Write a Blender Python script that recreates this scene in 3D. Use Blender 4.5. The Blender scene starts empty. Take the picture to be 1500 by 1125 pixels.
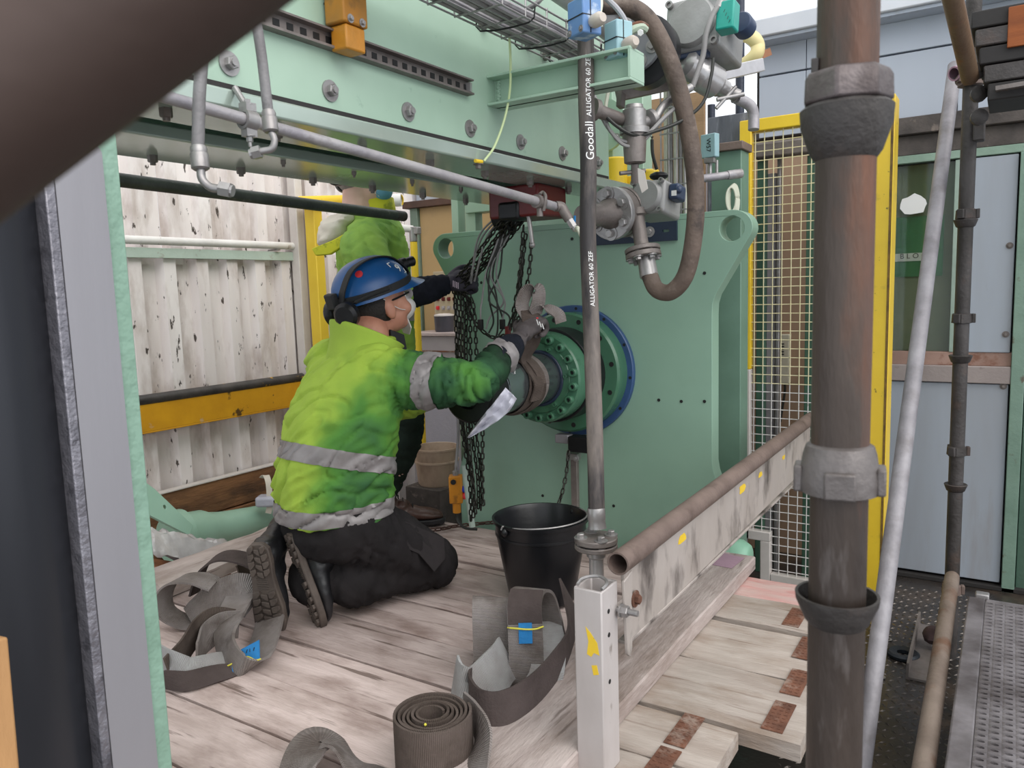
import bpy, bmesh, math, random
import numpy as np
from mathutils import Vector as V, Matrix, noise
from mathutils.geometry import tessellate_polygon
S = bpy.context.scene
COL = S.collection
rnd = random.Random(7)
# ---------------------------------------------------------------- camera
YAW, PITCH, ROLL, FPX = math.radians(32.8073), math.radians(-6.8649), math.radians(-1.7955), 1136.4
CW, CH = 750.0, 562.5
EYE = V((0, 0, 1.0))
_f = V((-math.sin(YAW)*math.cos(PITCH), math.cos(YAW)*math.cos(PITCH), math.sin(PITCH)))
_r = V((math.cos(YAW), math.sin(YAW), 0)); _u = _r.cross(_f)
CR = _r*math.cos(ROLL)+_u*math.sin(ROLL); CU = -_r*math.sin(ROLL)+_u*math.cos(ROLL); CF = _f
cd = bpy.data.cameras.new('camera'); cam = bpy.data.objects.new('camera', cd); COL.objects.link(cam)
cd.sensor_width = 36; cd.lens = FPX/1500*36; cd.clip_start = .02; cd.clip_end = 200
cam.matrix_world = Matrix(((CR.x, CU.x, -CF.x, EYE.x), (CR.y, CU.y, -CF.y, EYE.y), (CR.z, CU.z, -CF.z, EYE.z), (0, 0, 0, 1)))
cd.dof.use_dof = True; cd.dof.focus_distance = 2.5; cd.dof.aperture_fstop = 12
S.camera = cam
# ---------------------------------------------------------------- light: bright overcast sky, weak veiled sun
wd = bpy.data.worlds.new('overcast_sky'); S.world = wd; wd.use_nodes = True
nt = wd.node_tree; nt.nodes.clear()
out = nt.nodes.new('ShaderNodeOutputWorld'); bg = nt.nodes.new('ShaderNodeBackground')
tc = nt.nodes.new('ShaderNodeTexCoord'); sx = nt.nodes.new('ShaderNodeSeparateXYZ'); rp = nt.nodes.new('ShaderNodeValToRGB')
nt.links.new(tc.outputs['Generated'], sx.inputs[0]); nt.links.new(sx.outputs['Z'], rp.inputs[0])
rp.color_ramp.elements[0].position = 0.0; rp.color_ramp.elements[0].color = (.80, .85, .92, 1)
rp.color_ramp.elements[1].position = .7; rp.color_ramp.elements[1].color = (.97, .985, 1.0, 1)
nt.links.new(rp.outputs[0], bg.inputs['Color']); bg.inputs['Strength'].default_value = 1.05
nt.links.new(bg.outputs[0], out.inputs[0])
sd = bpy.data.lights.new('veiled_sun', 'SUN'); sun = bpy.data.objects.new('veiled_sun', sd); COL.objects.link(sun)
sd.energy = 1.5; sd.angle = math.radians(60); sd.color = (1, .97, .93)
sun.rotation_euler = V((-.78, .30, -.75)).to_track_quat('-Z', 'Y').to_euler()
S.view_settings.view_transform = 'Standard'; S.view_settings.look = 'None'
S.view_settings.gamma = 1; S.view_settings.use_curve_mapping = False
S.view_settings.exposure = .45
# ---------------------------------------------------------------- pixel -> world helpers (on real planes / real depths)
def ray(x, y): return CF+CR*((x-CW)/FPX)-CU*((y-CH)/FPX)
def W(x, y, t): return EYE+ray(x, y)*t
def _pl(x, y, k, v):
    d = ray(x, y); return EYE+d*((v-EYE[k])/d[k])
def PX(x, y, v): return _pl(x, y, 0, v)
def PY(x, y, v): return _pl(x, y, 1, v)
def PZ(x, y, v): return _pl(x, y, 2, v)
# ---------------------------------------------------------------- scene graph helpers
WLOC = {}
def wloc(o): return WLOC[o.name] if o else V((0, 0, 0))
def setp(o, label=None, cat=None, group=None, kind=None):
    if label: o['label'] = label
    if cat: o['category'] = cat
    if group: o['group'] = group
    if kind: o['kind'] = kind
    return o
def thing(name, label=None, cat=None, loc=(0, 0, 0), group=None, kind=None, parent=None):
    o = bpy.data.objects.new(name, None); COL.objects.link(o); o.empty_display_size = .05
    loc = V(loc); o.location = loc-wloc(parent)
    if parent: o.parent = parent
    WLOC[o.name] = loc
    return setp(o, label, cat, group, kind)
def link_mesh(name, me, parent=None, org=None):
    o = bpy.data.objects.new(name, me); COL.objects.link(o)
    if org is None: org = V((0, 0, 0))
    o.location = org-wloc(parent)
    if parent: o.parent = parent
    WLOC[o.name] = V(org)
    return o
def copy_tree(src, dloc, parent=None, label=None):
    """copy a thing with its parts; dloc = new location"""
    o = src.copy(); COL.objects.link(o); o.parent = parent; o.location = dloc
    WLOC[o.name] = V(dloc)+wloc(parent)
    if label: o['label'] = label
    for ch in src.children: copy_tree(ch, ch.location, o)
    return o
def frame_of(d, up=V((0, 0, 1))):
    d = V(d).normalized()
    if abs(d.dot(up)) > .98: up = V((1, 0, 0))
    a = d.cross(up).normalized(); b = a.cross(d).normalized()
    return a, b, d
def crom(pts, k):
    """Catmull-Rom resample, k steps per span"""
    P = [V(p) for p in pts]
    if k <= 1 or len(P) < 3: return P
    Q = [P[0]*2-P[1]]+P+[P[-1]*2-P[-2]]; res = []
    for i in range(1, len(Q)-2):
        a, b, c, d = Q[i-1:i+3]
        for j in range(k):
            t = j/k
            res.append(.5*((2*b)+(c-a)*t+(2*a-5*b+4*c-d)*t*t+(3*b-a-3*c+d)*t**3))
    res.append(P[-1]); return res
class MB:
    def __init__(s): s.v = []; s.f = []; s.m = []; s.cur = 0; s.uv = None
    def add(s, vs, fs):
        o = len(s.v); s.v += [V(p) for p in vs]; s.f += [[i+o for i in f] for f in fs]; s.m += [s.cur]*len(fs); return s
    def box(s, c, size, ax=None):
        c = V(c); hx, hy, hz = [q/2 for q in size]; A = ax or (V((1, 0, 0)), V((0, 1, 0)), V((0, 0, 1)))
        vs = [c+A[0]*hx*i+A[1]*hy*j+A[2]*hz*k for k in (-1, 1) for j in (-1, 1) for i in (-1, 1)]
        return s.add(vs, [(0, 2, 3, 1), (4, 5, 7, 6), (0, 1, 5, 4), (2, 6, 7, 3), (0, 4, 6, 2), (1, 3, 7, 5)])
    def bb(s, x0, x1, y0, y1, z0, z1): return s.box(((x0+x1)/2, (y0+y1)/2, (z0+z1)/2), (abs(x1-x0), abs(y1-y0), abs(z1-z0)))
    def beam(s, p0, p1, w, h, up=V((0, 0, 1))):
        p0, p1 = V(p0), V(p1); a, b, d = frame_of(p1-p0, up)
        return s.box((p0+p1)/2, (w, h, (p1-p0).length), (a, b, d))
    def lathe(s, prof, o, d, n=24, close=False, ph=0.0):
        """prof: (radius, along)"""
        o = V(o); a, b, d = frame_of(d); vs = []; fs = []
        for r, h in prof:
            for i in range(n):
                t = 2*math.pi*i/n+ph; vs.append(o+d*h+(a*math.cos(t)+b*math.sin(t))*r)
        m = len(prof)
        for j in range(m-1 if not close else m):
            j2 = (j+1) % m
            for i in range(n): fs.append((j*n+i, j*n+(i+1) % n, j2*n+(i+1) % n, j2*n+i))
        if not close:
            if prof[0][0] > 1e-6: fs.append(tuple(range(n-1, -1, -1)))
            if prof[-1][0] > 1e-6: fs.append(tuple(range((m-1)*n, m*n)))
        return s.add(vs, fs)
    def cyl(s, p0, p1, r0, r1=None, n=20, ch=0.0):
        p0, p1 = V(p0), V(p1); L = (p1-p0).length; r1 = r0 if r1 is None else r1
        if ch > 0: pr = [(r0-ch, 0), (r0, ch), (r1, L-ch), (r1-ch, L)]
        else: pr = [(r0, 0), (r1, L)]
        return s.lathe(pr, p0, p1-p0, n)
    def pipe(s, p0, p1, ro, ri, n=24):
        L = (V(p1)-V(p0)).length
        return s.lathe([(ro, 0), (ro, L), (ri, L), (ri, 0)], p0, V(p1)-V(p0), n, close=True)
    def tube(s, pts, r, n=10, k=6, hollow=0.0):
        P = crom(pts, k); rs = r if isinstance(r, (list, tuple)) else None
        vs = []; fs = []; a = b = None
        for i, p in enumerate(P):
            d = (P[min(i+1, len(P)-1)]-P[max(i-1, 0)]).normalized()
            if a is None: a, b, _ = frame_of(d)
            else:
                a = (a-d*a.dot(d)).normalized(); b = d.cross(a)
            if rs:
                u = i/(len(P)-1)*(len(rs)-1); j = min(int(u), len(rs)-2); rr = rs[j]+(rs[j+1]-rs[j])*(u-j)
            else: rr = r
            for q in range(n):
                t = 2*math.pi*q/n; vs.append(p+(a*math.cos(t)+b*math.sin(t))*rr)
        for i in range(len(P)-1):
            for q in range(n): fs.append((i*n+q, i*n+(q+1) % n, (i+1)*n+(q+1) % n, (i+1)*n+q))
        fs.append(tuple(range(n-1, -1, -1))); fs.append(tuple(range((len(P)-1)*n, len(P)*n)))
        return s.add(vs, fs)
    def prism(s, poly, o, ux, uy, dep, holes=()):
        """flat outline (2d pts in ux,uy at o) extruded along dep, with holes"""
        o, ux, uy, dep = V(o), V(ux), V(uy), V(dep)
        loops = [list(poly)]+[list(h) for h in holes]
        flat = [p for l in loops for p in l]; N = len(flat)
        tri = tessellate_polygon([[V((p[0], p[1], 0)) for p in l] for l in loops])
        vs = [o+ux*p[0]+uy*p[1] for p in flat]; vs += [p+dep for p in vs]
        fs = [tuple(t) for t in tri]+[tuple(i+N for i in reversed(t)) for t in tri]
        k = 0
        for l in loops:
            n = len(l)
            for i in range(n): a, b = k+i, k+(i+1) % n; fs.append((a, b, b+N, a+N))
            k += n
        s.add(vs, fs); return s
    def loft(s, rings, cap=True):
        n = len(rings[0]); vs = [p for r in rings for p in r]; fs = []
        for j in range(len(rings)-1):
            for i in range(n): fs.append((j*n+i, j*n+(i+1) % n, (j+1)*n+(i+1) % n, (j+1)*n+i))
        if cap: fs.append(tuple(range(n-1, -1, -1))); fs.append(tuple(range((len(rings)-1)*n, len(rings)*n)))
        return s.add(vs, fs)
    def ell(s, c, rad, ax=None, n=16, m=10):
        c = V(c); A = ax or (V((1, 0, 0)), V((0, 1, 0)), V((0, 0, 1))); rings = []
        for j in range(1, m):
            t = math.pi*j/m
            rings.append([c+A[0]*rad[0]*math.sin(t)*math.cos(2*math.pi*i/n)+A[1]*rad[1]*math.sin(t)*math.sin(2*math.pi*i/n)-A[2]*rad[2]*math.cos(t) for i in range(n)])
        return s.loft(rings)
    def bolt(s, p, d, r=.012, h=.010, washer=True, stub=.0, hexr=None):
        """hex head bolt, washer against the surface, seen along d"""
        p = V(p); d = V(d).normalized(); q = p
        if washer: s.cyl(q, q+d*r*.28, r*1.75, n=18); q = q+d*r*.28
        s.lathe([(r, 0), (r, h*.85), (r*.86, h)], q, d, 6, ph=rnd.random())
        if stub: s.cyl(q+d*h, q+d*(h+stub), r*.55, n=10)
        return s
    def build(s, name, mt, parent=None, smooth=38, bevel=0.0, seg=2, raw=False, kind=None, label=None, fix=True):
        if not s.v: return None
        lo = V([min(p[i] for p in s.v) for i in range(3)]); hi = V([max(p[i] for p in s.v) for i in range(3)]); org = (lo+hi)/2
        me = bpy.data.meshes.new(name); me.from_pydata([p-org for p in s.v], [], s.f)
        mts = mt if isinstance(mt, (list, tuple)) else [mt]
        for q in mts: me.materials.append(q)
        if len(mts) > 1: me.polygons.foreach_set('material_index', s.m)
        if fix:
            bm = bmesh.new(); bm.from_mesh(me); bmesh.ops.recalc_face_normals(bm, faces=bm.faces[:]); bm.to_mesh(me); bm.free()
        if smooth:
            me.shade_smooth(); me.set_sharp_from_angle(angle=math.radians(smooth))
        if s.uv:
            ul = me.uv_layers.new(name='UVMap')
            for lp in me.loops: ul.data[lp.index].uv = s.uv[lp.vertex_index]
        o = link_mesh(name, me, parent, org)
        if bevel:
            b = o.modifiers.new('bevel', 'BEVEL'); b.width = bevel; b.segments = seg; b.limit_method = 'ANGLE'; b.angle_limit = math.radians(40)
            b.harden_normals = False
        if kind: o['kind'] = kind
        if label: o['label'] = label
        return o
def circ(cx, cy, r, n=24): return [(cx+r*math.cos(2*math.pi*i/n), cy+r*math.sin(2*math.pi*i/n)) for i in range(n)]
def ribbon(mb, pts, wv, width, th=.006, k=8, taper=None):
    """flat webbing: centre points, width direction per point; gives uv in metres"""
    P = crom(pts, k); Wd = crom([V(w).normalized() for w in wv], k); n = len(P); vs = []; fs = []; uv = []; L = 0
    for i in range(n):
        d = (P[min(i+1, n-1)]-P[max(i-1, 0)]).normalized(); w = Wd[i]-d*Wd[i].dot(d); w.normalize(); nn = d.cross(w)
        if i: L += (P[i]-P[i-1]).length
        hw = width/2
        for a, b in ((-1, -1), (-.35, -1.05), (.35, -1.05), (1, -1), (1, 1), (.35, 1.05), (-.35, 1.05), (-1, 1)):
            vs.append(P[i]+w*hw*a+nn*th/2*b); uv.append((L, a*hw))
    for i in range(n-1):
        for q in range(8): fs.append((i*8+q, i*8+(q+1) % 8, (i+1)*8+(q+1) % 8, (i+1)*8+q))
    fs.append(tuple(range(7, -1, -1))); fs.append(tuple(range((n-1)*8, n*8)))
    if mb.uv is None: mb.uv = []
    mb.uv += uv
    mb.add(vs, fs); return mb
def text_mesh(name, body, size, mp, mt, parent, th=.0006):
    """lettering mapped point by point: mp(x, y, z) -> world"""
    cu = bpy.data.curves.new(name, 'FONT'); cu.body = body; cu.size = size; cu.extrude = th; cu.align_x = 'LEFT'; cu.align_y = 'CENTER'; cu.resolution_u = 3
    o = bpy.data.objects.new(name, cu); COL.objects.link(o)
    me0 = bpy.data.meshes.new_from_object(o.evaluated_get(bpy.context.evaluated_depsgraph_get()))
    bpy.data.objects.remove(o); bpy.data.curves.remove(cu)
    bm = bmesh.new(); bm.from_mesh(me0); bmesh.ops.triangulate(bm, faces=bm.faces[:]); bmesh.ops.subdivide_edges(bm, edges=[e for e in bm.edges if e.calc_length() > size*.12], cuts=2, use_grid_fill=True); bmesh.ops.triangulate(bm, faces=bm.faces[:]); bm.to_mesh(me0); bm.free()
    mb = MB(); mb.add([mp(v.co.x, v.co.y, v.co.z) for v in me0.vertices], [tuple(p.vertices) for p in me0.polygons])
    bpy.data.meshes.remove(me0)
    return mb.build(name, mt, parent, smooth=0, fix=False)
# ---------------------------------------------------------------- materials
def hx(h):
    c = [int(h[i:i+2], 16)/255 for i in (0, 2, 4)]
    return tuple((q/12.92 if q <= .04045 else ((q+.055)/1.055)**2.4) for q in c)+(1,)
def pm(name, col, col2=None, scale=6, rough=.5, metal=0.0, stain=None, sscale=14, slo=.56, shi=.66, samt=.8, bump=.15, bscale=80, an=(1, 1, 1), san=None, rnd_v=0.0, spec=.5, rough2=None, uv=False, wave=0, coat=0, thr=(.35, .65), stain2=None, s2=(30, .62, .68, .9), s2an=None):
    m = bpy.data.materials.new(name); m.use_nodes = True; n = m.node_tree; b = n.nodes['Principled BSDF']; L = n.links.new
    tcn = n.nodes.new('ShaderNodeTexCoord'); src = tcn.outputs['UV' if uv else 'Object']
    b.inputs['Specular IOR Level'].default_value = spec
    b.inputs['Roughness'].default_value = rough; b.inputs['Metallic'].default_value = metal; b.inputs['Coat Weight'].default_value = coat
    oi = n.nodes.new('ShaderNodeObjectInfo')
    def nz(sc, a, det=4, seed=0):
        mp = n.nodes.new('ShaderNodeMapping'); mp.inputs['Scale'].default_value = a; L(src, mp.inputs['Vector'])
        ad = n.nodes.new('ShaderNodeVectorMath'); ad.operation = 'ADD'; L(mp.outputs[0], ad.inputs[0])
        cmb = n.nodes.new('ShaderNodeMath'); cmb.operation = 'MULTIPLY'; cmb.inputs[1].default_value = 37; L(oi.outputs['Random'], cmb.inputs[0])
        a2 = n.nodes.new('ShaderNodeMath'); a2.inputs[1].default_value = seed; L(cmb.outputs[0], a2.inputs[0]); L(a2.outputs[0], ad.inputs[1])
        t = n.nodes.new('ShaderNodeTexNoise'); t.inputs['Scale'].default_value = sc; t.inputs['Detail'].default_value = det; t.inputs['Roughness'].default_value = .6; L(ad.outputs[0], t.inputs['Vector'])
        return t.outputs['Fac']
    def rampf(fac, lo, hi, mx=1):
        r = n.nodes.new('ShaderNodeMapRange'); r.inputs['From Min'].default_value = lo; r.inputs['From Max'].default_value = hi; r.inputs['To Max'].default_value = mx; L(fac, r.inputs['Value']); return r.outputs[0]
    def mix(f, a, c):
        x = n.nodes.new('ShaderNodeMix'); x.data_type = 'RGBA'
        L(f, x.inputs['Factor'])
        for k, q in ((6, a), (7, c)):
            if hasattr(q, 'links'): L(q, x.inputs[k])
            else: x.inputs[k].default_value = q
        return x.outputs[2]
    c = hx(col); cur = None
    if col2: cur = mix(rampf(nz(scale, an), *thr), c, hx(col2))
    if stain: cur = mix(rampf(nz(sscale, san or an, 6, 5), slo, shi, samt), cur or c, hx(stain))
    if stain2: cur = mix(rampf(nz(s2[0], s2an or san or an, 6, 11), s2[1], s2[2], s2[3]), cur or c, hx(stain2))
    hgt = nz(bscale, an, 3, 9)
    if wave:
        w = n.nodes.new('ShaderNodeTexWave'); w.inputs['Scale'].default_value = wave; w.bands_direction = 'X'; L(src, w.inputs['Vector']); w.inputs['Distortion'].default_value = .4; w.inputs['Detail'].default_value = 1
        k = n.nodes.new('ShaderNodeMath'); k.operation = 'MULTIPLY_ADD'; k.inputs[1].default_value = 1.0; L(w.outputs['Fac'], k.inputs[0]); L(hgt, k.inputs[2]); hgt = k.outputs[0]
        cur = mix(rampf(w.outputs['Fac'], .1, .9, .22), cur or c, hx('2a2624'))
    if rnd_v:
        hs = n.nodes.new('ShaderNodeHueSaturation')
        if cur: L(cur, hs.inputs['Color'])
        else: hs.inputs['Color'].default_value = c
        L(rampf(oi.outputs['Random'], 0, 1, 1), hs.inputs['Value'])
        hs.inputs['Value'].default_value = 1
        mr = n.nodes.new('ShaderNodeMapRange'); mr.inputs['To Min'].default_value = 1-rnd_v; mr.inputs['To Max'].default_value = 1+rnd_v; L(oi.outputs['Random'], mr.inputs['Value']); L(mr.outputs[0], hs.inputs['Value'])
        cur = hs.outputs[0]
    if cur: L(cur, b.inputs['Base Color'])
    else: b.inputs['Base Color'].default_value = c
    if rough2 is not None:
        mr = n.nodes.new('ShaderNodeMapRange'); mr.inputs['From Min'].default_value = .35; mr.inputs['From Max'].default_value = .65; mr.inputs['To Min'].default_value = rough; mr.inputs['To Max'].default_value = rough2
        L(nz(scale*1.7, an, 4, 3), mr.inputs['Value']); L(mr.outputs[0], b.inputs['Roughness'])
    if bump:
        bn = n.nodes.new('ShaderNodeBump'); bn.inputs['Strength'].default_value = bump; bn.inputs['Distance'].default_value = .01; L(hgt, bn.inputs['Height']); L(bn.outputs[0], b.inputs['Normal'])
    return m
G_BEAM = pm('green_machine_paint', 'a8c3af', '9eb9a5', 3, .33, stain='6f8f7e', sscale=18, slo=.64, shi=.74, samt=.5, bump=.03, bscale=30)
G_PLATE = pm('green_plate_paint', '8aab97', '82a28f', 2, .36, stain='7d9a86', sscale=7, slo=.6, shi=.8, samt=.4, bump=.02, bscale=20)
G_FLANGE = pm('glossy_green_paint', '47725a', '3f684f', 3, .22, stain='2e4a3b', sscale=16, slo=.6, shi=.72, samt=.6, bump=.03, bscale=40)
G_DARK = pm('deep_green_paint', '4a6e5a', '3a5848', 4, .45, bump=.05)
G_UNDER = pm('green_gloss_underside', 'b4c2b8', 'a6b6ab', 3, .16, .35, bump=.02, bscale=12, stain='c9d2c8', sscale=9, slo=.6, shi=.75, samt=.5)  # paler than the beam paint, wall reflection put into the colour
TUBE = pm('weathered_scaffold_tube', '51463f', '352c27', 9, .5, .2, an=(1, 1, .22), stain='7a4a30', sscale=9, slo=.54, shi=.72, samt=.75, san=(1, 1, .2), bump=.25, bscale=90, stain2='8f8886', s2=(16, .6, .72, .5))
TUBE_DK = pm('dark_scaffold_tube', '4c4847', '36322f', 8, .55, .25, stain='5d4a40', sscale=11, slo=.56, shi=.7, samt=.5, bump=.25, bscale=90)
TUBE_NEAR = pm('dark_brown_tube', '55443d', '3f322d', 3, .6, .1, stain='5a372b', sscale=5, slo=.58, shi=.75, samt=.6, bump=.1, bscale=30)
TUBE_BR = pm('rusty_brown_tube', '54463d', '3c312b', 5, .6, .15, stain='6b4530', sscale=8, slo=.52, shi=.68, samt=.6, bump=.2, bscale=60)
TUBE_GV = pm('old_galvanised_tube', 'b1adae', '98949a', 10, .5, .35, stain='6a6260', sscale=12, slo=.55, shi=.7, samt=.6, bump=.15, bscale=60)
TUBE_RAIL = pm('rusty_rail_tube', '7d6c64', '6a5a53', 9, .6, .15, stain='4e3f38', sscale=14, slo=.55, shi=.68, samt=.6, bump=.2, bscale=90)
GALV = pm('zinc_plated_steel', 'a9a7a6', '8d8988', 10, .38, .6, bump=.08)
STEEL = pm('bare_steel', 'bdbbbb', 'a5a3a2', 8, .28, .55, bump=.06)
STEEL_D = pm('dull_cast_steel', '857d79', '6b6460', 9, .5, .4, stain='5b463c', sscale=16, slo=.56, shi=.7, samt=.5, bump=.15)
CHROME = pm('dark_chromed_rod', '8b9294', '767d80', 3, .2, .85, bump=.02)
BLACKST = pm('black_steel', '1d1d1f', '2a2a2c', 6, .35, .5, bump=.05)
MILL = pm('dark_mill_steel', '3a3b40', '27282c', 2.5, .3, .5, an=(1, 1, .12), stain='45484e', sscale=3, slo=.55, shi=.8, samt=.6, bump=.05, bscale=20)
GREYPL = pm('unpainted_ground_steel', '8b898d', '9a989d', 2.5, .42, .35, an=(1, 1, .15), stain='5d5a5d', sscale=18, slo=.66, shi=.74, samt=.7, bump=.04)
YELLOW = pm('yellow_paint', 'f0cc36', 'e6c030', 4, .42, stain='a98f3a', sscale=9, slo=.64, shi=.76, samt=.6, bump=.05, stain2='4a3c28', s2=(28, .68, .71, .8))
YELLOW_W = pm('worn_orange_yellow_paint', 'dba01c', 'c98f18', 5, .5, stain='3b2a1c', sscale=12, slo=.62, shi=.67, samt=.9, bump=.1, stain2='b9aca0', s2=(7, .68, .74, .8))
BLACKYEL = pm('worn_black_paint', '2f2c2b', '4a4542', 9, .5, stain='d0a21e', sscale=7, slo=.63, shi=.65, samt=1, bump=.15)
CREAM = pm('cream_paint', 'd6cfca', 'c8c0ba', 6, .5, bump=.05)
WHITEP = pm('white_paint', 'e2dfdc', 'd3cfcb', 6, .5, stain='8d7c70', sscale=20, slo=.64, shi=.7, samt=.7, bump=.05)
CORR = pm('stained_white_sheeting', 'f0e9e7', 'dbd1ce', 5, .55, an=(1, 1, .2), stain='8a715f', sscale=7, slo=.5, shi=.76, samt=.75, san=(1, 1, .35), bump=.05, bscale=40, stain2='33261d', s2=(34, .635, .665, .95))
def wood(name, col, col2, stain, an, **k):
    return pm(name, col, col2, 3.2, .75, an=tuple(1 if q == 1 else q*.62 for q in an), stain=stain, sscale=4.2, slo=.48, shi=.70, samt=.85, san=tuple(max(.8, q*.22) for q in an), bump=.35, bscale=16, rnd_v=.17, spec=.25, s2an=tuple(1 if q == 1 else 15 for q in an), **k)
WOOD_X = wood('weathered_planks_x', 'cab9b4', 'b09f99', '806c64', (1, 9, 9), stain2='54433a', s2=(3.2, .58, .66, .75))
WOOD_Y = wood('weathered_planks_y', 'c2b5b0', 'aa9c97', '88786f', (9, 1, 9), stain2='5a4a41', s2=(3.2, .6, .68, .6))
WOOD_R = wood('pale_planks_x', 'bfb4ab', 'a99c92', '8f7b69', (1, 9, 9), stain2='6d5340', s2=(3, .6, .7, .65))
WOOD_PINK = wood('pink_stained_plank', 'cf9d97', 'c9b1aa', 'bb7670', (1, 9, 9))
WOOD_O = wood('brown_timber', '8a6244', '6f4e38', '46352b', (9, 1, 9))
WOOD_OX = wood('orange_brown_board', 'a87452', '8f6044', '6a4632', (1, 9, 9))
RUST = pm('rusted_plate', '7c523f', '5d3d2f', 20, .8, .1, bump=.3, stain='9b8a7e', sscale=18, slo=.52, shi=.66, samt=.75)
WALLB = pm('blue_grey_cladding', 'b7bfcb', 'adb4bf', 1.5, .5, an=(1, 1, .3), stain='8e8f93', sscale=6, slo=.62, shi=.78, samt=.5, bump=.02)
WALLD = pm('grubby_blue_door_panel', 'a4adb9', '9a9fa7', 2, .45, an=(2, 1, .3), stain='8b8079', sscale=3, slo=.55, shi=.75, samt=.6, bump=.02, stain2='4a3428', s2=(16, .7, .74, .8))
WHITECL = pm('pale_roof_trim', 'd3d6dc', 'c5c9d0', 2, .45, bump=.02)
DIRTY = pm('dirty_ledge', '5a534f', '3f3a38', 8, .8, bump=.2, stain='8d8077', sscale=20, slo=.6, shi=.7, samt=.6)
TREAD = pm('worn_tread', '6b645e', '4d4743', 8, .3, .5, bump=.1)
FLOORM = pm('oily_chequer_plate', '453f3b', '2f2b29', 3, .42, .3, stain='6a5848', sscale=4, slo=.52, shi=.7, samt=.7, bump=.1, rough2=.2)
DARK = pm('dark_shade_steel', '2d2a29', '211f1f', 5, .7, bump=.05)
BROWNP = pm('brown_panel', '7e6a5a', '6c5a4d', 2, .6, an=(1, 1, .3), bump=.03)
TAN = pm('tan_painted_panel', 'b79a6c', 'ab8f64', 2, .5, stain='8f7a58', sscale=5, slo=.6, shi=.75, samt=.5, bump=.02)
GREYCAB = pm('grey_cabinet_paint', 'a8a2a4', '999396', 3, .5, bump=.02)
RUBBER = pm('black_hose_rubber', '363233', '2a2627', 8, .55, stain='8b8078', sscale=8, slo=.47, shi=.64, samt=.75, an=(1, 1, .25), bump=.2, bscale=60)
HOSE_BR = pm('brown_weathered_hose', '6b5c52', '54473f', 9, .65, stain='8c7d72', sscale=12, slo=.56, shi=.68, samt=.6, bump=.25, bscale=70, stain2='2f2826', s2=(10, .6, .68, .7))
HOSE_GR = pm('grey_rubber_hose', '7d7b7c', '656263', 12, .5, stain='3b3838', sscale=20, slo=.58, shi=.66, samt=.6, bump=.2)
BUCKET = pm('black_plastic', '15161a', '101114', 4, .32, bump=.03)
WEB = pm('grey_sling_webbing', '9a9390', '827974', 9, .85, uv=True, wave=85, stain='5b4f49', sscale=9, slo=.5, shi=.68, samt=.7, bump=.5, bscale=120, spec=.15)
WEB_B = pm('brown_sling_webbing', '6e625c', '5c514a', 9, .85, uv=True, wave=85, stain='3a302b', sscale=9, slo=.5, shi=.68, samt=.6, bump=.5, bscale=120, spec=.15)
WEB_L = pm('pale_sling_webbing', 'b3b3b3', '9c9896', 7, .8, uv=True, wave=70, stain='6d635d', sscale=6, slo=.52, shi=.7, samt=.6, bump=.4, bscale=120, spec=.2)
WEB_D = pm('dark_sling_lining', '564c4a', '483f3d', 8, .8, uv=True, stain='3a3230', sscale=8, slo=.5, shi=.68, samt=.5, bump=.3, bscale=150, spec=.2)
BLUET = pm('blue_cloth_tag', '1f7fc0', '1a6fab', 12, .7, bump=.2)
CORD_Y = pm('yellow_cord', 'd8cf4a', None, rough=.6, bump=0)
CHAIN = pm('black_oily_chain', '34332f', '26251f', 14, .38, .55, bump=.1)
CHAIN_R = pm('rusty_chain', '3a2a24', '4a3026', 14, .6, .3, bump=.1)
RED = pm('red_hoist_paint', '6d1f22', '571a1c', 5, .4, bump=.05)
AMBER = pm('dirty_orange_box', 'b5781e', '8b6a3a', 6, .5, stain='5c4a30', sscale=12, slo=.52, shi=.66, samt=.8, bump=.06)
ORANGE = pm('orange_plastic', 'd28a1e', 'c07c1a', 6, .45, stain='6e4a1a', sscale=14, slo=.6, shi=.7, samt=.6, bump=.03)
BOXBLUE = pm('blue_painted_box', '5c83b8', '6f92bd', 8, .4, stain='c9d3dc', sscale=16, slo=.6, shi=.68, samt=.7, bump=.05)
BOXTEAL = pm('pale_teal_plastic', '9cbfc6', '8fb2ba', 7, .45, bump=.03)
EMERALD = pm('emerald_plastic', '20a090', '1b9182', 7, .4, bump=.03)
NAVYPL = pm('navy_plastic', '32415c', '28344a', 7, .4, bump=.03)
ACTU = pm('grey_actuator_casting', '9c9c9b', '8b8a88', 6, .45, .2, bump=.08)
ALU = pm('worn_aluminium', '8d888b', '6b6667', 6, .5, .35, stain='4a4343', sscale=6, slo=.45, shi=.66, samt=.85, bump=.1)
RAILAL = pm('worn_painted_gate', 'b5aca6', 'a79d96', 5, .5, .1, an=(1, 1, .5), stain='3a322e', sscale=7, slo=.50, shi=.66, samt=.85, bump=.08)
POSTAL = pm('pale_post_paint', 'c3bcba', 'b0a8a5', 5, .48, .1, an=(1, 1, .4), stain='6f6259', sscale=22, slo=.62, shi=.68, samt=.7, bump=.06)
CABLE_W = pm('pale_cable', 'c9cbb9', None, rough=.5, bump=0)
CABLE_G = pm('grey_cable', '8d8b8a', '7b7978', 9, .5, bump=0)
CABLE_K = pm('black_cable', '20211f', '2b2c28', 9, .5, bump=0)
EARTH = pm('yellow_green_earth_wire', 'c8d8a4', None, rough=.5, bump=0)
PIPEY = pm('cream_yellow_pipe', 'e0d29a', 'd2c38a', 5, .5, bump=.02)
BLUEST = pm('blue_painted_ring', '34507c', '2c4468', 5, .4, bump=.03)
BLUEDK = pm('dark_blue_slotted_bar', '27344a', '1f2a3c', 5, .45, bump=.05)
WHITE = pm('white_print', 'e8e8e6', None, rough=.5, bump=0)
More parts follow.
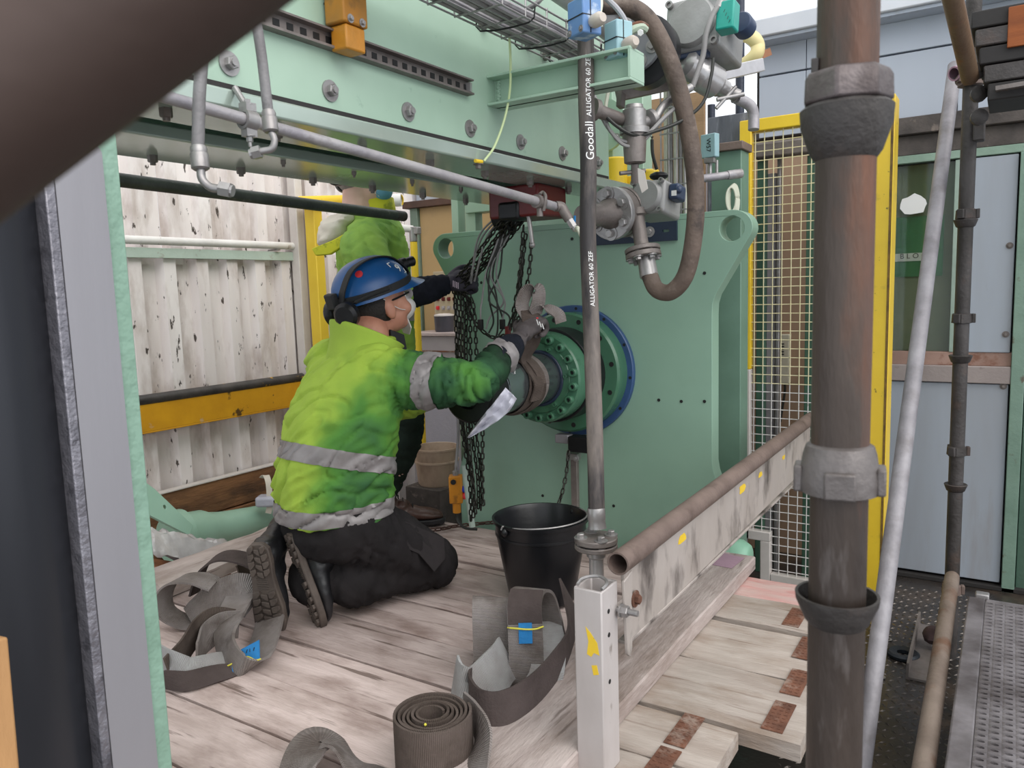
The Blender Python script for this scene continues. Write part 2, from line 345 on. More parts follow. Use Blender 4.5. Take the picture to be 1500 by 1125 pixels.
BLACK = pm('black_print', '141414', None, rough=.6, bump=0)
REDP = pm('red_print', 'd3323a', None, rough=.5, bump=0)
HIVIS = pm('hi_vis_lime_cloth', 'a3bf48', '97b246', 5, .75, stain='7d9a44', sscale=5, slo=.55, shi=.75, samt=.7, bump=.12, bscale=120, spec=.2)
def soil_shade_mat(name, base):
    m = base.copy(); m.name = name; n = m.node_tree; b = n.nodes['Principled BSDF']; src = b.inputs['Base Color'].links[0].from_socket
    at = n.nodes.new('ShaderNodeAttribute'); at.attribute_name = 'soil_shade'  # per-vertex mix of cloth dirt and painted shade
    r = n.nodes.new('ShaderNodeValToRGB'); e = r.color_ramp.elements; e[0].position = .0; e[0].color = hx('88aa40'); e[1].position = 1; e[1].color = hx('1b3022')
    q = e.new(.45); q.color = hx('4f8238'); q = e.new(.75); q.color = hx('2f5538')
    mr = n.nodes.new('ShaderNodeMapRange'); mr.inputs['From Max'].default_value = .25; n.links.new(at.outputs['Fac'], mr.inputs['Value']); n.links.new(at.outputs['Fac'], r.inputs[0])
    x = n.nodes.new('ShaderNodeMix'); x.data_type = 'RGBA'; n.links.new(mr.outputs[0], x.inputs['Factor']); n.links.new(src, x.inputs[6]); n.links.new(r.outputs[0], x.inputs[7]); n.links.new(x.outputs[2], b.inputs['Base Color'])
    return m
HIVIS_S = soil_shade_mat('soiled_shaded_hi_vis_cloth', HIVIS)
HIVIS_G = pm('soiled_shaded_green_cloth', '6fae36', '4f9036', 6, .75, stain='2c5536', sscale=6, slo=.5, shi=.68, samt=.9, bump=.12, bscale=120, spec=.2)  # these two sleeve tones mix dirt with painted shade
HIVIS_D = pm('grimy_shaded_green_cloth', '33683f', '27502f', 6, .75, stain='16241c', sscale=6, slo=.5, shi=.66, samt=.9, bump=.12, bscale=120, spec=.2)
REFL = pm('silver_reflective_tape', '8f8b8b', '7f7a7a', 9, .5, .15, stain='6f6866', sscale=12, slo=.56, shi=.7, samt=.5, bump=.05)
TROUS = pm('black_work_trousers', '211f20', '2b2829', 7, .85, bump=.15, bscale=120, spec=.15)
TROUS_G = pm('charcoal_knee_cloth', '343031', '2b2829', 7, .85, bump=.15, bscale=120, spec=.15)
NAVY = pm('navy_knit_cuff', '1d2029', '15171e', 12, .8, bump=.2, spec=.15)
BOOTL = pm('worn_black_leather', '17181a', '222124', 7, .4, bump=.12, bscale=50)
BOOTB = pm('worn_brown_leather', '3d2a24', '4a342c', 7, .4, bump=.12, bscale=50)
SOLE = pm('grey_brown_rubber_sole', '5a5049', '463d38', 12, .7, bump=.2)
SKIN = pm('skin', 'c08a72', 'b37a64', 8, .5, stain='a8624f', sscale=9, slo=.55, shi=.75, samt=.5, bump=.05, bscale=90)
SKINP = pm('pale_skin', 'd9b3a4', 'cfa596', 8, .5, stain='c08878', sscale=9, slo=.55, shi=.75, samt=.5, bump=.05, bscale=90)
HAIR = pm('dark_hair', '17130f', '221b16', 30, .7, bump=.4, bscale=160)
HELM = pm('blue_helmet_shell', '1c5590', '184a80', 6, .32, bump=.04, bscale=20, stain='3a5f8c', sscale=14, slo=.6, shi=.72, samt=.5)
STRAPK = pm('black_elastic', '121315', '1b1c1e', 12, .7, bump=.1)
MASK = pm('white_filter_mask', 'dcd8d4', 'cfcac5', 8, .8, bump=.1)
MASKB = pm('blue_paper_mask', '6fa3bd', '5f93ad', 8, .8, bump=.1)
GLOVE = pm('grey_brown_work_glove', '57504f', '453f40', 10, .75, stain='2d2929', sscale=12, slo=.52, shi=.66, samt=.7, bump=.2)
GLOVE_P = pm('dark_violet_work_glove', '35303b', '292530', 10, .7, bump=.2)
CREAMC = pm('cream_hood_cloth', 'd5cdc0', 'c6beb0', 6, .85, bump=.1)
YELC = pm('yellow_hood_lining', 'c9c52c', 'b5b12c', 6, .8, stain='6f7a20', sscale=18, slo=.56, shi=.64, samt=.7, bump=.1)
POLY = pm('milky_plastic_sheet', 'c4c4cf', 'b3b3c0', 8, .25, bump=.2, bscale=30)
PAIL = pm('dirty_cream_pail', 'd2bda8', 'b59c86', 5, .6, an=(1, 1, .5), stain='5a4030', sscale=6, slo=.5, shi=.7, samt=.6, bump=.05)
GLASSM = bpy.data.materials.new('window_glass'); GLASSM.use_nodes = True
_b = GLASSM.node_tree.nodes['Principled BSDF']; _b.inputs['Base Color'].default_value = (.85, .93, .88, 1); _b.inputs['Roughness'].default_value = .05; _b.inputs['Transmission Weight'].default_value = 1; _b.inputs['IOR'].default_value = 1.3
FILM = bpy.data.materials.new('clear_plastic_film'); FILM.use_nodes = True
_b = FILM.node_tree.nodes['Principled BSDF']; _b.inputs['Base Color'].default_value = (.86, .86, .92, 1); _b.inputs['Roughness'].default_value = .22; _b.inputs['Transmission Weight'].default_value = .65; _b.inputs['IOR'].default_value = 1.35
# ================================================================ SETTING
X3, Y3, Z3 = V((1, 0, 0)), V((0, 1, 0)), V((0, 0, 1))
ZF = -.40
mb = MB(); mb.bb(-4.2, 3.2, -1.6, 6.2, ZF-.1, ZF)
floor = mb.build('floor', FLOORM, kind='structure', smooth=0)
mb = MB()                                        # chequer treads on the strip of floor that can be seen
for i in range(36):
    for j in range(62):
        x = -.52+i*.024; y = 1.5+j*.038
        if x > .3: continue
        a = math.radians(45 if (i+j) % 2 else -45); u = V((math.cos(a), math.sin(a), 0)); w = V((-u.y, u.x, 0))
        c = V((x, y, ZF)); mb.add([c-u*.013, c+w*.0045, c+u*.013, c-w*.0045, c+Z3*.004], [(0, 1, 4), (1, 2, 4), (2, 3, 4), (3, 0, 4)])
mb.build('chequer_tread', TREAD, floor, smooth=0, kind='stuff', fix=False)

# ---- left corrugated wall
wl = thing('wall_left', loc=(-3.3, 2.0, ZF), kind='structure')
def corr_sheet(name, axis_o, du, dn, length, z0, z1, pitch, depth, parent, mt, ph=0.0):
    prof = []; x = -ph
    while x < length+pitch:
        for a, h in ((0, 0), (.40, 0), (.50, 1), (.86, 1), (.96, 0)):
            u = x+a*pitch
            if 0 <= u <= length: prof.append((u, h*depth))
        x += pitch
    vs = []; fs = []; o = V(axis_o); zs = [z0, z1]; n = len(prof)
    for k, z in enumerate(zs):
        for off in (0, -.003):
            for u, h in prof: vs.append(V((o.x, o.y, 0))+V(du)*u+V(dn)*(h+off)+Z3*z)
    for i in range(n-1):
        fs += [(i, i+1, 2*n+i+1, 2*n+i), (n+i, 3*n+i, 3*n+i+1, n+i+1), (i, n+i, n+i+1, i+1), (2*n+i, 2*n+i+1, 3*n+i+1, 3*n+i)]
    m = MB(); m.add(vs, fs); return m.build(name, mt, parent, smooth=25)
for k in range(5):
    corr_sheet('corrugated_sheet', (-3.31-.004*(k % 2), .55+k*.85, 0), Y3, X3, .87, ZF, 1.235, .17, .046, wl, CORR, .0)
    corr_sheet('corrugated_sheet', (-3.335-.004*(k % 2), .50+k*.85, 0), Y3, X3, .87, 1.17, 2.7, .17, .04, wl, CORR, .06)
mb = MB(); mb.bb(-3.263, -3.245, .5, 3.02, 1.195, 1.24)
mb.build('sheeting_rail', pm('pale_green_rail_paint', 'b9c9bd', 'adbcb0', 5, .5, stain='8d7c70', sscale=20, slo=.6, shi=.7, samt=.6), wl, bevel=.002)
mb = MB(); mb.cyl((-3.245, .5, 1.272), (-3.245, 3.03, 1.272), .019); mb.build('white_pipe_rail', WHITEP, wl)
for k, y in enumerate((1.0, 1.9, 2.8)):
    mb = MB(); mb.bb(-3.3, -3.225, y-.012, y+.012, 1.245, 1.253); mb.build('rail_clip', GALV, wl)

# ---- end posts of the left wall
t = thing('wall_end_post', 'beige boxed post closing the end of the corrugated wall', 'post', PX(447, 700, -3.22)*1.0)
yy = PX(447, 480, -3.22).y
mb = MB(); mb.bb(-3.26, -3.2, yy-.03, yy+.02, ZF, 2.6); mb.build('post_body', CREAM, t, bevel=.004)
mb = MB(); mb.bb(-3.28, -3.22, yy+.035, yy+.06, ZF, 2.6); mb.build('cover_strip', pm('greyish_pink_trim', 'a79b96', '978b86', 5, .5), t, bevel=.003)

# ---- right cabin wall (plane Y = 4)
YR = 4.0
wr = thing('wall_right', loc=(.2, YR, ZF), kind='structure')
def r_rect(name, x0, y0, x1, y1, mt, d0=0.0, d1=.03, parent=wr, bevel=.002):
    """rectangle between two pixels on the wall plane, d0..d1 proud of it"""
    a = PY(x0, y0, YR); b = PY(x1, y1, YR); m = MB(); m.bb(a.x, b.x, YR-d1, YR-d0, b.z, a.z); return m.build(name, mt, parent, bevel=bevel), a, b
zt = PY(1386.7, 12, YR).z; zj = PY(1396, 65.5, YR).z; zb = PY(1500, 153, YR).z; zl = PY(1400, 215, YR).z
xl = PY(1113, 70, YR).x
m = MB(); m.bb(xl-.02, 2.6, YR+.03, YR+.12, zb, zt); m.bb(-.64, 2.6, YR+.03, YR+.12, ZF, zb); m.build('wall_core', DARK, wr, smooth=0)
xs = [xl, xl+.22, xl+.52, xl+.85, 1.05, 2.2]
for i in range(5):
    m = MB(); m.bb(xs[i]+.0015, xs[i+1]-.0015, YR-.01, YR+.03, zb, zj-.004); m.build('cladding_panel', WALLB, wr, bevel=.002)
    m = MB(); m.bb(xs[i]+.0015, xs[i+1]-.0015, YR-.01, YR+.03, zj+.004, zt-.02); m.build('cladding_panel', WALLB, wr, bevel=.002)
m = MB(); m.bb(xl-.05, 2.3, YR-.14, YR+.3, zt-.005, zt+.075); m.build('roof_edge_trim', WHITECL, wr, bevel=.006)
m = MB(); m.bb(xl-.02, 2.3, YR-.12, YR+.02, zt-.02, zt-.006); m.build('roof_soffit', WALLB, wr)
m = MB(); m.bb(-.6, 2.3, YR-.06, YR+.03, zb-.075, zb); m.build('dirty_ledge', DIRTY, wr, bevel=.004)
m = MB(); m.bb(-.6, 2.3, YR-.03, YR+.03, zl-.02, zb-.075); m.build('sill_band', DIRTY, wr, bevel=.004)
m = MB(); m.bb(-.6, 2.3, YR-.035, YR, zl-.055, zl-.02); m.build('green_head_rail', pm('pale_green_trim', '8fa898', '7d9585', 5, .5), wr, bevel=.003)
# lower panel, middle rail, upper panels
zr1 = PY(1343, 530, YR).z-.01; zr0 = zr1-.075; zp0 = PY(1433, 846, YR).z
xr = PY(1480, 560, YR).x; xw = PY(1399, 400, YR).x; xL = -.62
d1 = thing('door_1', loc=((xw+xr)/2, YR, zp0), kind='structure')
m = MB(); m.bb(xL, xr-.006, YR-.03, YR+.03, zp0, zr0-.004); m.build('lower_door_panel', WALLD, d1, bevel=.003)
m = MB(); m.bb(xw+.006, xr-.006, YR-.03, YR+.03, zr1+.06, zl-.06); m.build('upper_door_panel', WALLD, d1, bevel=.003)
m = MB(); m.bb(xL, xr, YR-.045, YR+.03, zr0, zr1); m.build('middle_rail', pm('scuffed_grey_pink_rail', 'a59a97', '958a87', 5, .5, stain='5d4a40', sscale=14, slo=.6, shi=.7, samt=.6), d1, bevel=.003)
m = MB(); m.bb(xL, xr, YR-.025, YR+.03, zr1, zr1+.06); m.build('rusty_kick_strip', pm('rusty_pink_strip', 'a8897c', '94776b', 4, .6, stain='7a4f3c', sscale=10), d1, bevel=.002)
for z in (PY(1480, 360, YR).z, zr1+.14, PY(1480, 565, YR).z):
    m = MB(); m.bolt((xr-.025, YR-.03, z), (0, -1, 0), .008, .008); m.build('door_bolt', STEEL_D, d1)
m = MB(); m.bb(xr, xr+.05, YR-.05, YR+.03, ZF, zl-.055); m.build('door_post', pm('pale_green_post', '7f9a8b', '6f8a7b', 5, .5, stain='5a4a3c', sscale=15, slo=.62, shi=.7), d1, bevel=.003)
m = MB(); m.bb(xr+.053, xr+.10, YR-.02, YR+.03, ZF, zl-.055); m.build('door_stop', pm('dark_green_stop', '4a6456', '405a4c', 5, .5), d1, bevel=.003)
m = MB(); m.bb(xr+.10, 2.3, YR-.01, YR+.03, ZF+.06, zl-.06); m.build('side_panel', WALLD, d1, bevel=.003)
m = MB(); m.bb(xL, 2.3, YR-.05, YR+.03, ZF, zp0-.012); m.build('dark_threshold', DARK, d1, bevel=.003)
w1 = thing('window_1', loc=(-.4, YR, zr1), kind='structure')
m = MB(); m.bb(xL, xw, YR-.004, YR+.002, zr1+.06, zl-.06); m.build('pane', GLASSM, w1, smooth=0)
m = MB(); m.bb(xw-.012, xw+.006, YR-.03, YR+.03, zr1+.06, zl-.06); m.build('glazing_bar', pm('pale_green_bar', '9db0a4', '8ea196', 5, .5), w1, bevel=.002)
m = MB(); m.bb(xL, xw, YR+.022, YR+.03, zr1+.06, zl-.06); m.build('cabin_interior', pm('interior_with_reflection', '7b7a66', '556048', 1.6, .7, stain='a19a86', sscale=3, slo=.55, shi=.75, bump=0), w1, smooth=0)  # greenish backdrop, glass reflection painted into the interior colour
zg = PY(1330, 360, YR).z
m = MB(); m.bb(-.6, xw-.05, YR+.012, YR+.022, zg-.14, zg+.13); m.build('green_reflection', pm('green_reflection', '2f5f40', '3b7048', 5, .5), w1, smooth=0)  # green part of the glass reflection, modelled as a solid behind the pane
m = MB(); a = PY(1318, 378, YR); m.bb(a.x-.05, a.x+.14, YR+.006, YR+.012, a.z-.016, a.z+.02); m.build('reflected_sign', CREAM, w1, smooth=0)  # sign from the glass reflection, modelled behind the pane
ta = PY(1318, 376, YR)
text_mesh('reflected_lettering', 'B L O C', .032, lambda x, y, z: V((ta.x+x, YR+.0055-z, ta.z+y)), BLACK, w1)
m = MB(); a = PY(1338, 300, YR); m.prism([(.055*math.cos(i*.5)*(1+.15*math.sin(i*3.1)), .045*math.sin(i*.5)*(1+.15*math.cos(i*2.3))) for i in range(13)], (a.x, YR-.0055, a.z), X3, Z3, (0, -.001, 0)); m.build('torn_white_sticker', WHITE, w1, smooth=0)
# rounded vent and stub on the roof behind the trim
t = thing('roof_vent', 'beige rounded vent hood behind the pale roof edge', 'vent', (.0, YR+.45, zt+.05))
m = MB(); a = PY(1320, 22, YR+.5); m.lathe([(.0, .26), (.14, .25), (.27, .2), (.34, .1), (.36, 0)], (a.x+.12, YR+.7, zt-.06), Z3, 24); m.build('hood', pm('beige_vent', 'b8b2a6', 'a8a296', 4, .6), t)
m = MB(); a = PY(1290, 25, YR+.25); m.cyl((a.x, YR+.25, zt), (a.x, YR+.25, a.z+.03), .035); m.build('stub_pipe', pm('pinkish_stub', 'c9bdb8', 'b9ada8', 5, .6), t)

# ---- wall behind the machine
wb = thing('wall_back', loc=(-1.6, 3.95, ZF), kind='structure')
m = MB(); m.bb(-3.35, -.62, 4.06, 4.14, ZF, 1.5); m.build('wall_core', BROWNP, wb, smooth=0)
TANP = pm('light_brown_panel', 'b3967d', 'a5886f', 2, .6, an=(1, 1, .3), bump=.03)
for x0, x1, mt in ((-3.3, -2.9, WALLB), (-2.9, -2.3, BROWNP), (-2.3, -1.7, BROWNP), (-1.7, -1.2, GREYCAB), (-1.2, -.64, TANP)):
    m = MB(); m.bb(x0+.003, x1-.003, 4.03, 4.06, ZF, 1.7); m.build('wall_panel', mt, wb, bevel=.003)
m = MB(); m.bb(-3.3, -.7, 4.0, 4.2, 1.7, 1.76); m.build('wall_head_beam', DIRTY, wb, bevel=.004)

# ================================================================ TIMBER DECK
deck = thing('timber_deck', 'weathered timber plank platform under the kneeling worker', 'platform', (-1.5, 1.8, ZF))
TH = .042
def plank(x0, x1, y0, y1, z1=0.0, th=TH, mt=None, par=None, jag=.5, name='plank', ax='x'):
    """board with slightly worn edges: a few cross sections"""
    m = MB(); rings = []; n = 5
    for i in range(n+1):
        u = i/n; j = lambda s: (rnd.random()-.5)*s
        if ax == 'x':
            x = x0+(x1-x0)*u+(j(.012) if i in (0, n) else 0)
            ya, yb = y0+.004+j(.004), y1-.004+j(.004); zz = z1+j(.004)
            rings.append([V((x, ya, z1-th)), V((x, yb, z1-th)), V((x, yb, zz-.004)), V((x, yb-.004, zz)), V((x, (ya+yb)/2, zz+j(.002))), V((x, ya+.004, zz)), V((x, ya, zz-.004))])
        else:
            y = y0+(y1-y0)*u+(j(.014) if i in (0, n) else 0)
            xa, xb = x0+.002+j(.004), x1-.002+j(.004); zz = z1+j(.003)
            rings.append([V((xa, y, z1-th)), V((xb, y, z1-th)), V((xb, y, zz-.004)), V((xb-.004, y, zz)), V(((xa+xb)/2, y, zz)), V((xa+.004, y, zz)), V((xa, y, zz-.004))])
    m.loft(rings); return m.build(name, mt or WOOD_X, par or deck, smooth=30)
ys = [.735, .92, 1.107, 1.29, 1.477, 1.676, 1.86, 2.04, 2.258, 2.45, 2.64]
for i in range(len(ys)-1):
    plank(-2.42+rnd.uniform(-.04, .04), -.86 if ys[i] > 1.2 else -.72, ys[i], ys[i+1]-(.008 if i in (6, 7) else 0), rnd.uniform(-.006, .0))
rp_ = []
for y0, y1, x1, mt in ((1.25, 1.452, -.50, WOOD_R), (1.455, 1.645, -.475, WOOD_R), (1.655, 1.93, -.355, WOOD_R), (1.935, 2.205, -.36, WOOD_R), (2.225, 2.42, -.37, WOOD_R), (2.425, 2.60, -.40, WOOD_PINK)):
    rp_.append(plank(-.855, x1, y0, y1, rnd.uniform(-.004, 0), .045, mt))
for px, py, k in ((1165, 905, 4), (1181, 950, 3), (1166, 1000, 3), (1141, 1050, 2), (1003, 1070, 1), (966, 1122, 0)):
    c = PZ(px, py, .0); m = MB(); m.bb(c.x-.024, c.x+.024, c.y-.068, c.y+.068, .0002, .0026)
    for i in range(3):
        for j in range(8): m.bb(c.x-.018+i*.014, c.x-.011+i*.014, c.y-.058+j*.016, c.y-.054+j*.016, .0024, .0042)
    m.build('nail_plate', RUST, rp_[k], smooth=0, fix=False)
# bearers under the deck
for x in (-2.2, -1.4, -.6):
    m = MB(); m.bb(x-.04, x+.04, .74, 2.64, -.15, -.045); m.build('bearer', WOOD_Y, deck, bevel=.004)
for x in (-2.2, -1.4, -.6):
    for y in (.8, 1.7, 2.55):
        m = MB(); m.cyl((x, y, ZF), (x, y, -.15), .024); m.build('support_leg', TUBE, deck)
# boards laid loose on top
t = thing('kick_board', 'long pale board laid lengthways beside the rail post', 'board', (-.85, 1.9, 0))
plank(-.985, -.722, 1.02, 2.66, .046, .045, WOOD_Y, t, ax='y')
m = MB(); a = PZ(1040, 825, .0465); m.prism([(-.1, -.06), (.1, -.07), (.11, .05), (.02, .07), (-.09, .05)], (-.86, 2.58, .0466), X3, Y3, (0, 0, .0006)); m.build('purple_paint_stain', pm('purple_stain', 'a98a9a', '9a7e8c', 8, .7, bump=.1), t, smooth=0)
t = thing('edge_board', 'thick splintered pale board along the left deck edge', 'board', (-2.5, 1.9, 0))
a = PZ(236, 845, .045); b = PZ(425, 772, .045)
m = MB(); rings = []
for i in range(9):
    u = i/8-.1; c = a+(b-a)*u*1.15; d = (b-a).normalized(); n = V((-d.y, d.x, 0)); w0 = .105+rnd.uniform(-.012, .012); w1 = .10+rnd.uniform(-.02, .01); z = .058+rnd.uniform(-.006, .004)
    rings.append([c-n*w0+Z3*(.002-c.z), c+n*w1+Z3*(.002-c.z), c+n*w1+Z3*(z-.012-c.z), c+n*w1*.7+Z3*(z-c.z), c-n*w0*.2+Z3*(z+.003-c.z), c-n*w0*.8+Z3*(z-c.z), c-n*w0+Z3*(z-.014-c.z)])
m.loft(rings); m.build('board_body', WOOD_Y, t, smooth=40)

# ================================================================ NEAR MACHINE COLUMN (left edge of the frame)
col = thing('machine_column', 'near steel machine column with green painted edges and bare grey face', 'column', (-1.4, .4, ZF))
XC = -1.10; ye = PX(221, 690, XC).y; zc = PX(160, 180, XC).z+.02
mb = MB(); mb.bb(-1.75, XC-.012, PX(115, 600, XC).y, ye, ZF, zc); mb.build('column_body', G_BEAM, col, bevel=.006)
y0 = PX(115, 600, XC).y; y1 = PX(185, 600, XC).y; zg = PX(140, 212, XC).z
mb = MB(); mb.bb(XC-.013, XC-.009, y1+.001, ye-.002, ZF, zc-.01); mb.build('painted_margin', pm('mottled_green_margin', '87a795', '7c9b89', 10, .5, bump=.6, bscale=26), col, bevel=.002)
mb = MB()
rr = .012; poly = [(.0, ZF), (y1-y0, ZF), (y1-y0, zg-rr)]+[(y1-y0-rr+rr*math.cos(q), zg-rr+rr*math.sin(q)) for q in (.3, .6, .9, 1.2, 1.57)]+[(0, zg)]
mb.prism(poly, (XC-.012, y0, 0), Y3, Z3, (.010, 0, 0)); mb.build('ground_face_plate', GREYPL, col, smooth=30)
mb = MB(); yb0 = PX(100, 600, XC).y; mb.bb(XC-.16, XC-.001, yb0-.001, y0-.001, ZF, zc-.02); mb.build('weld_strip', pm('chipped_edge_strip', '77757c', '8b8990', 18, .4, .5, stain='55545a', sscale=30, bump=.5, bscale=50), col, bevel=.002)
mb = MB(); mb.cyl((XC-.163, yb0-.10, ZF), (XC-.163, yb0-.10, zc-.03), .166, n=64); mb.build('dark_round_bar', MILL, col)
t = thing('packing_timber', 'tan timber strip at the far lower left corner', 'timber', (-.6, .1, ZF))
a = W(6, 1060, .8); m = MB(); m.beam(W(-30, 940, .85), W(2, 1300, .85), .045, .03); m.build('timber_strip', pm('tan_timber', 'b5895a', 'a57b50', 4, .7, an=(6, 6, 1)), t, bevel=.003)
# ================================================================ GREEN PRESS BEAM
XB = -1.20
bm_ = thing('press_beam', 'large light green twin web machine beam with bolted flanges overhead', 'beam', (-1.45, 1.2, 1.335))
YE = 2.53; YF = 2.72; Y0 = -.6
m = MB(); m.bb(XB-.02, XB, Y0, YE, 1.36, 2.15); m.build('near_web', G_BEAM, bm_, bevel=.002)
m = MB(); m.bb(-1.36, -1.183, Y0, YF, 1.337, 1.372); m.build('near_flange', G_UNDER, bm_, bevel=.005)
m = MB(); m.bb(XB, -1.188, Y0, YE-.03, 1.3725, 1.381); m.build('dark_seal_strip', DARK, bm_)
m = MB(); m.bb(-1.745, -1.50, Y0, YF, 1.337, 1.365); m.build('far_flange', G_UNDER, bm_, bevel=.004)
m = MB(); m.bb(-1.72, -1.70, Y0, YE, 1.36, 2.15); m.build('far_web', G_BEAM, bm_)
m = MB(); m.bb(-1.40, -1.48, Y0, YE, 1.41, 1.44); m.build('dark_inner_plate', G_DARK, bm_)
m = MB(); m.bb(-1.74, -1.18, Y0, YE, 2.15, 2.18); m.build('top_flange', G_BEAM, bm_)  # unseen plate closing the top, added to darken the gap between webs
m = MB(); m.bb(-1.70, -1.22, YE-.02, YE, 1.37, 2.15); m.build('end_stiffener', G_BEAM, bm_)
for k in range(-3, 7):
    if .956+.247*k < YE-.05: m = MB(); m.bolt((XB, .956+.247*k, 1.42), (1, 0, 0), .0125, .012, stub=.004); m.build('web_bolt', GALV, bm_, smooth=25)
for px, py in ((706, 36), (772, 66), (797, 82)):
    p = PX(px, py, XB); m = MB(); m.bolt(p, (1, 0, 0), .014, .018, washer=False); m.build('web_bolt', STEEL_D, bm_, smooth=25)
for k in range(10):
    y = .62+.247*k
    for x, nm in ((-1.265, 'flange_bolt'), (-1.69, 'flange_bolt'), (-1.53, 'flange_stud')):
        if y > YF-.05: continue
        m = MB(); m.bolt((x, y, 1.337), (0, 0, -1), .0115 if nm == 'flange_bolt' else .007, .016 if nm == 'flange_bolt' else .01, washer=False, stub=.006); m.build(nm, STEEL_D, bm_, smooth=25)
# slotted channel on the web
za = PX(684, 118.7, XB).z; ya = PX(684, 118.7, XB).y
ch = MB(); ch.bb(XB, XB+.022, -.4, ya, za-.004, za); ch.bb(XB, XB+.022, -.4, ya, za-.038, za-.033); ch.bb(XB, XB+.004, -.4, ya, za-.033, za-.004)
t = ch.build('slotted_channel', STEEL_D, bm_)
m = MB()
for i in range(60):
    y = -.3+i*.034
    if y < ya-.02: m.bb(XB+.003, XB+.0052, y, y+.016, za-.025, za-.012)
m.build('channel_slot', BLACK, bm_, smooth=0, kind='stuff')
m = MB(); m.bb(XB+.0, XB+.018, ya-.012, ya-.004, za-.03, za-.008); m.build('channel_end_clip', STEEL, bm_)
# green cantilever bracket
zt_, zb_ = 1.570, 1.492; yb = 1.825
t = thing('cantilever_bracket', 'short light green I-section bracket welded to the beam web', 'bracket', (-1.2, yb, 1.49))
m = MB(); m.bb(XB, -.788, yb-.004, yb+.004, zb_, zt_); m.build('web', G_BEAM, t)
m = MB(); m.bb(XB, -.786, yb-.042, yb+.042, zt_-.007, zt_); m.build('top_flange', G_BEAM, t, bevel=.0015)
m = MB(); m.bb(XB, -.786, yb-.042, yb+.042, zb_, zb_+.007); m.build('bottom_flange', G_BEAM, t, bevel=.0015)
m = MB(); m.bb(-.792, -.786, yb-.042, yb+.042, zb_+.007, zt_-.007); m.build('end_cap', G_BEAM, t)
m = MB()
for i in range(12): m.ell((XB+.012+(i % 2)*.003, yb-.006, zb_+.012+i*.005), (.006, .004, .004), n=8, m=5)
m.build('weld_bead', G_BEAM, t)
# dirty orange limit switch box
p = PX(500, 40, XB); t = thing('limit_switch_box', 'grimy amber plastic box on the dark slotted channel of the beam', 'box', p)
a, b = PX(474, 60, XB), PX(515, 60, XB)
m = MB(); m.bb(XB+.006, XB+.06, a.y, b.y-.012, p.z-.012, p.z+.11); m.build('upper_cover', AMBER, t, bevel=.004)
m = MB(); m.bb(XB+.012, XB+.056, a.y+.008, b.y-.018, p.z-.062, p.z-.013); m.build('lower_cover', pm('bright_amber', 'c8831c', 'b07a2c', 6, .45), t, bevel=.004)
m = MB(); m.bb(XB+.004, XB+.05, a.y+.002, b.y-.004, p.z+.03, p.z+.034); m.build('cover_seam', BLACK, t)
for dy in (.018, .052):
    m = MB(); m.bolt((XB+.06, a.y+dy, p.z-.004), (1, 0, 0), .005, .005); m.build('cover_screw', GALV, t)
# green upright with round boss where the beam ends
t = thing('end_upright', 'light green upright behind the end of the beam with a round bolted boss', 'upright', (-1.5, 2.86, ZF))
a = PY(905, 250, 2.85); m = MB(); m.bb(a.x-.55, a.x, 2.81, 2.93, 1.25, 2.0); m.build('upright_body', G_BEAM, t, bevel=.004)
p = PY(885, 185, 2.81); m = MB(); m.cyl((p.x, 2.81, p.z), (p.x, 2.79, p.z), .10, n=36); m.build('round_boss', G_BEAM, t)
for q in (.3, 1.4, 2.4, 3.6, 4.6, 5.6):
    m = MB(); m.bolt((p.x+.08*math.cos(q), 2.79, p.z+.08*math.sin(q)), (0, -1, 0), .008, .006); m.build('boss_bolt', GALV, t)

# ================================================================ PIPES UNDER THE BEAM
t = thing('galvanised_pipe', 'long thin galvanised pipe slung below the green beam', 'pipe', PX(500, 212, -1.2))
pa, pb = PX(150, 116, -1.155), PX(815, 303, -1.13)
m = MB(); m.cyl(pa, pb, .0102, .0128, n=16); m.build('pipe_run', TUBE_GV, t)
d = (pb-pa).normalized(); q = pa+(pb-pa)*((W(365, 182, 1)-W(150, 116, 1)).length/(W(815, 303, 1)-W(150, 116, 1)).length*.80)
pc = min([pa+(pb-pa)*(i/200) for i in range(201)], key=lambda v: abs(((v-EYE).dot(CR)/(v-EYE).dot(CF))*FPX+CW-365))
m = MB(); m.pipe(pc-d*.012, pc+d*.012, .018, .012, 18); m.box(pc+Z3*.022, (.02, .022, .014)); m.box(pc-Z3*.022, (.016, .022, .014)); m.bolt(pc+Z3*.026, Z3, .006, .008); m.bolt(pc-Z3*.026, -Z3, .006, .01, stub=.008)
m.cyl(pc+Z3*.02, pc+Z3*.06+V((-.03, 0, 0)), .006, n=10)
m.build('pipe_clamp', GALV, t, smooth=30)
pc = min([pa+(pb-pa)*(i/200) for i in range(201)], key=lambda v: abs(((v-EYE).dot(CR)/(v-EYE).dot(CF))*FPX+CW-790))
m = MB(); m.pipe(pc-d*.02, pc+d*.012, .019, .012, 18); m.tube([pc+Z3*.02, pc+Z3*.03+d*.02, pc+V((.02, 0, .01)), pc+V((.012, 0, -.025))], .005, 8); m.cyl(pc-Z3*.012, pc-Z3*.04, .009, n=10); m.build('rusty_hanger', STEEL_D, t)
e1, e2 = W(822, 303, (pb-EYE).dot(CF)), W(834, 322, (pb-EYE).dot(CF))
m = MB(); m.tube([pb-d*.01, e1, e1+(e2-e1)*.4, e2], .015, 12, 5); m.build('elbow', STEEL_D, t)
m = MB(); m.cyl(e2-(e2-e1)*.1, e2+(e2-e1)*.55, .012, n=6); m.cyl(e2+(e2-e1)*.55, e2+(e2-e1)*.8, .009, n=12); m.build('end_cock', GALV, t)
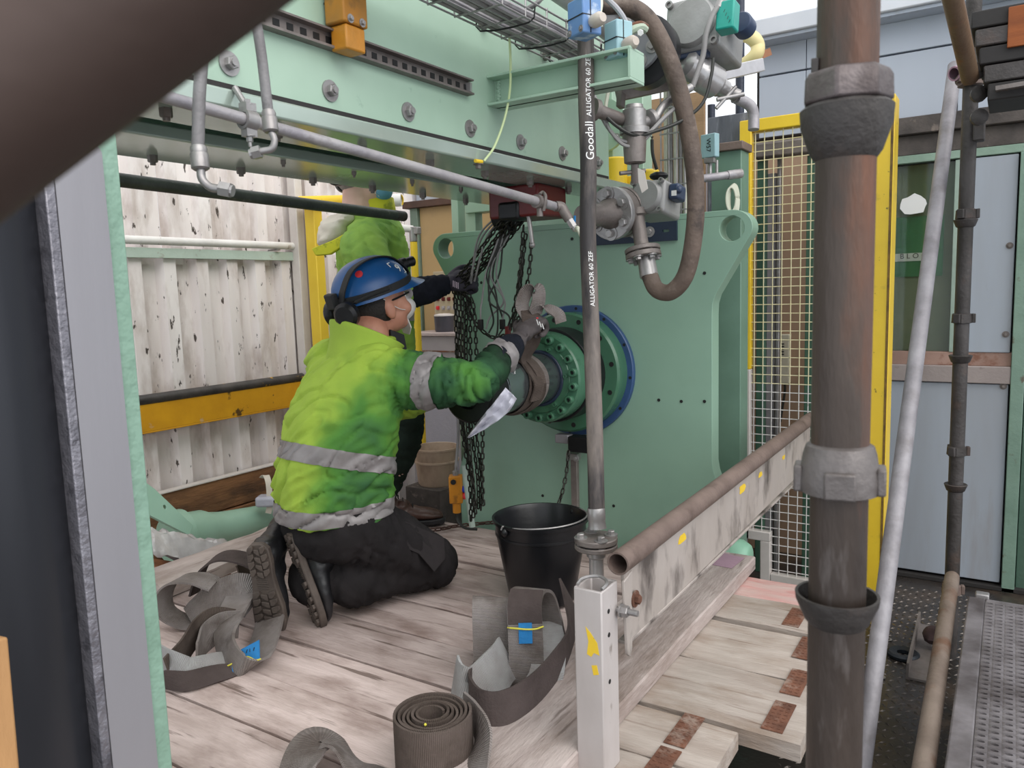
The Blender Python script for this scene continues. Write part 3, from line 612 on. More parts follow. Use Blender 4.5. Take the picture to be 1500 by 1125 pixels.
h = W(842, 316, (pb-EYE).dot(CF)); m = MB(); m.beam(e2+(e2-e1)*.6, h, .006, .004); m.build('blue_handle', BLUET, t)
m = MB(); m.tube([e2+(e2-e1)*.8, W(846, 334, 2.15), W(852, 346, 2.15), W(857, 352, 2.18)], .006, 8); m.build('drain_tube', CABLE_W, t)
t = thing('dark_tube', 'dark greenish tube running past the white corrugated wall below the beam', 'tube', PX(400, 292, -1.9))
a = PX(60, 249, -1.9); b = PX(592, 317, -1.9); d = (b-a).normalized()
m = MB(); m.pipe(a, b, .018, .015, 20); m.build('tube_body', pm('dark_greenish_tube', '4b4e49', '3b3d39', 12, .5, .3, bump=.15, stain='77756d', sscale=18, slo=.6, shi=.7), t)
m = MB(); m.cyl(b-d*.05, b-d*.002, .0188, n=20); m.build('end_sleeve', TUBE_DK, t)

# two cut hydraulic hoses hanging down
def hang_hose(label, pts, fer, elb, nut, t_, rr):
    t = thing('hydraulic_hose', label, 'hose', W(*fer[0], t_), 'cut hydraulic hoses hanging under the beam')
    m = MB(); m.tube([W(x, y, t_) for x, y in pts], rr, 12, 5); m.build('hose_body', HOSE_GR, t)
    f0, f1 = W(*fer[0], t_), W(*fer[1], t_); L = (f1-f0).length
    m = MB(); m.lathe([(rr*1.15, 0), (rr*1.35, .004), (rr*1.3, L*.3), (rr*1.45, L*.35), (rr*1.45, L*.93), (rr*1.1, L)], f0, f1-f0, 16); m.build('crimped_ferrule', GALV, t)
    m = MB(); m.tube([W(x, y, t_) for x, y in elb], rr*.68, 10, 6); m.build('bent_spigot', GALV, t)
    n0, n1 = W(*nut[0], t_), W(*nut[1], t_); m = MB(); m.cyl(n0, n1, rr*1.25, n=6); m.cyl(n1, n1+(n1-n0).normalized()*.004, rr*.95, n=12); m.build('union_nut', GALV, t, smooth=25)
    return t
hang_hose('grey hose with crimped end hanging left of the pipe clamp', [(306, -60), (297, 75), (292, 140), (290, 218)], [(290.5, 214), (294, 249)], [(294, 246), (296, 262), (308, 274), (326, 277)], [(322, 276), (338, 279)], 1.2, .0096)
hang_hose('grey hose with crimped end hanging right of the pipe clamp', [(362, -60), (372, 10), (383, 80), (393, 165)], [(393, 162), (397, 194)], [(397, 192), (402, 206), (398, 218), (386, 221), (376, 223)], [(382, 222), (370, 225)], 1.2, .0082)

# ================================================================ CABLE TRAY AND EARTH WIRE
p0 = PX(660, -16, -1.06); p1 = PX(862, 95, -1.06); d = Y3
t = thing('cable_tray', 'galvanised wire basket tray of grey cables above the green bracket', 'cable tray', p1)
ya, yb2 = p0.y-.3, p1.y+.05; z0 = (p0.z+p1.z)/2-.01
m = MB()
for x in (-1.12, -1.078, -1.036, -.995): m.cyl((x, ya, z0), (x, yb2, z0), .0025, n=6)
for x in (-1.125, -.99):
    for z in (.02, .04): m.cyl((x, ya, z0+z), (x, yb2, z0+z), .0025, n=6)
y = ya
while y < yb2:
    m.tube([(-1.125, y, z0+.045), (-1.125, y, z0), (-.99, y, z0), (-.99, y, z0+.045)], .0028, 6, 1); y += .1
m.build('wire_basket', GALV, t, kind='stuff')
for i, (x, z, r) in enumerate(((-1.105, .008, .007), (-1.085, .009, .008), (-1.062, .008, .007), (-1.04, .010, .009), (-1.018, .008, .007), (-1.09, .024, .008), (-1.05, .026, .008), (-1.02, .024, .007))):
    m = MB(); m.tube([(x+rnd.uniform(-.006, .006), ya+(yb2-ya)*k/6, z0+z+rnd.uniform(-.002, .003)) for k in range(7)], r*1.15, 8, 4); m.build('cable', (CABLE_G, TUBE_GV, TUBE_GV)[i % 3], t)
for k in range(3):
    m = MB(); a = W(752+k*9, 22-k*2, 1.98); m.tube([a, W(775+k*8, 10-k*4, 1.95), W(800, -5-k*6, 1.95)], .004, 8, 5); m.build('loose_cable', CABLE_G, t)
for y in (ya+.5, ya+.68, ya+.86):
    m = MB(); m.tube([(-1.128, y, z0+.04), (-1.128, y+.01, z0-.004), (-1.0, y+.03, z0-.004), (-.985, y+.035, z0+.03)], .0022, 6, 3); m.build('cable_tie', BLACK, t)
t = thing('earth_wire', 'pale yellow-green earth wire drooping from the tray to the beam flange', 'wire', PX(706, 237, -1.17))
m = MB(); m.tube([PX(x, y, -1.1-.07*(i/6)) for i, (x, y) in enumerate(((743, 10), (746, 50), (748, 100), (746, 140), (738, 178), (724, 215), (709, 236)))], .0032, 8, 6); m.build('wire_body', EARTH, t)
e = PX(706, 237, -1.17); m = MB(); m.cyl(e, e+V((-.004, -.025, -.0)), .005, n=8); m.build('yellow_lug_sleeve', YELLOW, t)
m = MB(); m.bolt(e+V((-.012, 0, -.004)), (0, 0, -1), .008, .01); m.build('lug_bolt', STEEL_D, t)

# ================================================================ END PLATE
YP = 2.70
eL, eR = PY(653, 364, YP), PY(1072, 333, YP); XM = (eL.x+eR.x)/2; XA = -1.44
hw = (eR.x-eL.x)/2; ztop = PY(880, 323, YP).z; ze = (eL.z+eR.z)/2
zd1 = PY(1108, 348, YP).z; xE = PY(1043, 440, YP).x-XM; zE = PY(1043, 440, YP).z; zF1 = PY(1041, 690, YP).z; xf = PY(1060, 730, YP).x-XM; zF2 = PY(1060, 735, YP).z
t = thing('press_end_plate', 'tall green machine end plate with two lifting eyes, behind the rod', 'plate', (XM, YP, ZF))
R = ztop-ze; half = [(0, ztop), (hw-.03, ztop)]
for i in range(9):
    q = math.pi/2-i*(math.pi/2+.6)/8; half.append((hw+R*1.15*math.cos(q), ze+R*math.sin(q)))
half += [(xE+.012, zE+.02), (xE+.002, zE-.012), (xE, zE-.05), (xE, zF1+.03), (xE+.006, zF1-.005), (xf, zF2), (xf, ZF)]
poly = half+[(-x, z) for x, z in reversed(half)][:-1]
eh = .043
m = MB(); m.prism(poly, (XM, YP, 0), X3, Z3, (0, .075, 0), [circ(hw, ze-.002, eh), circ(-hw, ze-.002, eh)])
m.build('plate_body', G_PLATE, t, smooth=30, bevel=.004, seg=1)
for px, py in ((705, 414), (838, 350), (1032, 400), (1032, 588), (965, 586), (998, 588), (795, 726), (899, 741), (963, 404)):
    p = PY(px, py, YP-.001); m = MB(); m.cyl(p, p+V((0, -.0012, 0)), .006, n=12); m.build('tapped_hole', BLACK, t, smooth=0)
# second green frame parts behind the plate
t = thing('rear_green_frame', 'green steel frame members standing behind the end plate', 'frame', (-1.9, 3.1, ZF))
for (x0, y0, x1, y1) in ((660, 285, 672, 345), (680, 285, 697, 345)):
    a, b = PY(x0, y0, 3.0), PY(x1, y1, 3.0); m = MB(); m.bb(a.x, b.x, 3.0, 3.06, ZF, a.z+.1); m.build('upright', G_BEAM, t, bevel=.003)
a, b = PY(688, 292, 3.02), PY(745, 308, 3.02); m = MB(); m.bb(a.x, b.x+.3, 2.98, 3.06, b.z, a.z); m.build('cross_member', G_BEAM, t, bevel=.003)
a, b = PY(780, 312, 2.9), PY(900, 335, 2.9); m = MB(); m.bb(a.x, b.x, 2.86, 2.95, b.z-.1, a.z); m.build('dark_cross_member', G_DARK, t, bevel=.003)
a, b = PY(735, 308, 3.1), PY(746, 345, 3.1); m = MB(); m.beam((a.x, 3.1, a.z), (b.x-.08, 3.1, b.z-.1), .03, .03); m.build('diagonal_brace', BROWNP, t)
# dark blue slotted bar
a, b = PY(868, 328, YP), PY(993, 350, YP); c = PY(993, 322, YP)
t = thing('slotted_bar', 'dark blue slotted bar screwed across the top of the green end plate', 'bar', ((a.x+b.x)/2, YP, b.z))
m = MB(); zz0, zz1 = b.z-.005, c.z; sl = []
wbar = b.x-a.x
for cx in (wbar*.52, wbar*.70, wbar*.88): sl.append([(a.x+cx+.022*k, (zz0+zz1)/2+.008*j) for k, j in ((-.5, -.6), (.5, -.6), (.62, 0), (.5, .6), (-.5, .6), (-.62, 0))])
m.prism([(a.x, zz0), (b.x, zz0), (b.x, zz1), (a.x, zz1)], (0, YP-.012, 0), X3, Z3, (0, .011, 0), sl); m.build('bar_body', BLUEDK, t)
m = MB(); m.bb(a.x, b.x, YP-.0015, YP-.0005, zz0, zz1); m.build('pale_backing', G_PLATE, t, smooth=0)
for cx in (wbar*.52, wbar*.70): m = MB(); m.bolt((a.x+cx, YP-.013, (zz0+zz1)/2), (0, -1, 0), .011, .01); m.build('bar_bolt', GALV, t)
# green foot tube at the lower right of the plate
t = thing('green_foot_tube', 'short light green tube end lying at the right foot of the end plate', 'tube', (-.8, 2.9, ZF))
a = PY(1086, 812, 2.86); m = MB(); m.lathe([(.05, -.4), (.058, -.1), (.062, -.08), (.066, -.05), (.066, .02), (.05, .05), (.04, .055)], (a.x-.02, 2.86, a.z-.01), X3, 28); m.build('tube_body', pm('pale_foot_green', '8fc0a6', '86b69c', 3, .4, bump=.02), t)
m = MB(); m.bb(a.x-.2, a.x-.12, 2.80, 2.92, ZF, a.z-.05); m.build('support_block', G_DARK, t)

# ================================================================ HYDRAULIC CYLINDER GLAND AND ROD
ZA = .68
def ax(y): return V((XA, y, ZA))
yB = PX(826, 545, XA).y; yG = PX(790, 551, XA).y
t = thing('cylinder_gland', 'bolted glossy green cylinder flange with a ring of socket screws on the plate', 'flange', ax(yB))
def ring(name, ro, ri, y0, y1, mt, ch=.003, n=64, bevel=0):
    m = MB(); L = abs(y1-y0); m.lathe([(ri, 0), (ro, 0), (ro, L-ch), (ro-ch, L), (ri, L)], ax(max(y0, y1)), (0, -1, 0), n, close=True); return m.build(name, mt, t)
ring('blue_backing_ring', .256, .1, YP-.001, YP-.022, BLUEST)
ring('large_flange', .232, .1, YP-.022, yB, G_FLANGE, .008)
ring('dark_gap_ring', .176, .1, yB, yG+.075, BLACKST)
ring('gland_flange', .166, .096, yG+.075, yG, G_FLANGE, .006)
ring('gland_step', .128, .096, yG, yG-.006, G_FLANGE, .002)
ring('wiper_ring', .1035, .094, yG, yG-.012, BLUEDK, .003)
for i in range(12):
    q = 2*math.pi*(i+.35)/12; p = ax(yB)+V((.205*math.cos(q), 0, .205*math.sin(q))); m = MB(); m.cyl(p, p+V((0, -.0012, 0)), .0095, n=14); m.build('flange_hole', BLACK, t, smooth=0)
    q += .26; p = ax(YP-.022)+V((.244*math.cos(q), 0, .244*math.sin(q))); m = MB(); m.cyl(p, p+V((0, -.0012, 0)), .006, n=12); m.build('ring_hole', BLACK, t, smooth=0)
proto = None
for i in range(18):
    q = 2*math.pi*(i+.5)/18; p = ax(yG)+V((.146*math.cos(q), 0, .146*math.sin(q)))
    m = MB(); m.lathe([(.0155, 0), (.0155, .016), (.0135, .019), (.008, .019), (.008, .010), (0, .010)], p, (0, -1, 0), 16); s_ = m.build('socket_screw', G_FLANGE, t)
    m = MB(); m.cyl(p+V((0, -.0102, 0)), p+V((0, -.0115, 0)), .0078, n=6); m.build('hex_socket', BLACK, s_, smooth=0)
for i in range(6):
    q = 2*math.pi*(i+.1)/6; p = ax(yG-.006)+V((.115*math.cos(q), 0, .115*math.sin(q)))
    m = MB(); m.lathe([(.008, 0), (.008, .010), (.0045, .010), (.0045, .005), (0, .005)], p, (0, -1, 0), 12); m.build('small_screw', G_FLANGE, t)
t = thing('piston_rod', 'dark shiny piston rod sticking out of the green gland towards the kneeling worker', 'rod', ax(2.1))
y1 = PX(713, 578, XA).y; y2 = PX(690, 590, XA).y-.02
m = MB(); m.lathe([(.093, 0), (.093, yG+.06-y1-.004), (.089, yG+.06-y1-.002), (.089, yG+.06-y1)], ax(yG+.06), (0, -1, 0), 64); m.build('rod_body', CHROME, t)
m = MB(); m.lathe([(.086, 0), (.086, .012)], ax(y1), (0, -1, 0), 48); m.build('groove', BLACKST, t)
m = MB(); m.lathe([(.09, 0), (.095, .004), (.095, y1-.012-y2-.006), (.088, y1-.012-y2), (.05, y1-.012-y2), (.05, y1-.03-y2), (0, y1-.03-y2)], ax(y1-.012), (0, -1, 0), 48); m.build('end_nut', BLACKST, t)
m = MB()
for q in (.55, .68): p = V((XA+.0935*math.cos(q), y1+.05, ZA+.0935*math.sin(q))); m.beam(p, p+V((0, .0, .018)), .002, .004)
m.build('engraved_mark', WHITE, t, smooth=0)
# bracket hanging under the gland
t = thing('gland_support', 'grey bar and clamp hanging below the green cylinder flange', 'bracket', (XA, 2.62, ZF))
a = PY(826, 642, 2.62); m = MB(); m.box(a, (.06, .04, .035)); m.build('pale_clamp_block', GREYPL, t, bevel=.004)
a = PY(852, 650, 2.6); m = MB(); m.box(a, (.09, .06, .06)); m.build('dark_block', BLACKST, t, bevel=.005)
a, b = PY(838, 660, 2.64), PY(842, 780, 2.64); m = MB(); m.box(((a.x+b.x)/2, 2.655, a.z/2-.05), (.028, .02, a.z+.1)); m.build('grey_upright_bar', STEEL_D, t, bevel=.002)
a = PY(840, 668, 2.62); m = MB(); m.box(a, (.05, .03, .025)); m.bolt(a+V((.018, -.015, -.004)), (0, -1, 0), .008, .008); m.build('bar_clamp', GALV, t, bevel=.002)
# ================================================================ SCAFFOLD
def zpx(y, X, Y):
    """height at which the vertical through (X, Y) shows at pixel row y"""
    best = min((abs((CH-FPX*(V((X, Y, z))-EYE).dot(CU)/(V((X, Y, z))-EYE).dot(CF))-y), z) for z in [-.6+.002*i for i in range(1400)]); return best[1]
SX, SY = -.124, .729
CUPG = pm('worn_grey_cup', '77716f', '5f5957', 14, .5, .4, stain='4a403b', sscale=16, slo=.55, shi=.7, bump=.2)
t = thing('scaffold_standard', 'thick dark rusty upright scaffold tube with cup joints, nearest to the viewer', 'scaffold tube', (SX, SY, ZF))
m = MB(); m.pipe((SX, SY, ZF), (SX, SY, 1.75), .0245, .0205, 40); m.build('tube_body', TUBE, t)
o = V((SX, SY, 0)); zz = lambda y: zpx(y, SX, SY)
z0, z1, z2, z3 = zz(222), zz(186), zz(160), zz(106)
m = MB(); m.lathe([(.0248, z0-.006), (.029, z0), (.0365, z1), (.0375, z2), (.034, z2+.003), (.0248, z2+.003)], o, Z3, 40); m.build('lower_cup', TUBE_DK, t)
m = MB(); m.lathe([(.0248, z2+.003), (.037, z2+.004), (.0362, z3-.006), (.033, z3), (.0248, z3)], o, Z3, 7, ph=.5); m.build('locking_collar', pm('lilac_grey_collar', '5e5555', '483f3e', 8, .45, .4, stain='7d7474', sscale=12, slo=.55, shi=.72, bump=.2), t, bevel=.002)
m = MB(); p = W(1194, 112, .655); m.box((p.x, p.y, z3+.004), (.006, .006, .016)); m.build('stop_pin', TUBE_DK, t, bevel=.001)
z0, z1 = zz(718), zz(660)
m = MB(); m.lathe([(.0248, z0), (.033, z0), (.0338, z0+.012), (.031, z1-.004), (.0285, z1+.004), (.0248, z1+.006)], o, Z3, 24); m.build('top_cup', CUPG, t)
for q in (.15, 1.7, 3.3, 4.9):
    u = V((math.cos(q), math.sin(q), 0)); w = V((-u.y, u.x, 0)); m = MB(); m.box(o+u*.034+Z3*(z0+.012), (.008, .026, .024), (u, w, Z3)); m.build('cup_lug', CUPG, t, bevel=.002)
z0, z1 = zz(905), zz(868)
m = MB(); m.lathe([(.0248, z0-.004), (.028, z0), (.0355, z1-.006), (.0362, z1), (.0335, z1), (.0318, z1-.005), (.026, z0+.006), (.0248, z0+.006)], o, Z3, 44); m.build('bottom_cup', TUBE_DK, t)

t = thing('scaffold_tube', 'dark brown scaffold tube slanting across the upper left corner very close to the viewer', 'scaffold tube', W(100, 40, .2))
ctr = W(108, 27, .19); d = (CR*.796+CU*.605); m = MB(); m.pipe(ctr-d*.35, ctr+d*.4, .0255, .0215, 48); m.build('tube_body', TUBE_NEAR, t)

RX, RY = -.144, 3.158
t = thing('scaffold_standard', 'slim dark upright scaffold tube with several cups in front of the blue grey door', 'scaffold tube', (RX, RY, ZF))
m = MB(); m.pipe((RX, RY, ZF), (RX, RY, 2.3), .0242, .02, 24); m.build('tube_body', TUBE_DK, t)
o = V((RX, RY, 0)); zz = lambda y: zpx(y, RX, RY)
def cup(z, mt=TUBE_DK): m = MB(); m.lathe([(.0243, z-.014), (.03, z-.01), (.038, z+.012), (.036, z+.014), (.0243, z+.012)], o, Z3, 24); m.build('cup', mt, t)
def lugs(z, mt=TUBE_DK):
    m = MB(); m.lathe([(.0243, z-.018), (.033, z-.016), (.031, z+.014), (.0243, z+.018)], o, Z3, 8); m.build('locking_collar', mt, t)
    for q in (.2, 2.2, 4.3):
        u = V((math.cos(q), math.sin(q), 0)); m = MB(); m.box(o+u*.035+Z3*z, (.012, .022, .032), (u, V((-u.y, u.x, 0)), Z3)); m.build('cup_lug', mt, t, bevel=.002)
cup(zz(327)); lugs(zz(314)); lugs(zz(466)); cup(zz(526)); lugs(zz(660)); cup(zz(714)); lugs(zz(862), TUBE_RAIL)
m = MB(); p = o+Z3*zz(190); m.box(p+V((.03, -.01, 0)), (.035, .05, .09)); m.cyl(p+V((.03, -.035, .02)), p+V((.03, -.06, .02)), .01, n=6); m.build('swivel_coupler', TUBE_DK, t, bevel=.008)
m = MB(); p = o+Z3*zz(118); m.lathe([(.026, -.02), (.04, -.018), (.04, .016), (.026, .02)], p, Z3, 16); m.bolt(p+V((-.03, -.03, 0)), (-.6, -.8, 0), .011, .012); m.build('right_angle_coupler', TUBE_RAIL, t)
t = thing('scaffold_ledger', 'short scaffold tube stub with a pink end at the top right joint', 'scaffold tube', (RX, RY, 1.7))
p = W(1398, 108, 2.62); q = W(1462, 92, 2.68); m = MB(); m.pipe(p, q, .0235, .019, 20); m.build('tube_body', TUBE_GV, t)
m = MB(); m.pipe(p-(q-p)*.01, p+(q-p)*.25, .0241, .019, 20); m.build('pink_end_band', pm('pink_band', 'b08a9a', '9a7886', 9, .6), t)
t = thing('scaffold_brace', 'brown scaffold tube slanting down to the top right joint', 'scaffold tube', W(1421, 112, 2.4))
m = MB(); m.pipe(W(1372, -110, 1.75), W(1421, 114, 2.30), .0242, .02, 24); m.build('tube_body', pm('light_brown_tube', '7d6852', '6a5340', 8, .55, .15, stain='8a5a34', sscale=9, bump=.15), t)
t = thing('scaffold_brace', 'long pale grey scaffold tube leaning between yellow post and dark standard', 'scaffold tube', W(1262, 1125, 2.0))
a, b = W(1399, 96, 2.92), W(1262, 1125, 2.06); m = MB(); m.pipe(a, a+(b-a)*1.28, .0242, .02, 28); m.build('tube_body', pm('weathered_grey_tube', '99969a', '7d7a7e', 9, .55, .2, stain='6a6464', sscale=9, slo=.52, shi=.68, samt=.6, bump=.15, bscale=60), t)
t = thing('scaffold_ledger', 'light brown horizontal scaffold tube beside the perforated aluminium deck', 'scaffold tube', (-.13, 2, -.1))
a = V((-.143, 3.135, -.085)); b = W(1353, 1125, 1.76); m = MB(); m.pipe(a, a+(b-a)*1.7, .0242, .02, 24); m.build('tube_body', pm('light_brown_ledger', '84766b', '6d5f55', 8, .6, .15, stain='6a4a36', sscale=8, slo=.54, shi=.7, bump=.2), t)
# perforated aluminium deck board
zd = -.06
t = thing('aluminium_deck', 'perforated worn aluminium scaffold deck at the lower right corner', 'scaffold deck', (.15, 2, zd))
xa = PZ(1412, 872, zd).x+.012; ye_ = PZ(1450, 878, zd).y
vs = []; fs = []; cell = .027; nx, ny = 17, 62; m = MB()
for i in range(nx):
    for j in range(ny):
        cx = xa+.05+cell*(i+.5)+(.0); cy = ye_-.03-cell*(j+.5); h = cell/2; k = len(vs)
        ou = [(1, 0), (1, 1), (0, 1), (-1, 1), (-1, 0), (-1, -1), (0, -1), (1, -1)]
        for a, b in ou: vs.append(V((cx+a*h, cy+b*h, zd)))
        sx_ = 0.0; ri = .0072
        for q in range(8): vs.append(V((cx+(ri*1.25)*math.cos(q*math.pi/4), cy+ri*.75*math.sin(q*math.pi/4), zd+.0016)))
        for q in range(8): vs.append(V((cx+(ri*1.1)*math.cos(q*math.pi/4), cy+ri*.6*math.sin(q*math.pi/4), zd-.006)))
        for q in range(8): r = (q+1) % 8; fs += [(k+q, k+r, k+8+r, k+8+q), (k+8+q, k+8+r, k+16+r, k+16+q)]
m.add(vs, fs); m.build('perforated_sheet', ALU, t, smooth=0)
m = MB(); m.bb(xa, xa+.05, ye_-.03-cell*ny, ye_, zd-.055, zd+.001); m.build('side_rail', ALU, t, bevel=.005)
m = MB(); m.bb(xa+.05, xa+.05+cell*nx, ye_-.03, ye_, zd-.055, zd+.001); m.build('end_rail', ALU, t, bevel=.005)
m = MB(); m.bb(xa+.02, xa+.06, ye_, ye_+.035, zd-.03, zd+.012); m.build('hook', GALV, t, bevel=.004)
m = MB(); m.bb(xa+.05, xa+.05+cell*nx, ye_-.03-cell*ny, ye_-.03, zd-.056, zd-.05); m.build('dark_underside', DARK, t)
for y in (1.5, 2.7):
    m = MB(); m.cyl((xa+.02, y, ZF), (xa+.02, y, zd-.055), .02); m.build('support_leg', TUBE_DK, t)
# dark stacked platform overhead at the top right
t = thing('overhead_platform', 'dark overhead scaffold platform with an orange board in the top right corner', 'platform', W(1470, 80, 2.2))
a = W(1446, 150, 2.25); yb_ = a.y
for k in range(5):
    m = MB(); z = a.z+.004+k*.052; m.bb(a.x-.012*k+.0, a.x+.9, yb_, yb_+.22, z, z+.048); m.build('dark_board', TUBE_DK if k % 2 else DARK, t, bevel=.004)
b = W(1475, 70, 2.2); m = MB(); m.bb(b.x, b.x+.5, yb_-.012, yb_-.002, b.z, b.z+.11); m.build('orange_board', pm('orange_ply', '9a5424', '7c4018', 3, .7, an=(1, 1, 6), bump=.1), t, bevel=.002)
m = MB(); m.beam((a.x+.02, yb_-.02, a.z+.03), (a.x+.9, yb_-.02, a.z+.06), .03, .012); m.build('edge_strip', STEEL_D, t)
for k in range(3):
    m = MB(); p = W(1433, 100+k*34, 2.35); m.lathe([(.012, 0), (.024, .004), (.024, .022), (.012, .03)], p+V((0, 0, -.01)), V((.2, -.9, 0)), 12); m.build('coupler_nut', TUBE_DK, t)

# ================================================================ YELLOW MACHINE GUARD
YG = 3.35
t = thing('machine_guard', 'yellow and cream framed wire mesh guard panel right of the green end plate', 'guard', (-.7, YG, ZF))
tl = PY(1094, 181, YG); mid = PY(1080, 540, YG); bl = PY(1082, 776, YG); br = PY(1122, 842, YG); pr = PY(1290, 145, YG)
wx = .05; xa_, xb_ = tl.x-.025, PY(1276, 400, YG).x; zt2 = tl.z+.01; zc2 = mid.z
m = MB(); m.bb(xa_, xa_+wx, YG-.02, YG+.02, zc2, zt2); m.build('upper_frame_post', YELLOW, t, bevel=.004)
m = MB(); m.bb(xa_, xa_+wx, YG-.02, YG+.02, bl.z-.03, zc2); m.build('lower_frame_post', CREAM, t, bevel=.004)
m = MB(); m.bb(xa_+wx, xb_, YG-.02, YG+.02, zt2-.05, zt2); m.build('top_frame_bar', YELLOW, t, bevel=.004)
xn = br.x
m = MB(); m.bb(xa_, xn+.022, YG-.02, YG+.02, bl.z-.03, bl.z+.012); m.build('notch_bar', CREAM, t, bevel=.004)
m = MB(); m.bb(xn-.022, xn+.022, YG-.02, YG+.02, br.z-.03, bl.z-.03); m.build('notch_post', CREAM, t, bevel=.004)
m = MB(); m.bb(xn+.022, xb_, YG-.02, YG+.02, br.z-.035, br.z+.015); m.build('bottom_frame_bar', CREAM, t, bevel=.004)
m = MB(); m.bb(xa_+.01, xa_+.035, YG-.01, YG+.01, ZF, bl.z-.03); m.build('leg', CREAM, t)
p0, p1 = PY(1276, 300, YG).x, PY(1309, 300, YG).x; zp = PY(1305, 140, YG).z
m = MB(); m.bb(p0, p1, YG-.03, YG+.09, ZF, zp); m.build('guard_post', YELLOW, t, bevel=.003)
m = MB(); m.bb(p1-.012, p1-.003, YG-.032, YG-.028, ZF+.2, zp-.08); m.build('post_seam', pm('brown_seam', '8a6a28', '5d4720', 20, .6), t)
gw = MB(); gl = MB(); s = .0372
x = xa_+wx+.012
zs_split = zc2-.06
while x < xb_:
    gw.cyl((x, YG-.004, zs_split), (x, YG-.004, zt2-.04), .0022, n=6); gl.cyl((x, YG-.004, bl.z if x < xn+.02 else br.z), (x, YG-.004, zs_split), .0022, n=6); x += s
z = br.z+.03
while z < zt2-.05:
    (gw if z > zs_split else gl).cyl((xa_+wx if z > bl.z else xn, YG+.0, z), (xb_, YG+.0, z), .0022, n=6); z += s
gw.build('upper_wire_mesh', pm('cream_yellow_wire', 'e6deb8', 'ddcfa0', 3, .45, bump=0), t, kind='stuff'); gl.build('lower_wire_mesh', WHITEP, t, kind='stuff')
# things seen through the guard
t = thing('cabin_frame', 'green framed cabin corner seen through the wire mesh guard', 'frame', (-.9, 3.8, ZF))
for x0, x1, mt, y in ((1108, 1120, G_DARK, 3.7), (1121, 1136, GREYCAB, 3.75), (1137, 1142, GALV, 3.72), (1180, 1192, G_DARK, 3.72), (1200, 1270, G_DARK, 3.8)):
    a, b = PY(x0, 400, y), PY(x1, 400, y); m = MB(); m.bb(a.x, b.x, y, y+.05, ZF, 1.62 if mt != GREYCAB else 1.5); m.build('upright', mt, t, bevel=.003)
a, b = PY(1108, 225, 3.7), PY(1190, 225, 3.7); m = MB(); m.bb(a.x, b.x, 3.66, 3.74, a.z-.03, a.z+.04); m.build('roller_housing', STEEL_D, t, bevel=.01)
t = thing('wall_intercom', 'slim cream intercom handset box seen through the wire mesh', 'intercom', PY(1150, 520, 3.9))
a, b = PY(1142, 490, 3.98), PY(1155, 562, 3.98); m = MB(); m.bb(a.x, b.x, 3.98, 4.03, b.z, a.z); m.build('body', pm('cream_plastic', 'd9d2bc', 'cec7b0', 5, .5), t, bevel=.004)
m = MB()
for k in range(5): m.bb(a.x+.008, (a.x+b.x)/2, 3.978, 3.981, a.z-.05-k*.013, a.z-.044-k*.013)
m.build('speaker_slot', BLACK, t, smooth=0)
m = MB(); m.tube([((a.x+b.x)/2, 4.0, b.z), ((a.x+b.x)/2, 4.0, b.z-.05), ((a.x+b.x)/2-.02, 4.0, b.z-.2)], .006, 6); m.build('cord', CABLE_K, t)
# ================================================================ RAIL GATE
XR_ = -.655
t = thing('gate_post', 'pale worn square steel post with yellow chips at the deck edge', 'post', (-.69, 1.4, 0))
c0 = PX(881, 868, -.662); w_ = PY(840, 868, c0.y).x; yb_ = PX(913, 868, -.662).y; ztp = c0.z
xo, xi = w_, -.662; y0, y1 = c0.y, min(yb_, c0.y+.075)
m = MB(); sq = [(xo, y0), (xi, y0), (xi, y1), (xo, y1)]; wl_ = .004
m.prism(sq, (0, 0, .0), X3, Y3, (0, 0, ztp), [[(xo+wl_, y0+wl_), (xi-wl_, y0+wl_), (xi-wl_, y1-wl_), (xo+wl_, y1-wl_)]]); m.build('post_body', POSTAL, t, bevel=.003)
m = MB(); m.tube([(xo+.004, y0+.01, ztp+.002)]+[((xo+xi)/2-(xi-xo)*.5*math.cos(q), (y0+.012)+(y1-y0)*.55*math.sin(q), ztp+.004+.006*math.sin(q)) for q in (.4, .9, 1.57, 2.2, 2.7)]+[(xi-.004, y0+.01, ztp+.002)], .0035, 8, 4); m.build('silver_rim', GALV, t)
m = MB(); m.prism([(0, 0), (.012, -.012), (.026, -.03), (.030, -.055), (.018, -.052), (.012, -.062), (.002, -.058), (.006, -.03)], (xo+.026, y0-.0006, PY(868, 920, y0).z), X3, Z3, (0, .001, 0)); m.prism([(0, 0), (.012, .003), (.016, -.016), (.004, -.02)], (xo+.038, y0-.0006, PY(868, 975, y0).z), X3, Z3, (0, .001, 0)); m.build('yellow_paint_chip', YELLOW, t, smooth=0)
for z in (ztp-.05, ztp-.10, ztp-.2): m = MB(); m.cyl((xi+.0002, y0+.03, z), (xi+.001, y0+.03, z), .005, n=10); m.build('bolt_hole', BLACK, t, smooth=0)
t = thing('guard_rail', 'rusty tube and plate guard rail running away from the pale post', 'rail', (XR_, 2.2, .4))
a = PX(905, 826, XR_); b = V((XR_, 3.2, .458)); d = (b-a).normalized(); a2 = a
m = MB(); m.pipe(a2, b, .0243, .0205, 28); m.build('top_tube', TUBE_RAIL, t)
zb2 = PX(925, 935, XR_).z; yend = 3.18
m = MB(); m.prism([(a.y+.035, zb2-a.z), (a.y+.02, a.z-.024-a.z), (yend, b.z-.024-a.z), (yend, zb2-a.z+.02)], (XR_-.004, 0, a.z), Y3, Z3, (.008, 0, 0)); m.build('web_plate', RAILAL, t, bevel=.0015, smooth=0)
m = MB(); m.bb(XR_-.02, XR_+.006, a.y+.035, yend, zb2-.004, zb2+.004); m.build('lower_lip', RAILAL, t, bevel=.002)
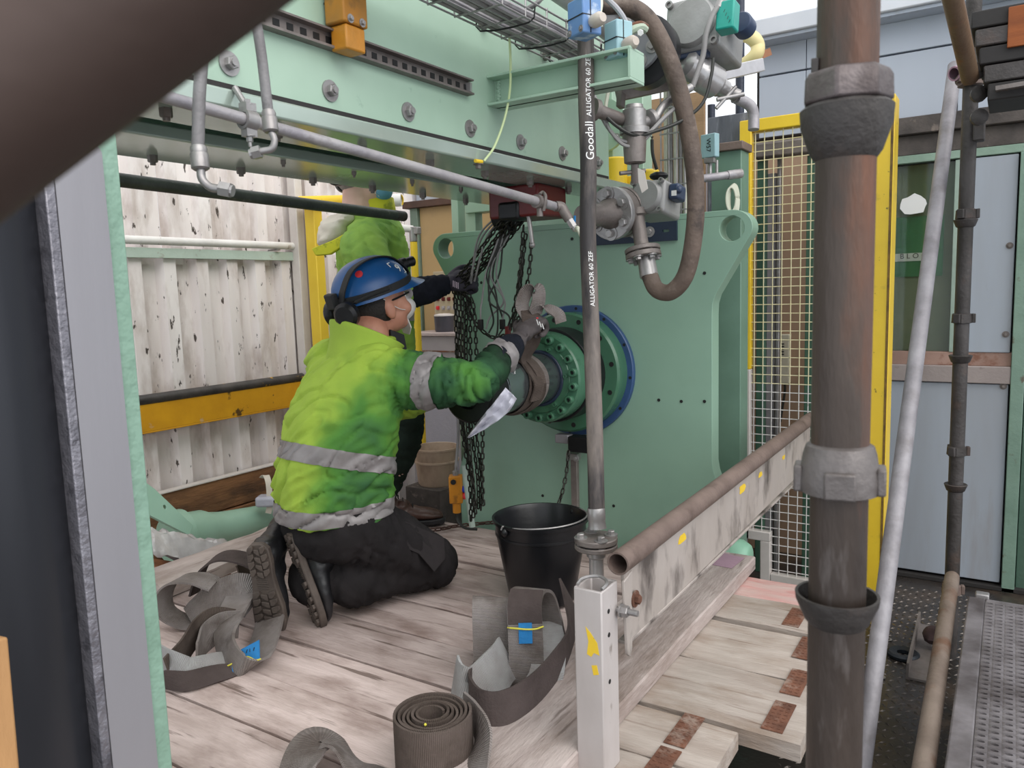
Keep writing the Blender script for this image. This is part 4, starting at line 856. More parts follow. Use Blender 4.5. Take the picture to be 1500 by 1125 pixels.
m = MB(); m.prism([(a.y+.012, -.04), (a.y+.055, -.03), (a.y+.05, zb2-a.z-.015), (a.y+.04, zb2-a.z-.03), (a.y+.024, zb2-a.z-.018)], (XR_+.002, 0, a.z), Y3, Z3, (.006, 0, 0)); m.build('end_lug', RAILAL, t, bevel=.002)
p = PX(930, 877, XR_+.008); m = MB(); m.bolt(p, (1, 0, 0), .0105, .010); m.build('rusty_bolt', RUST, t, smooth=25)
p = PX(905, 893, -.66); m = MB(); m.cyl(p-X3*.002, p+X3*.045, .006, n=12); m.lathe([(.0125, .010), (.0125, .022), (.011, .024)], p, X3, 6); m.cyl(p+X3*.006, p+X3*.010, .014, n=18)
for k in range(8): m.cyl(p+X3*(.026+k*.0024), p+X3*(.0272+k*.0024), .0066, n=12)
m.build('zinc_bolt', GALV, t, smooth=25)
m = MB()
for y, z, s in ((1.75, -.05, .025), (2.25, -.045, .03), (2.45, -.045, .02), (2.75, -.05, .018)):
    m.prism([(s*math.cos(q)*(1+.25*math.sin(3*q+y*9)), s*.55*math.sin(q)*(1+.3*math.cos(2*q))) for q in [i*.52 for i in range(12)]], (XR_+.0042, y, a.z+z), Y3, Z3, (.0008, 0, 0))
m.build('yellow_paint_mark', YELLOW, t, smooth=0, kind='stuff')
# floor debris
t = thing('steel_disc', 'dark ring shaped steel disc lying on the chequer plate floor', 'disc', PZ(1323, 960, ZF))
p = PZ(1323, 960, ZF+.003); m = MB(); m.lathe([(.02, .0), (.055, 0), (.056, .010), (.048, .016), (.022, .012)], p, Z3, 28, close=True); m.build('disc_body', pm('dark_blue_steel', '2c3138', '22262b', 6, .45, .4), t)
for px, py, lb in ((1301, 937, 'small grey washer on the floor farther from the dark disc'), (1291, 992, 'small pale washer on the floor nearer than the dark disc')):
    p = PZ(px, py, ZF+.003); m = MB(); m.lathe([(.007, 0), (.014, 0), (.014, .003), (.007, .003)], p, Z3, 20, close=True); setp(m.build('washer', GALV), lb, 'washer')
t = thing('steel_angle', 'dark steel angle offcut on the floor beside the brown scaffold tube', 'offcut', PZ(1360, 980, ZF))
a, b = PZ(1365, 920, ZF), PZ(1350, 1000, ZF); m = MB(); m.beam(a+Z3*.006, b+Z3*.006, .10, .008); m.beam(a+V((-.045, 0, .03)), b+V((-.045, 0, .03)), .008, .06); m.build('angle_body', STEEL_D, t)
m = MB(); p = PZ(1366, 930, ZF+.06); m.ell(p, (.035, .06, .03), n=10, m=6); m.build('rag', pm('dark_red_rag', '3f2a2a', '2f2222', 8, .9), t)
# ================================================================ HOSES
t = thing('vertical_hose', 'straight black hose with white lettering hanging from the boxes down to a bolted flange', 'hose', W(872, 800, 1.93))
hp = crom([W(x, y, 1.93) for x, y in ((856, -60), (858, 60), (859, 150), (862, 250), (861, 340), (865, 450), (869, 560), (872, 660), (874, 752))], 8)
m = MB(); m.tube(hp, .0205, 18, 1); m.build('hose_body', RUBBER, t)
def hose_text(nm, body, size, px0, py0, mt=WHITE, off=-.3):
    P0 = min(hp, key=lambda v: abs(CH-FPX*((v-EYE).dot(CU))/((v-EYE).dot(CF))-py0))
    dn = (hp[2]-hp[10]).normalized(); i = hp.index(P0)
    dn = (hp[max(i-6, 0)]-hp[min(i+6, len(hp)-1)]).normalized()
    to = (EYE-P0); to = (to-dn*to.dot(dn)).normalized(); sd = -dn.cross(to)      # sd: to the left seen from the camera... 
    def mp(x, y, z):
        ang = (y)/.0207+off; base = P0+dn*x
        j = min(range(len(hp)), key=lambda k: (hp[k]-base).length); c = hp[j]+dn*((base-hp[j]).dot(dn))
        return c+(to*math.cos(ang)+sd*math.sin(ang))*(.0207+z*.5)
    text_mesh(nm, body, size, mp, mt, t)
hose_text('hose_lettering', 'Goodall', .030, 0, 240)
hose_text('hose_lettering', 'ALLIGATOR 60 ZEF', .018, 0, 178)
hose_text('hose_lettering', 'ALLIGATOR 60 ZEF', .016, 0, 452)
f0, f1 = W(873, 744, 1.93), W(875, 774, 1.93); m = MB(); L = (f1-f0).length
m.lathe([(.0215, 0), (.0225, .004), (.0225, L*.55), (.021, L*.6), (.023, L)], f0, f1-f0, 20); m.build('hose_clamp_ferrule', GALV, t)
def flange(o, d, R, th, n, br, par, mt=STEEL_D, name='flange', bore=.0):
    m = MB(); m.lathe([(R-.002, 0), (R, .002), (R, th-.002), (R-.002, th)], o, d, 36); f = m.build(name, mt, par)
    a, b, dd = frame_of(d)
    for i in range(n):
        q = 2*math.pi*(i+.5)/n; p = V(o)+(a*math.cos(q)+b*math.sin(q))*R*.74
        m = MB(); m.bolt(p, -dd, br, br, washer=True); m.build('flange_bolt', GALV, f, smooth=25)
    return f
zt4 = V((0, 0, 1)); fo = W(873, 786, 1.93)
flange(fo-zt4*.0, -zt4, .0535, .014, 4, .0095, t); flange(fo-zt4*.018, -zt4, .0535, .012, 4, .006, t)
m = MB(); m.lathe([(.024, 0), (.024, -.03), (.0185, -.035), (.0185, fo.z*-1+.05)], fo-zt4*.02, zt4, 20); m.build('stub_pipe', STEEL, t)
m = MB(); m.cyl(fo-zt4*.018, fo-zt4*.0135, .046, n=24); m.build('gasket', BLACK, t)

t = thing('curved_hose', 'thick brown hose arching over and looping back up to a flange', 'hose', W(1010, 400, 2.3))
cp = [(850, -14, 2.12), (880, 6, 2.13), (915, 8, 2.14), (948, 28, 2.16), (975, 75, 2.18), (994, 130, 2.2), (1008, 190, 2.22), (1018, 260, 2.24), (1018, 330, 2.26), (1006, 398, 2.3), (984, 427, 2.34), (962, 424, 2.38), (951, 402, 2.4)]
m = MB(); m.tube([W(*c) for c in cp], .0255, 18, 8); m.build('hose_body', HOSE_BR, t)
f0, f1 = W(951, 405, 2.4), W(946, 376, 2.41); m = MB(); m.cyl(f0, f1, .0285, .027, n=20); m.build('hose_ferrule', GALV, t)
du = (W(936, 335, 2.42)-W(944, 385, 2.41)).normalized()
o1 = W(943, 378, 2.41); flange(o1, du, .055, .016, 6, .009, t); flange(o1+du*.019, du, .055, .014, 6, .004, t)
m = MB(); m.lathe([(.026, 0), (.022, .02), (.022, .10), (.03, .105), (.03, .125)], o1+du*.03, du, 20); m.build('spool_pipe', STEEL_D, t)

# ---- lower control valve
t = thing('control_valve', 'lower flanged control valve with a round grey actuator above the slotted bar', 'valve', W(900, 313, 2.45))
c1 = W(893, 313, 2.42); axd = (W(960, 305, 2.62)-W(866, 315, 2.36)).normalized()
m = MB(); m.lathe([(.034, -.14), (.034, -.05), (.045, -.01), (.05, 0)], c1, axd, 24); m.build('inlet_pipe', STEEL_D, t)
flange(c1, axd, .082, .02, 6, .013, t, GALV)
m = MB(); m.lathe([(.06, .02), (.076, .022), (.078, .05), (.076, .06)], c1, axd, 32); m.build('valve_body', STEEL_D, t)
m = MB(); m.lathe([(.078, .062), (.08, .066), (.08, .08), (.04, .085), (.035, .16)], c1, axd, 32); m.build('outlet_flange', STEEL_D, t)
c2 = W(948, 288, 2.42)
def actuator(par, c, size, mt=ACTU, cov=.0, dep_=.13, rr=.8):
    fw = (CF*-.75+CR*-.55+CU*.05).normalized(); a, b, fw = frame_of(fw)
    m = MB(); m.box(c+(-fw)*dep_*.5, (size*1.0, size*.92, dep_), (a, b, fw)); body = m.build('actuator_body', mt, par, bevel=.012, seg=3)
    m = MB(); m.lathe([(size*.48*rr+.008, 0), (size*.48*rr+.006, .012), (size*.48*rr, .018), (size*.1, .02)], c, fw, 36); m.build('round_cover', mt, par)
    for i in (-1, 1):
        for j in (-1, 1):
            p = c+a*i*size*.42+b*j*size*.39; m = MB(); m.lathe([(.008*size/.12, 0), (.008*size/.12, .014), (.0045*size/.12, .014), (.0045*size/.12, .008), (0, .008)], p, fw, 14); m.build('cover_screw', GALV, body)
    return a, b, fw
a, b, fw = actuator(t, c2, .115)
m = MB(); m.cyl(W(930, 285, 2.5), W(915, 300, 2.5), .018, n=14); m.box(W(925, 325, 2.5), (.02, .09, .05)); m.build('mounting_yoke', TUBE_RAIL, t, bevel=.003)
m = MB(); m.box(W(992, 283, 2.42), (.035, .05, .06), (a, b, fw)); m.cyl(W(994, 278, 2.40), W(994, 278, 2.38), .012, n=16); m.build('navy_plug', NAVYPL, t, bevel=.008)
m = MB(); m.bb(W(990, 283, 2.395).x-.008, W(990, 283, 2.395).x+.008, W(985, 283, 2.385).y-.001, W(985, 283, 2.385).y, W(985, 283, 2.385).z-.008, W(985, 283, 2.385).z+.008); m.build('white_label', WHITE, t, smooth=0)
m = MB(); m.ell(W(965, 258, 2.45), (.03, .03, .014), n=12, m=6); m.build('black_boot', BLACKST, t)
m = MB(); m.tube([W(955, 200, 2.42), W(956, 225, 2.43), W(962, 248, 2.45)], .0055, 8, 5); m.build('black_cable', CABLE_K, t)

# ---- stainless pot with pipe
t = thing('filter_pot', 'small upright stainless filter pot with side pipe between hose and brown loop', 'filter', W(927, 230, 2.2))
tp, bt = W(926, 156, 2.2), W(930, 240, 2.2); L = (tp-bt).length
m = MB(); m.lathe([(.022, 0), (.03, .003), (.034, L*.48), (.034, L*.5)], bt, Z3, 28); m.build('bowl', STEEL_D, t)
m = MB(); m.lathe([(.042, L*.5), (.042, L*.60), (.033, L*.62), (.033, L*.9), (.026, L*.93), (.024, L*.99), (.016, L)], bt, Z3, 28); m.build('head', GALV, t)
m = MB(); a = W(914, 176, 2.19); m.lathe([(.03, -.115), (.03, -.10), (.019, -.098), (.017, 0), (.021, .005)], a, (W(914, 176, 2.19)-W(868, 160, 2.13)), 20); m.build('inlet_pipe', STEEL_D, t)
m = MB(); p = W(948, 178, 2.22); q = W(966, 172, 2.24); m.cyl(W(935, 181, 2.2), p, .016, n=16); m.lathe([(.02, 0), (.031, .006), (.031, .02), (.022, .026)], p, q-p, 24); m.build('outlet_union', GALV, t)
m = MB(); m.tube([W(958, 178, 2.22), W(972, 155, 2.23), W(992, 140, 2.25), (W(1012, 128, 2.27))], .012, 10, 6); m.build('outlet_bend', GALV, t)
m = MB(); m.tube([W(862, 120, 2.15), W(872, 145, 2.15), W(885, 178, 2.16), W(905, 203, 2.17), W(928, 208, 2.18), W(950, 195, 2.18), W(975, 170, 2.2), W(1000, 150, 2.22)], .0055, 8, 6); m.build('grey_cable', CABLE_G, t)
m = MB(); m.tube([W(885, 165, 2.16), W(893, 190, 2.16), W(915, 213, 2.17), W(940, 208, 2.18), W(965, 182, 2.2), W(1005, 140, 2.22)], .005, 8, 6); m.build('grey_cable', CABLE_G, t)
m = MB(); m.tube([W(870, 150, 2.14), W(900, 182, 2.15), W(930, 198, 2.16), W(960, 192, 2.18), W(1000, 176, 2.2), W(1030, 150, 2.2), W(1042, 110, 2.2), W(1045, 85, 2.2)], .005, 8, 6); m.build('black_cable', CABLE_K, t)
m = MB(); m.tube([W(893, 125, 2.3), W(888, 150, 2.3), W(886, 170, 2.3)], .006, 8, 5); m.build('white_cable', CABLE_W, t)
m = MB(); m.cyl(W(930, 240, 2.2), W(930, 268, 2.22), .011, n=14); m.cyl(W(908, 254, 2.2), W(945, 250, 2.22), .006, n=10); m.build('drain_valve', STEEL_D, t)
m = MB(); m.prism([(0, 0), (.02, -.01), (.03, -.06), (.012, -.07), (.002, -.04)], W(934, 246, 2.18), X3, Z3, (0, .002, 0)); m.build('paper_tag', CREAM, t)
# yellow machine behind the pot
t = thing('yellow_hoist_trolley', 'yellow trolley casing partly hidden behind the stainless pot', 'trolley', W(915, 255, 2.95))
p = W(912, 250, 2.95); q = W(940, 262, 2.98)
m = MB(); m.cyl(p+V((-.03, 0, .05)), p+V((-.03, 0, -.06)), .045, n=24, ch=.006); m.build('casing', YELLOW, t)
m = MB(); m.cyl(q+V((.03, 0, .03)), q+V((.03, 0, -.04)), .04, n=24, ch=.006); m.box(q+V((-.03, -.02, -.02)), (.08, .05, .06)); m.build('end_casing', YELLOW, t, bevel=.004)

# ---- upper butterfly valve on the big grey pipe
t = thing('butterfly_valve', 'big grey pipe with a wafer valve and cream lug above the green bracket', 'valve', W(940, 60, 2.25))
pp = [W(800, -40, 2.1), W(850, -5, 2.14), W(890, 28, 2.2)]; ax2 = (W(948, 80, 2.55)-W(890, 28, 2.2)).normalized()
m = MB(); m.tube(pp+[W(890, 28, 2.2)+ax2*.06], .05, 24, 5); m.build('grey_pipe', pm('light_grey_pipe', 'b4b3b3', 'a5a3a3', 6, .4, .1, bump=.03), t)
c = W(926, 60, 2.28)
flange(c, ax2, .088, .02, 8, .011, t, pm('grey_flange_paint', '8f9296', '83868a', 6, .4, .2, bump=.03))
m = MB(); m.lathe([(.088, .022), (.104, .03), (.104, .085), (.09, .09)], c+CR*.02-CU*.02, ax2, 40); m.build('rubber_body', BLACKST, t)
m = MB(); m.lathe([(.07, .08), (.075, .10), (.06, .2)], c, ax2, 32); m.build('dark_pipe', BLACKST, t)
m = MB(); s0 = W(925, 50, 2.19); m.tube([W(914, 66, 2.08), W(922, 48, 2.06), W(938, 40, 2.06), W(946, 44, 2.07)], .011, 8, 5); m.build('cream_lug', pm('pale_green_lug', 'a9b8a4', '9aa996', 5, .5), t)
m = MB(); m.bolt(W(938, 48, 2.04), -ray(940, 42), .009, .012, washer=False); m.build('white_bolt', WHITE, t)
m = MB(); m.tube([W(910, 26, 2.1), W(922, 38, 2.07), W(938, 35, 2.06), W(948, 40, 2.07)], .008, 8, 5); m.build('rusty_strap', RUST, t)
# ---- upper actuator with emerald box
t = thing('valve_actuator', 'upper large grey actuator with round cover and an emerald box on its side', 'actuator', W(1020, 60, 2.45))
c = W(1014, 34, 2.4); a, b, fw = actuator(t, c, .185, ACTU, 0, .2, .78)
m = MB(); m.box(W(1030, 80, 2.55), (.2, .06, .16), (a, b, fw)); m.build('lower_casting', TUBE_DK, t, bevel=.015)
m = MB(); m.box(W(1018, 78, 2.42), (.09, .035, .035), (a, b, fw)); m.build('navy_bar', NAVYPL, t, bevel=.004)
m = MB(); m.box(W(1066, 26, 2.3), (.055, .085, .05), (a, b, fw)); e_ = m.build('emerald_box', EMERALD, t, bevel=.005)
m = MB()
for k in range(4): p = W(1060+k*2.5, 18+k*5, 2.268); m.beam(p, p+CU*.009+CR*.004, .0016, .001)
m.build('ink_mark', BLACK, e_, smooth=0)
m = MB(); m.lathe([(.03, 0), (.034, .006), (.034, .05), (.026, .06)], W(1084, 32, 2.36), -fw, 24); m.build('navy_knob', NAVYPL, t)
m = MB(); m.tube([W(1056, 4, 2.3), W(1044, 22, 2.29), (W(1034, 50, 2.29)), W(1030, 80, 2.3), W(1022, 105, 2.3), W(1014, 128, 2.3)], .0085, 10, 6); m.build('grey_cable', CABLE_G, t)
m = MB(); m.cyl(W(1056, 2, 2.3), W(1052, 12, 2.3), .013, n=10); m.build('cable_gland', GALV, t)
# ---- stainless spool with T handle
t = thing('clamp_fitting', 'shiny stainless reducer with a T bar clamp and elbow pipe below the actuator', 'fitting', W(1040, 120, 2.4))
p, q = W(1002, 92, 2.42), W(1062, 132, 2.5); m = MB(); L = (q-p).length
m.lathe([(.03, 0), (.045, .01), (.045, L*.35), (.052, L*.4), (.05, L*.75), (.03, L*.85), (.028, L)], p, q-p, 28); m.build('reducer_body', STEEL, t)
h = W(1069, 140, 2.46); m = MB(); m.cyl(W(1078, 127, 2.46), W(1049, 159, 2.46), .006, n=10); m.cyl(W(1050, 146, 2.46), W(1090, 138, 2.46), .007, n=10); m.cyl(W(1062, 132, 2.5), W(1082, 141, 2.5), .02, n=20); m.build('t_bar_clamp', GALV, t)
m = MB(); m.tube([W(1076, 143, 2.5), W(1092, 150, 2.52), W(1101, 158, 2.53), W(1104, 172, 2.54), W(1104, 190, 2.54)], .018, 14, 5); m.build('elbow_pipe', TUBE_GV, t)
t = thing('square_rail', 'pale aluminium square bar sticking out right of the stainless reducer', 'bar', W(1080, 103, 2.8))
m = MB(); m.beam(W(1008, 120, 2.62), W(1113, 96, 2.84), .04, .045); m.build('bar_body', pm('pale_aluminium', 'c9c8cb', 'bdbcbf', 5, .35, .4, an=(1, 6, 6), bump=.03), t, bevel=.003)
m = MB(); m.cyl(W(1050, 140, 2.8), W(1050, 118, 2.8), .012, n=10); m.build('bar_stem', GALV, t)
t = thing('navy_conduit', 'dark navy vertical conduit tube right of the emerald box', 'conduit', W(1083, 100, 3.5))
a = W(1084, 90, 3.5); m = MB(); m.cyl((a.x, a.y, ZF), (a.x, a.y, 2.4), .0195, n=18); m.build('tube_body', pm('navy_tube', '3a4050', '2d3240', 5, .4, .2), t)
a = W(1042, 190, 3.5); m = MB(); m.cyl((a.x, a.y, ZF), (a.x, a.y, 1.8), .017, n=18); m.build('second_tube', pm('navy_tube_b', '3a4050', '2d3240', 5, .4, .2), t)
t = thing('insulated_pipe', 'cream yellow curved pipe end right of the navy conduit', 'pipe', W(1105, 60, 3.0))
m = MB(); m.tube([W(1060, 30, 3.1), W(1085, 48, 3.05), W(1103, 56, 3.0), W(1110, 68, 3.0), W(1106, 82, 3.0), W(1085, 98, 3.05), W(1060, 104, 3.1)], .027, 14, 6); m.build('pipe_body', PIPEY, t)
m = MB(); m.beam(W(1050, 108, 3.2), W(1122, 78, 3.3), .06, .03); m.build('rusty_support', pm('rust_bar', '9a6a4c', '84563b', 6, .7), t)
# ---- junction boxes
def jbox(name, label, c, size, mt, rot, ink=None, stub=True, mt2=None):
    t = thing(name, label, 'box', c); a = V((math.cos(rot), math.sin(rot), 0)); b = V((-a.y, a.x, 0)); tilt = Z3
    m = MB(); m.box(c, size, (a, b, tilt)); bd = m.build('box_body', mt, t, bevel=.004)
    m = MB(); m.box(c+b*(-size[1]*.02), (size[0]*1.012, size[1]*1.012, .0025), (a, b, tilt)); m.build('cover_seam', BLACK, t)
    m = MB(); m.box(c+a*size[0]*.502-b*size[1]*.1, (.0014, .0025, size[2]*.96), (a, b, tilt)); m.build('side_seam', BLACK, t)
    for s in (-1, 1): m = MB(); m.bolt(c+a*s*size[0]*.36-b*size[1]*.5-tilt*size[2]*.38, -b, .0045, .003); m.build('cover_screw', GALV, t)
    if stub: m = MB(); m.lathe([(.013, 0), (.016, .008), (.016, .03), (.01, .04)], c+a*size[0]*.5-tilt*size[2]*.2, a, 16); m.build('cable_gland', pm('beige_gland', 'c9bfb4', 'b9aea2', 8, .5), t)
    return t, a, b
jbox('junction_box', 'worn blue box at the top of the straight black hose', W(856, 28, 1.84), (.062, .055, .082), BOXBLUE, -.45)
t, a, b = jbox('junction_box', 'pale teal box strapped beside the blue box', W(906, 60, 1.9), (.05, .05, .086), BOXTEAL, -.45)
t = thing('white_lead', 'white cable drooping between the blue box and the grey pipe', 'cable', W(880, 10, 1.9))
m = MB(); m.tube([W(876, -20, 1.92), W(880, 4, 1.9), W(877, 26, 1.87), W(880, 40, 1.87)], .006, 8, 5); m.build('cable_body', CABLE_W, t)
m = MB(); m.tube([W(884, -6, 1.95), W(905, 14, 1.93), W(918, 36, 1.93), W(922, 62, 1.92), W(924, 78, 1.92)], .007, 8, 6); m.build('cable_body', pm('light_grey_cable', 'a9a9ae', '9c9ca0', 9, .5, bump=0), t)
# ---- vertical cable basket, green pillar, teal box
t = thing('cable_basket', 'upright wire basket of grey cables between the stainless pot and brown hose', 'cable tray', W(990, 270, 2.8))
a = W(990, 220, 2.8); m = MB()
for dx in (-.045, -.015, .015, .045): m.cyl((a.x+dx, a.y-.03, .9), (a.x+dx, a.y-.03, 1.75), .003, n=6)
for k in range(9): m.box((a.x, a.y-.03, 1.0+k*.09), (.1, .006, .005))
m.build('wire_basket', GALV, t)
for k in range(5): m = MB(); m.cyl((a.x-.035+k*.018, a.y-.005, .9), (a.x-.035+k*.018, a.y-.005, 1.75), .008, n=10); m.build('cable', CABLE_G if k % 2 else CABLE_W, t)
t = thing('green_pillar', 'green boxed pillar behind the right lifting eye with tube and coiled cable', 'pillar', W(1060, 260, 3.0))
a, b = PY(1042, 250, 3.02), PY(1086, 250, 3.02); m = MB(); m.bb(a.x, b.x, 3.02, 3.12, ZF, PY(1060, 222, 3.02).z); m.build('pillar_body', pm('mid_green_pillar', '71907f', '668473', 4, .45, bump=.03), t, bevel=.003)
m = MB(); z = PY(1060, 222, 3.02).z; m.bb(a.x-.01, b.x+.01, 3.0, 3.13, z, z+.03); m.build('cap_plate', TUBE_RAIL, t, bevel=.003)
p, q = W(1026, 262, 2.86), W(1086, 254, 2.9); m = MB(); m.cyl(p, q, .0145, n=16); m.cyl(q-(q-p)*.35, q, .017, n=16); m.build('cross_tube', TUBE_GV, t)
m = MB()
c = W(1071, 292, 2.88)
for k in range(5): m.tube([c+CR*.018*math.cos(q)+CU*(.045+.004*k)*math.sin(q)+CR*.004*k+CF*.004*k for q in [i*.524 for i in range(13)]], .004, 6, 2)
m.build('coiled_cable', CABLE_W, t)
m = MB(); m.cyl(W(1040, 240, 2.9), W(1040, 262, 2.9), .008, n=10); m.cyl(W(1050, 235, 2.9), W(1050, 262, 2.9), .006, n=10); m.build('box_stem', GALV, t)
c = W(1040, 214, 2.88); t2 = thing('junction_box', 'small pale teal box with black ink letters above the green pillar', 'box', c)
m = MB(); fw = V((-.25, -.97, 0)); m.box(c, (.062, .03, .085), (V((.97, -.25, 0)), V((.25, .97, 0)), Z3)); m.build('box_body', BOXTEAL, t2, bevel=.003)
m = MB(); m.box(c-Z3*.052, (.04, .025, .02)); m.build('grey_base', GALV, t2, bevel=.002)
o_ = c+fw*.0155+V((.97, -.25, 0))*-.012; ux = Z3*-1; 
text_mesh('ink_lettering', 'W57', .024, lambda x, y, z: o_+V((.97, -.25, 0))*(y+.015)+Z3*(.026-x)+fw*z, BLACK, t2)
# panels behind
t = thing('slate_sheet', 'streaky dark slate panel behind the teal box and conduit', 'panel', W(1050, 200, 3.3))
a, b = PY(1028, 168, 3.3), PY(1088, 240, 3.3); m = MB(); m.bb(a.x, b.x, 3.38, 3.41, ZF, a.z); m.build('panel_body', pm('slate_panel', '6b6d78', '54565f', 5, .5, an=(4, 4, .6), stain='8c8e98', sscale=7), t, bevel=.003)
t = thing('plywood_sheet', 'tan plywood sheet behind the cable basket and brown hose', 'panel', W(1010, 180, 3.5))
a, b = PY(930, 150, 3.5), PY(1032, 330, 3.5); m = MB(); m.bb(a.x, b.x, 3.5, 3.52, ZF, a.z); m.build('panel_body', pm('tan_ply', 'a98a6a', '987a5c', 3, .7, an=(1, 1, 5)), t, bevel=.002)
m = MB(); z = PY(960, 262, 3.48).z; m.bb(a.x, b.x, 3.44, 3.5, z-.14, z-.02); m.build('dark_strip', BROWNP, t, bevel=.002)
t = thing('pipe_support', 'grey horizontal angle support under the wafer valve', 'bracket', W(950, 125, 2.5))
m = MB(); m.beam(W(905, 138, 2.5), W(1000, 118, 2.6), .03, .045); m.beam(W(910, 136, 2.49), W(909, 158, 2.49), .03, .02); m.build('angle_body', STEEL_D, t, bevel=.003)
t = thing('green_column', 'light green column behind the wafer valve and stainless pot', 'column', (-1.1, 3.2, ZF))
a, b = PY(890, 200, 3.15), PY(942, 200, 3.15); m = MB(); m.bb(a.x, b.x, 3.15, 3.25, ZF, 2.1); m.build('column_body', G_BEAM, t, bevel=.003)
# ================================================================ BUCKET
UP = Z3; BK = V((CF.x, CF.y, 0)).normalized(); RT = V((CR.x, CR.y, 0)).normalized()
def G(x, y, z=0.0): return PZ(x, y, 0.0)+Z3*z
bc = PZ(797, 895, 0)+BK*.108
t = thing('bucket', 'black plastic bucket with a wire handle on the deck planks', 'bucket', bc)
H = .275
m = MB(); m.lathe([(0, .002), (.1, .002), (.107, .006), (.146, H-.05), (.147, H-.012), (.156, H-.010), (.157, H), (.149, H), (.143, H-.015), (.104, .012), (0, .010)], bc, UP, 56); m.build('bucket_body', BUCKET, t)
m = MB(); m.lathe([(.1435, H-.055), (.148, H-.053), (.148, H-.046), (.1445, H-.044)], bc, UP, 56, close=True); m.build('rim_rib', BUCKET, t)
ea, eb = bc+UP*(H-.02)+(-RT*.75-BK*.66).normalized()*.152, bc+UP*(H-.02)+(RT*.75+BK*.66).normalized()*.152
for e in (ea, eb): m = MB(); m.ell(e, (.012, .012, .014), n=10, m=6); m.build('handle_lug', BUCKET, t)
cdir = (RT*.66-BK*.75).normalized(); pts = [ea+UP*.012]
for i in range(1, 12):
    q = math.pi*i/12; c = (ea+eb)/2+UP*.012; pts.append(c-(eb-ea)/2*math.cos(q)+cdir*.149*math.sin(q)+UP*.013*math.sin(q)**.5)
pts.append(eb+UP*.012)
m = MB(); m.tube(pts, .0028, 8, 3); m.tube([ea+UP*.012, ea+UP*.02-RT*.006, ea+UP*.008-RT*.012], .0028, 8, 3); m.build('wire_handle', GALV, t)

# ================================================================ SLINGS ON THE DECK
def sling(name, label, group=None): return thing(name, label, 'sling', (0, 0, 0), group)
def rb(par, name, pts, wv, w, mt, th=.006, k=8):
    m = MB(); ribbon(m, pts, wv, w, th, k); return m.build(name, mt, par, smooth=50)
# rolled sling
o = PZ(632, 1043, .128); o = V((o.x, o.y, 0))
t = thing('rolled_sling', 'dark brown lifting sling rolled into a tight upright coil', 'sling', o)
pts = []; n = 150; turns = 6.0; a0 = 1.0
for i in range(n+1):
    u = i/n; r = .026+.056*u; q = a0+2*math.pi*turns*u; pts.append(o+V((r*math.cos(q), r*math.sin(q)*1.02, .064+.004*math.sin(9*u))))
e = pts[-1]; qd = (pts[-1]-pts[-2]).normalized()
roll_end = math.atan2((e-o).y, (e-o).x)
m = MB(); ribbon(m, pts, [UP]*len(pts), .124, .0056, 2); m.build('coil', WEB_B, t, smooth=50)
s0 = o+RT*.079+BK*.02; rb(t, 'loose_tail', [s0+BK*.06-RT*.015+UP*.066, s0+BK*.01+RT*.012+UP*.066, s0-BK*.045+RT*.012+UP*.056, s0-BK*.10-RT*.012+UP*.034, s0-BK*.16-RT*.04+UP*.016, s0-BK*.24-RT*.07+UP*.008], [UP, UP+RT*.05, UP*.8+RT*.6, UP*.45+RT*.9, UP*.2+RT, RT], .124, WEB)
m = MB(); p = o+V((.02, -.045, .129)); m.ell(p, (.003, .003, .003), n=8, m=5); m.build('yellow_bead', CORD_Y, t)
# loose pile beside the post
t = thing('loose_sling', 'grey lifting sling heaped beside the pale post, blue tag on its tall loop', 'sling', G(760, 1020))
B = G(722, 992); rb(t, 'upright_fold', [B+UP*.004-BK*.02, B+UP*.03, B+UP*.09+BK*.01, B+UP*.15+BK*.018, B+UP*.185+BK*.04, B+UP*.18+BK*.08, B+UP*.10+BK*.12, B+UP*.012+BK*.14], [RT-UP*.1]*8, .098, WEB)
B = G(772, 1004); rb(t, 'tagged_loop', [B+UP*.008+BK*.06, B+UP*.006, B+UP*.03-BK*.018, B+UP*.09-BK*.012, B+UP*.155, B+UP*.205+BK*.03, B+UP*.222+BK*.075+RT*.014, B+UP*.195+BK*.12+RT*.04, B+UP*.12+BK*.135+RT*.06, B+UP*.05+BK*.13+RT*.07, B+UP*.01+BK*.10+RT*.08], [RT, RT, RT, RT+UP*.02, RT+UP*.05, RT-BK*.1, RT-BK*.25, RT-BK*.45, RT-BK*.5, RT-BK*.4, RT], .088, WEB, .008)
rb(t, 'stitched_patch', [B+UP*.165-BK*.001, B+UP*.209+BK*.024, B+UP*.229+BK*.062+RT*.008], [RT+UP*.05, RT-BK*.1, RT-BK*.2], .086, WEB_D, .004)
p = B+UP*.15-BK*.012; rb(t, 'blue_tag', [p+UP*.02+BK*.004, p, p-UP*.03-BK*.004], [RT]*3, .034, BLUET, .004)
m = MB(); m.tube([p-RT*.045+UP*.008+BK*.006, p-RT*.02+UP*.009-BK*.003, p+UP*.007-BK*.004, p+RT*.025+UP*.006-BK*.002, p+RT*.046+UP*.009+BK*.005], .0022, 6, 4); m.build('yellow_cord', CORD_Y, t)
rb(t, 'dark_band', [G(700, 1030, .05), G(690, 1058, .056), G(705, 1085, .058), G(742, 1088, .06), G(782, 1062, .06), G(815, 1022, .062), G(834, 985, .066), G(838, 950, .085), G(832, 925, .12)], [UP+BK*.3, UP+BK*.35, UP+BK*.35, UP+BK*.4, UP+BK*.3, UP+BK*.2, UP, UP-RT*.3, UP-RT*.4], .115, WEB_D)
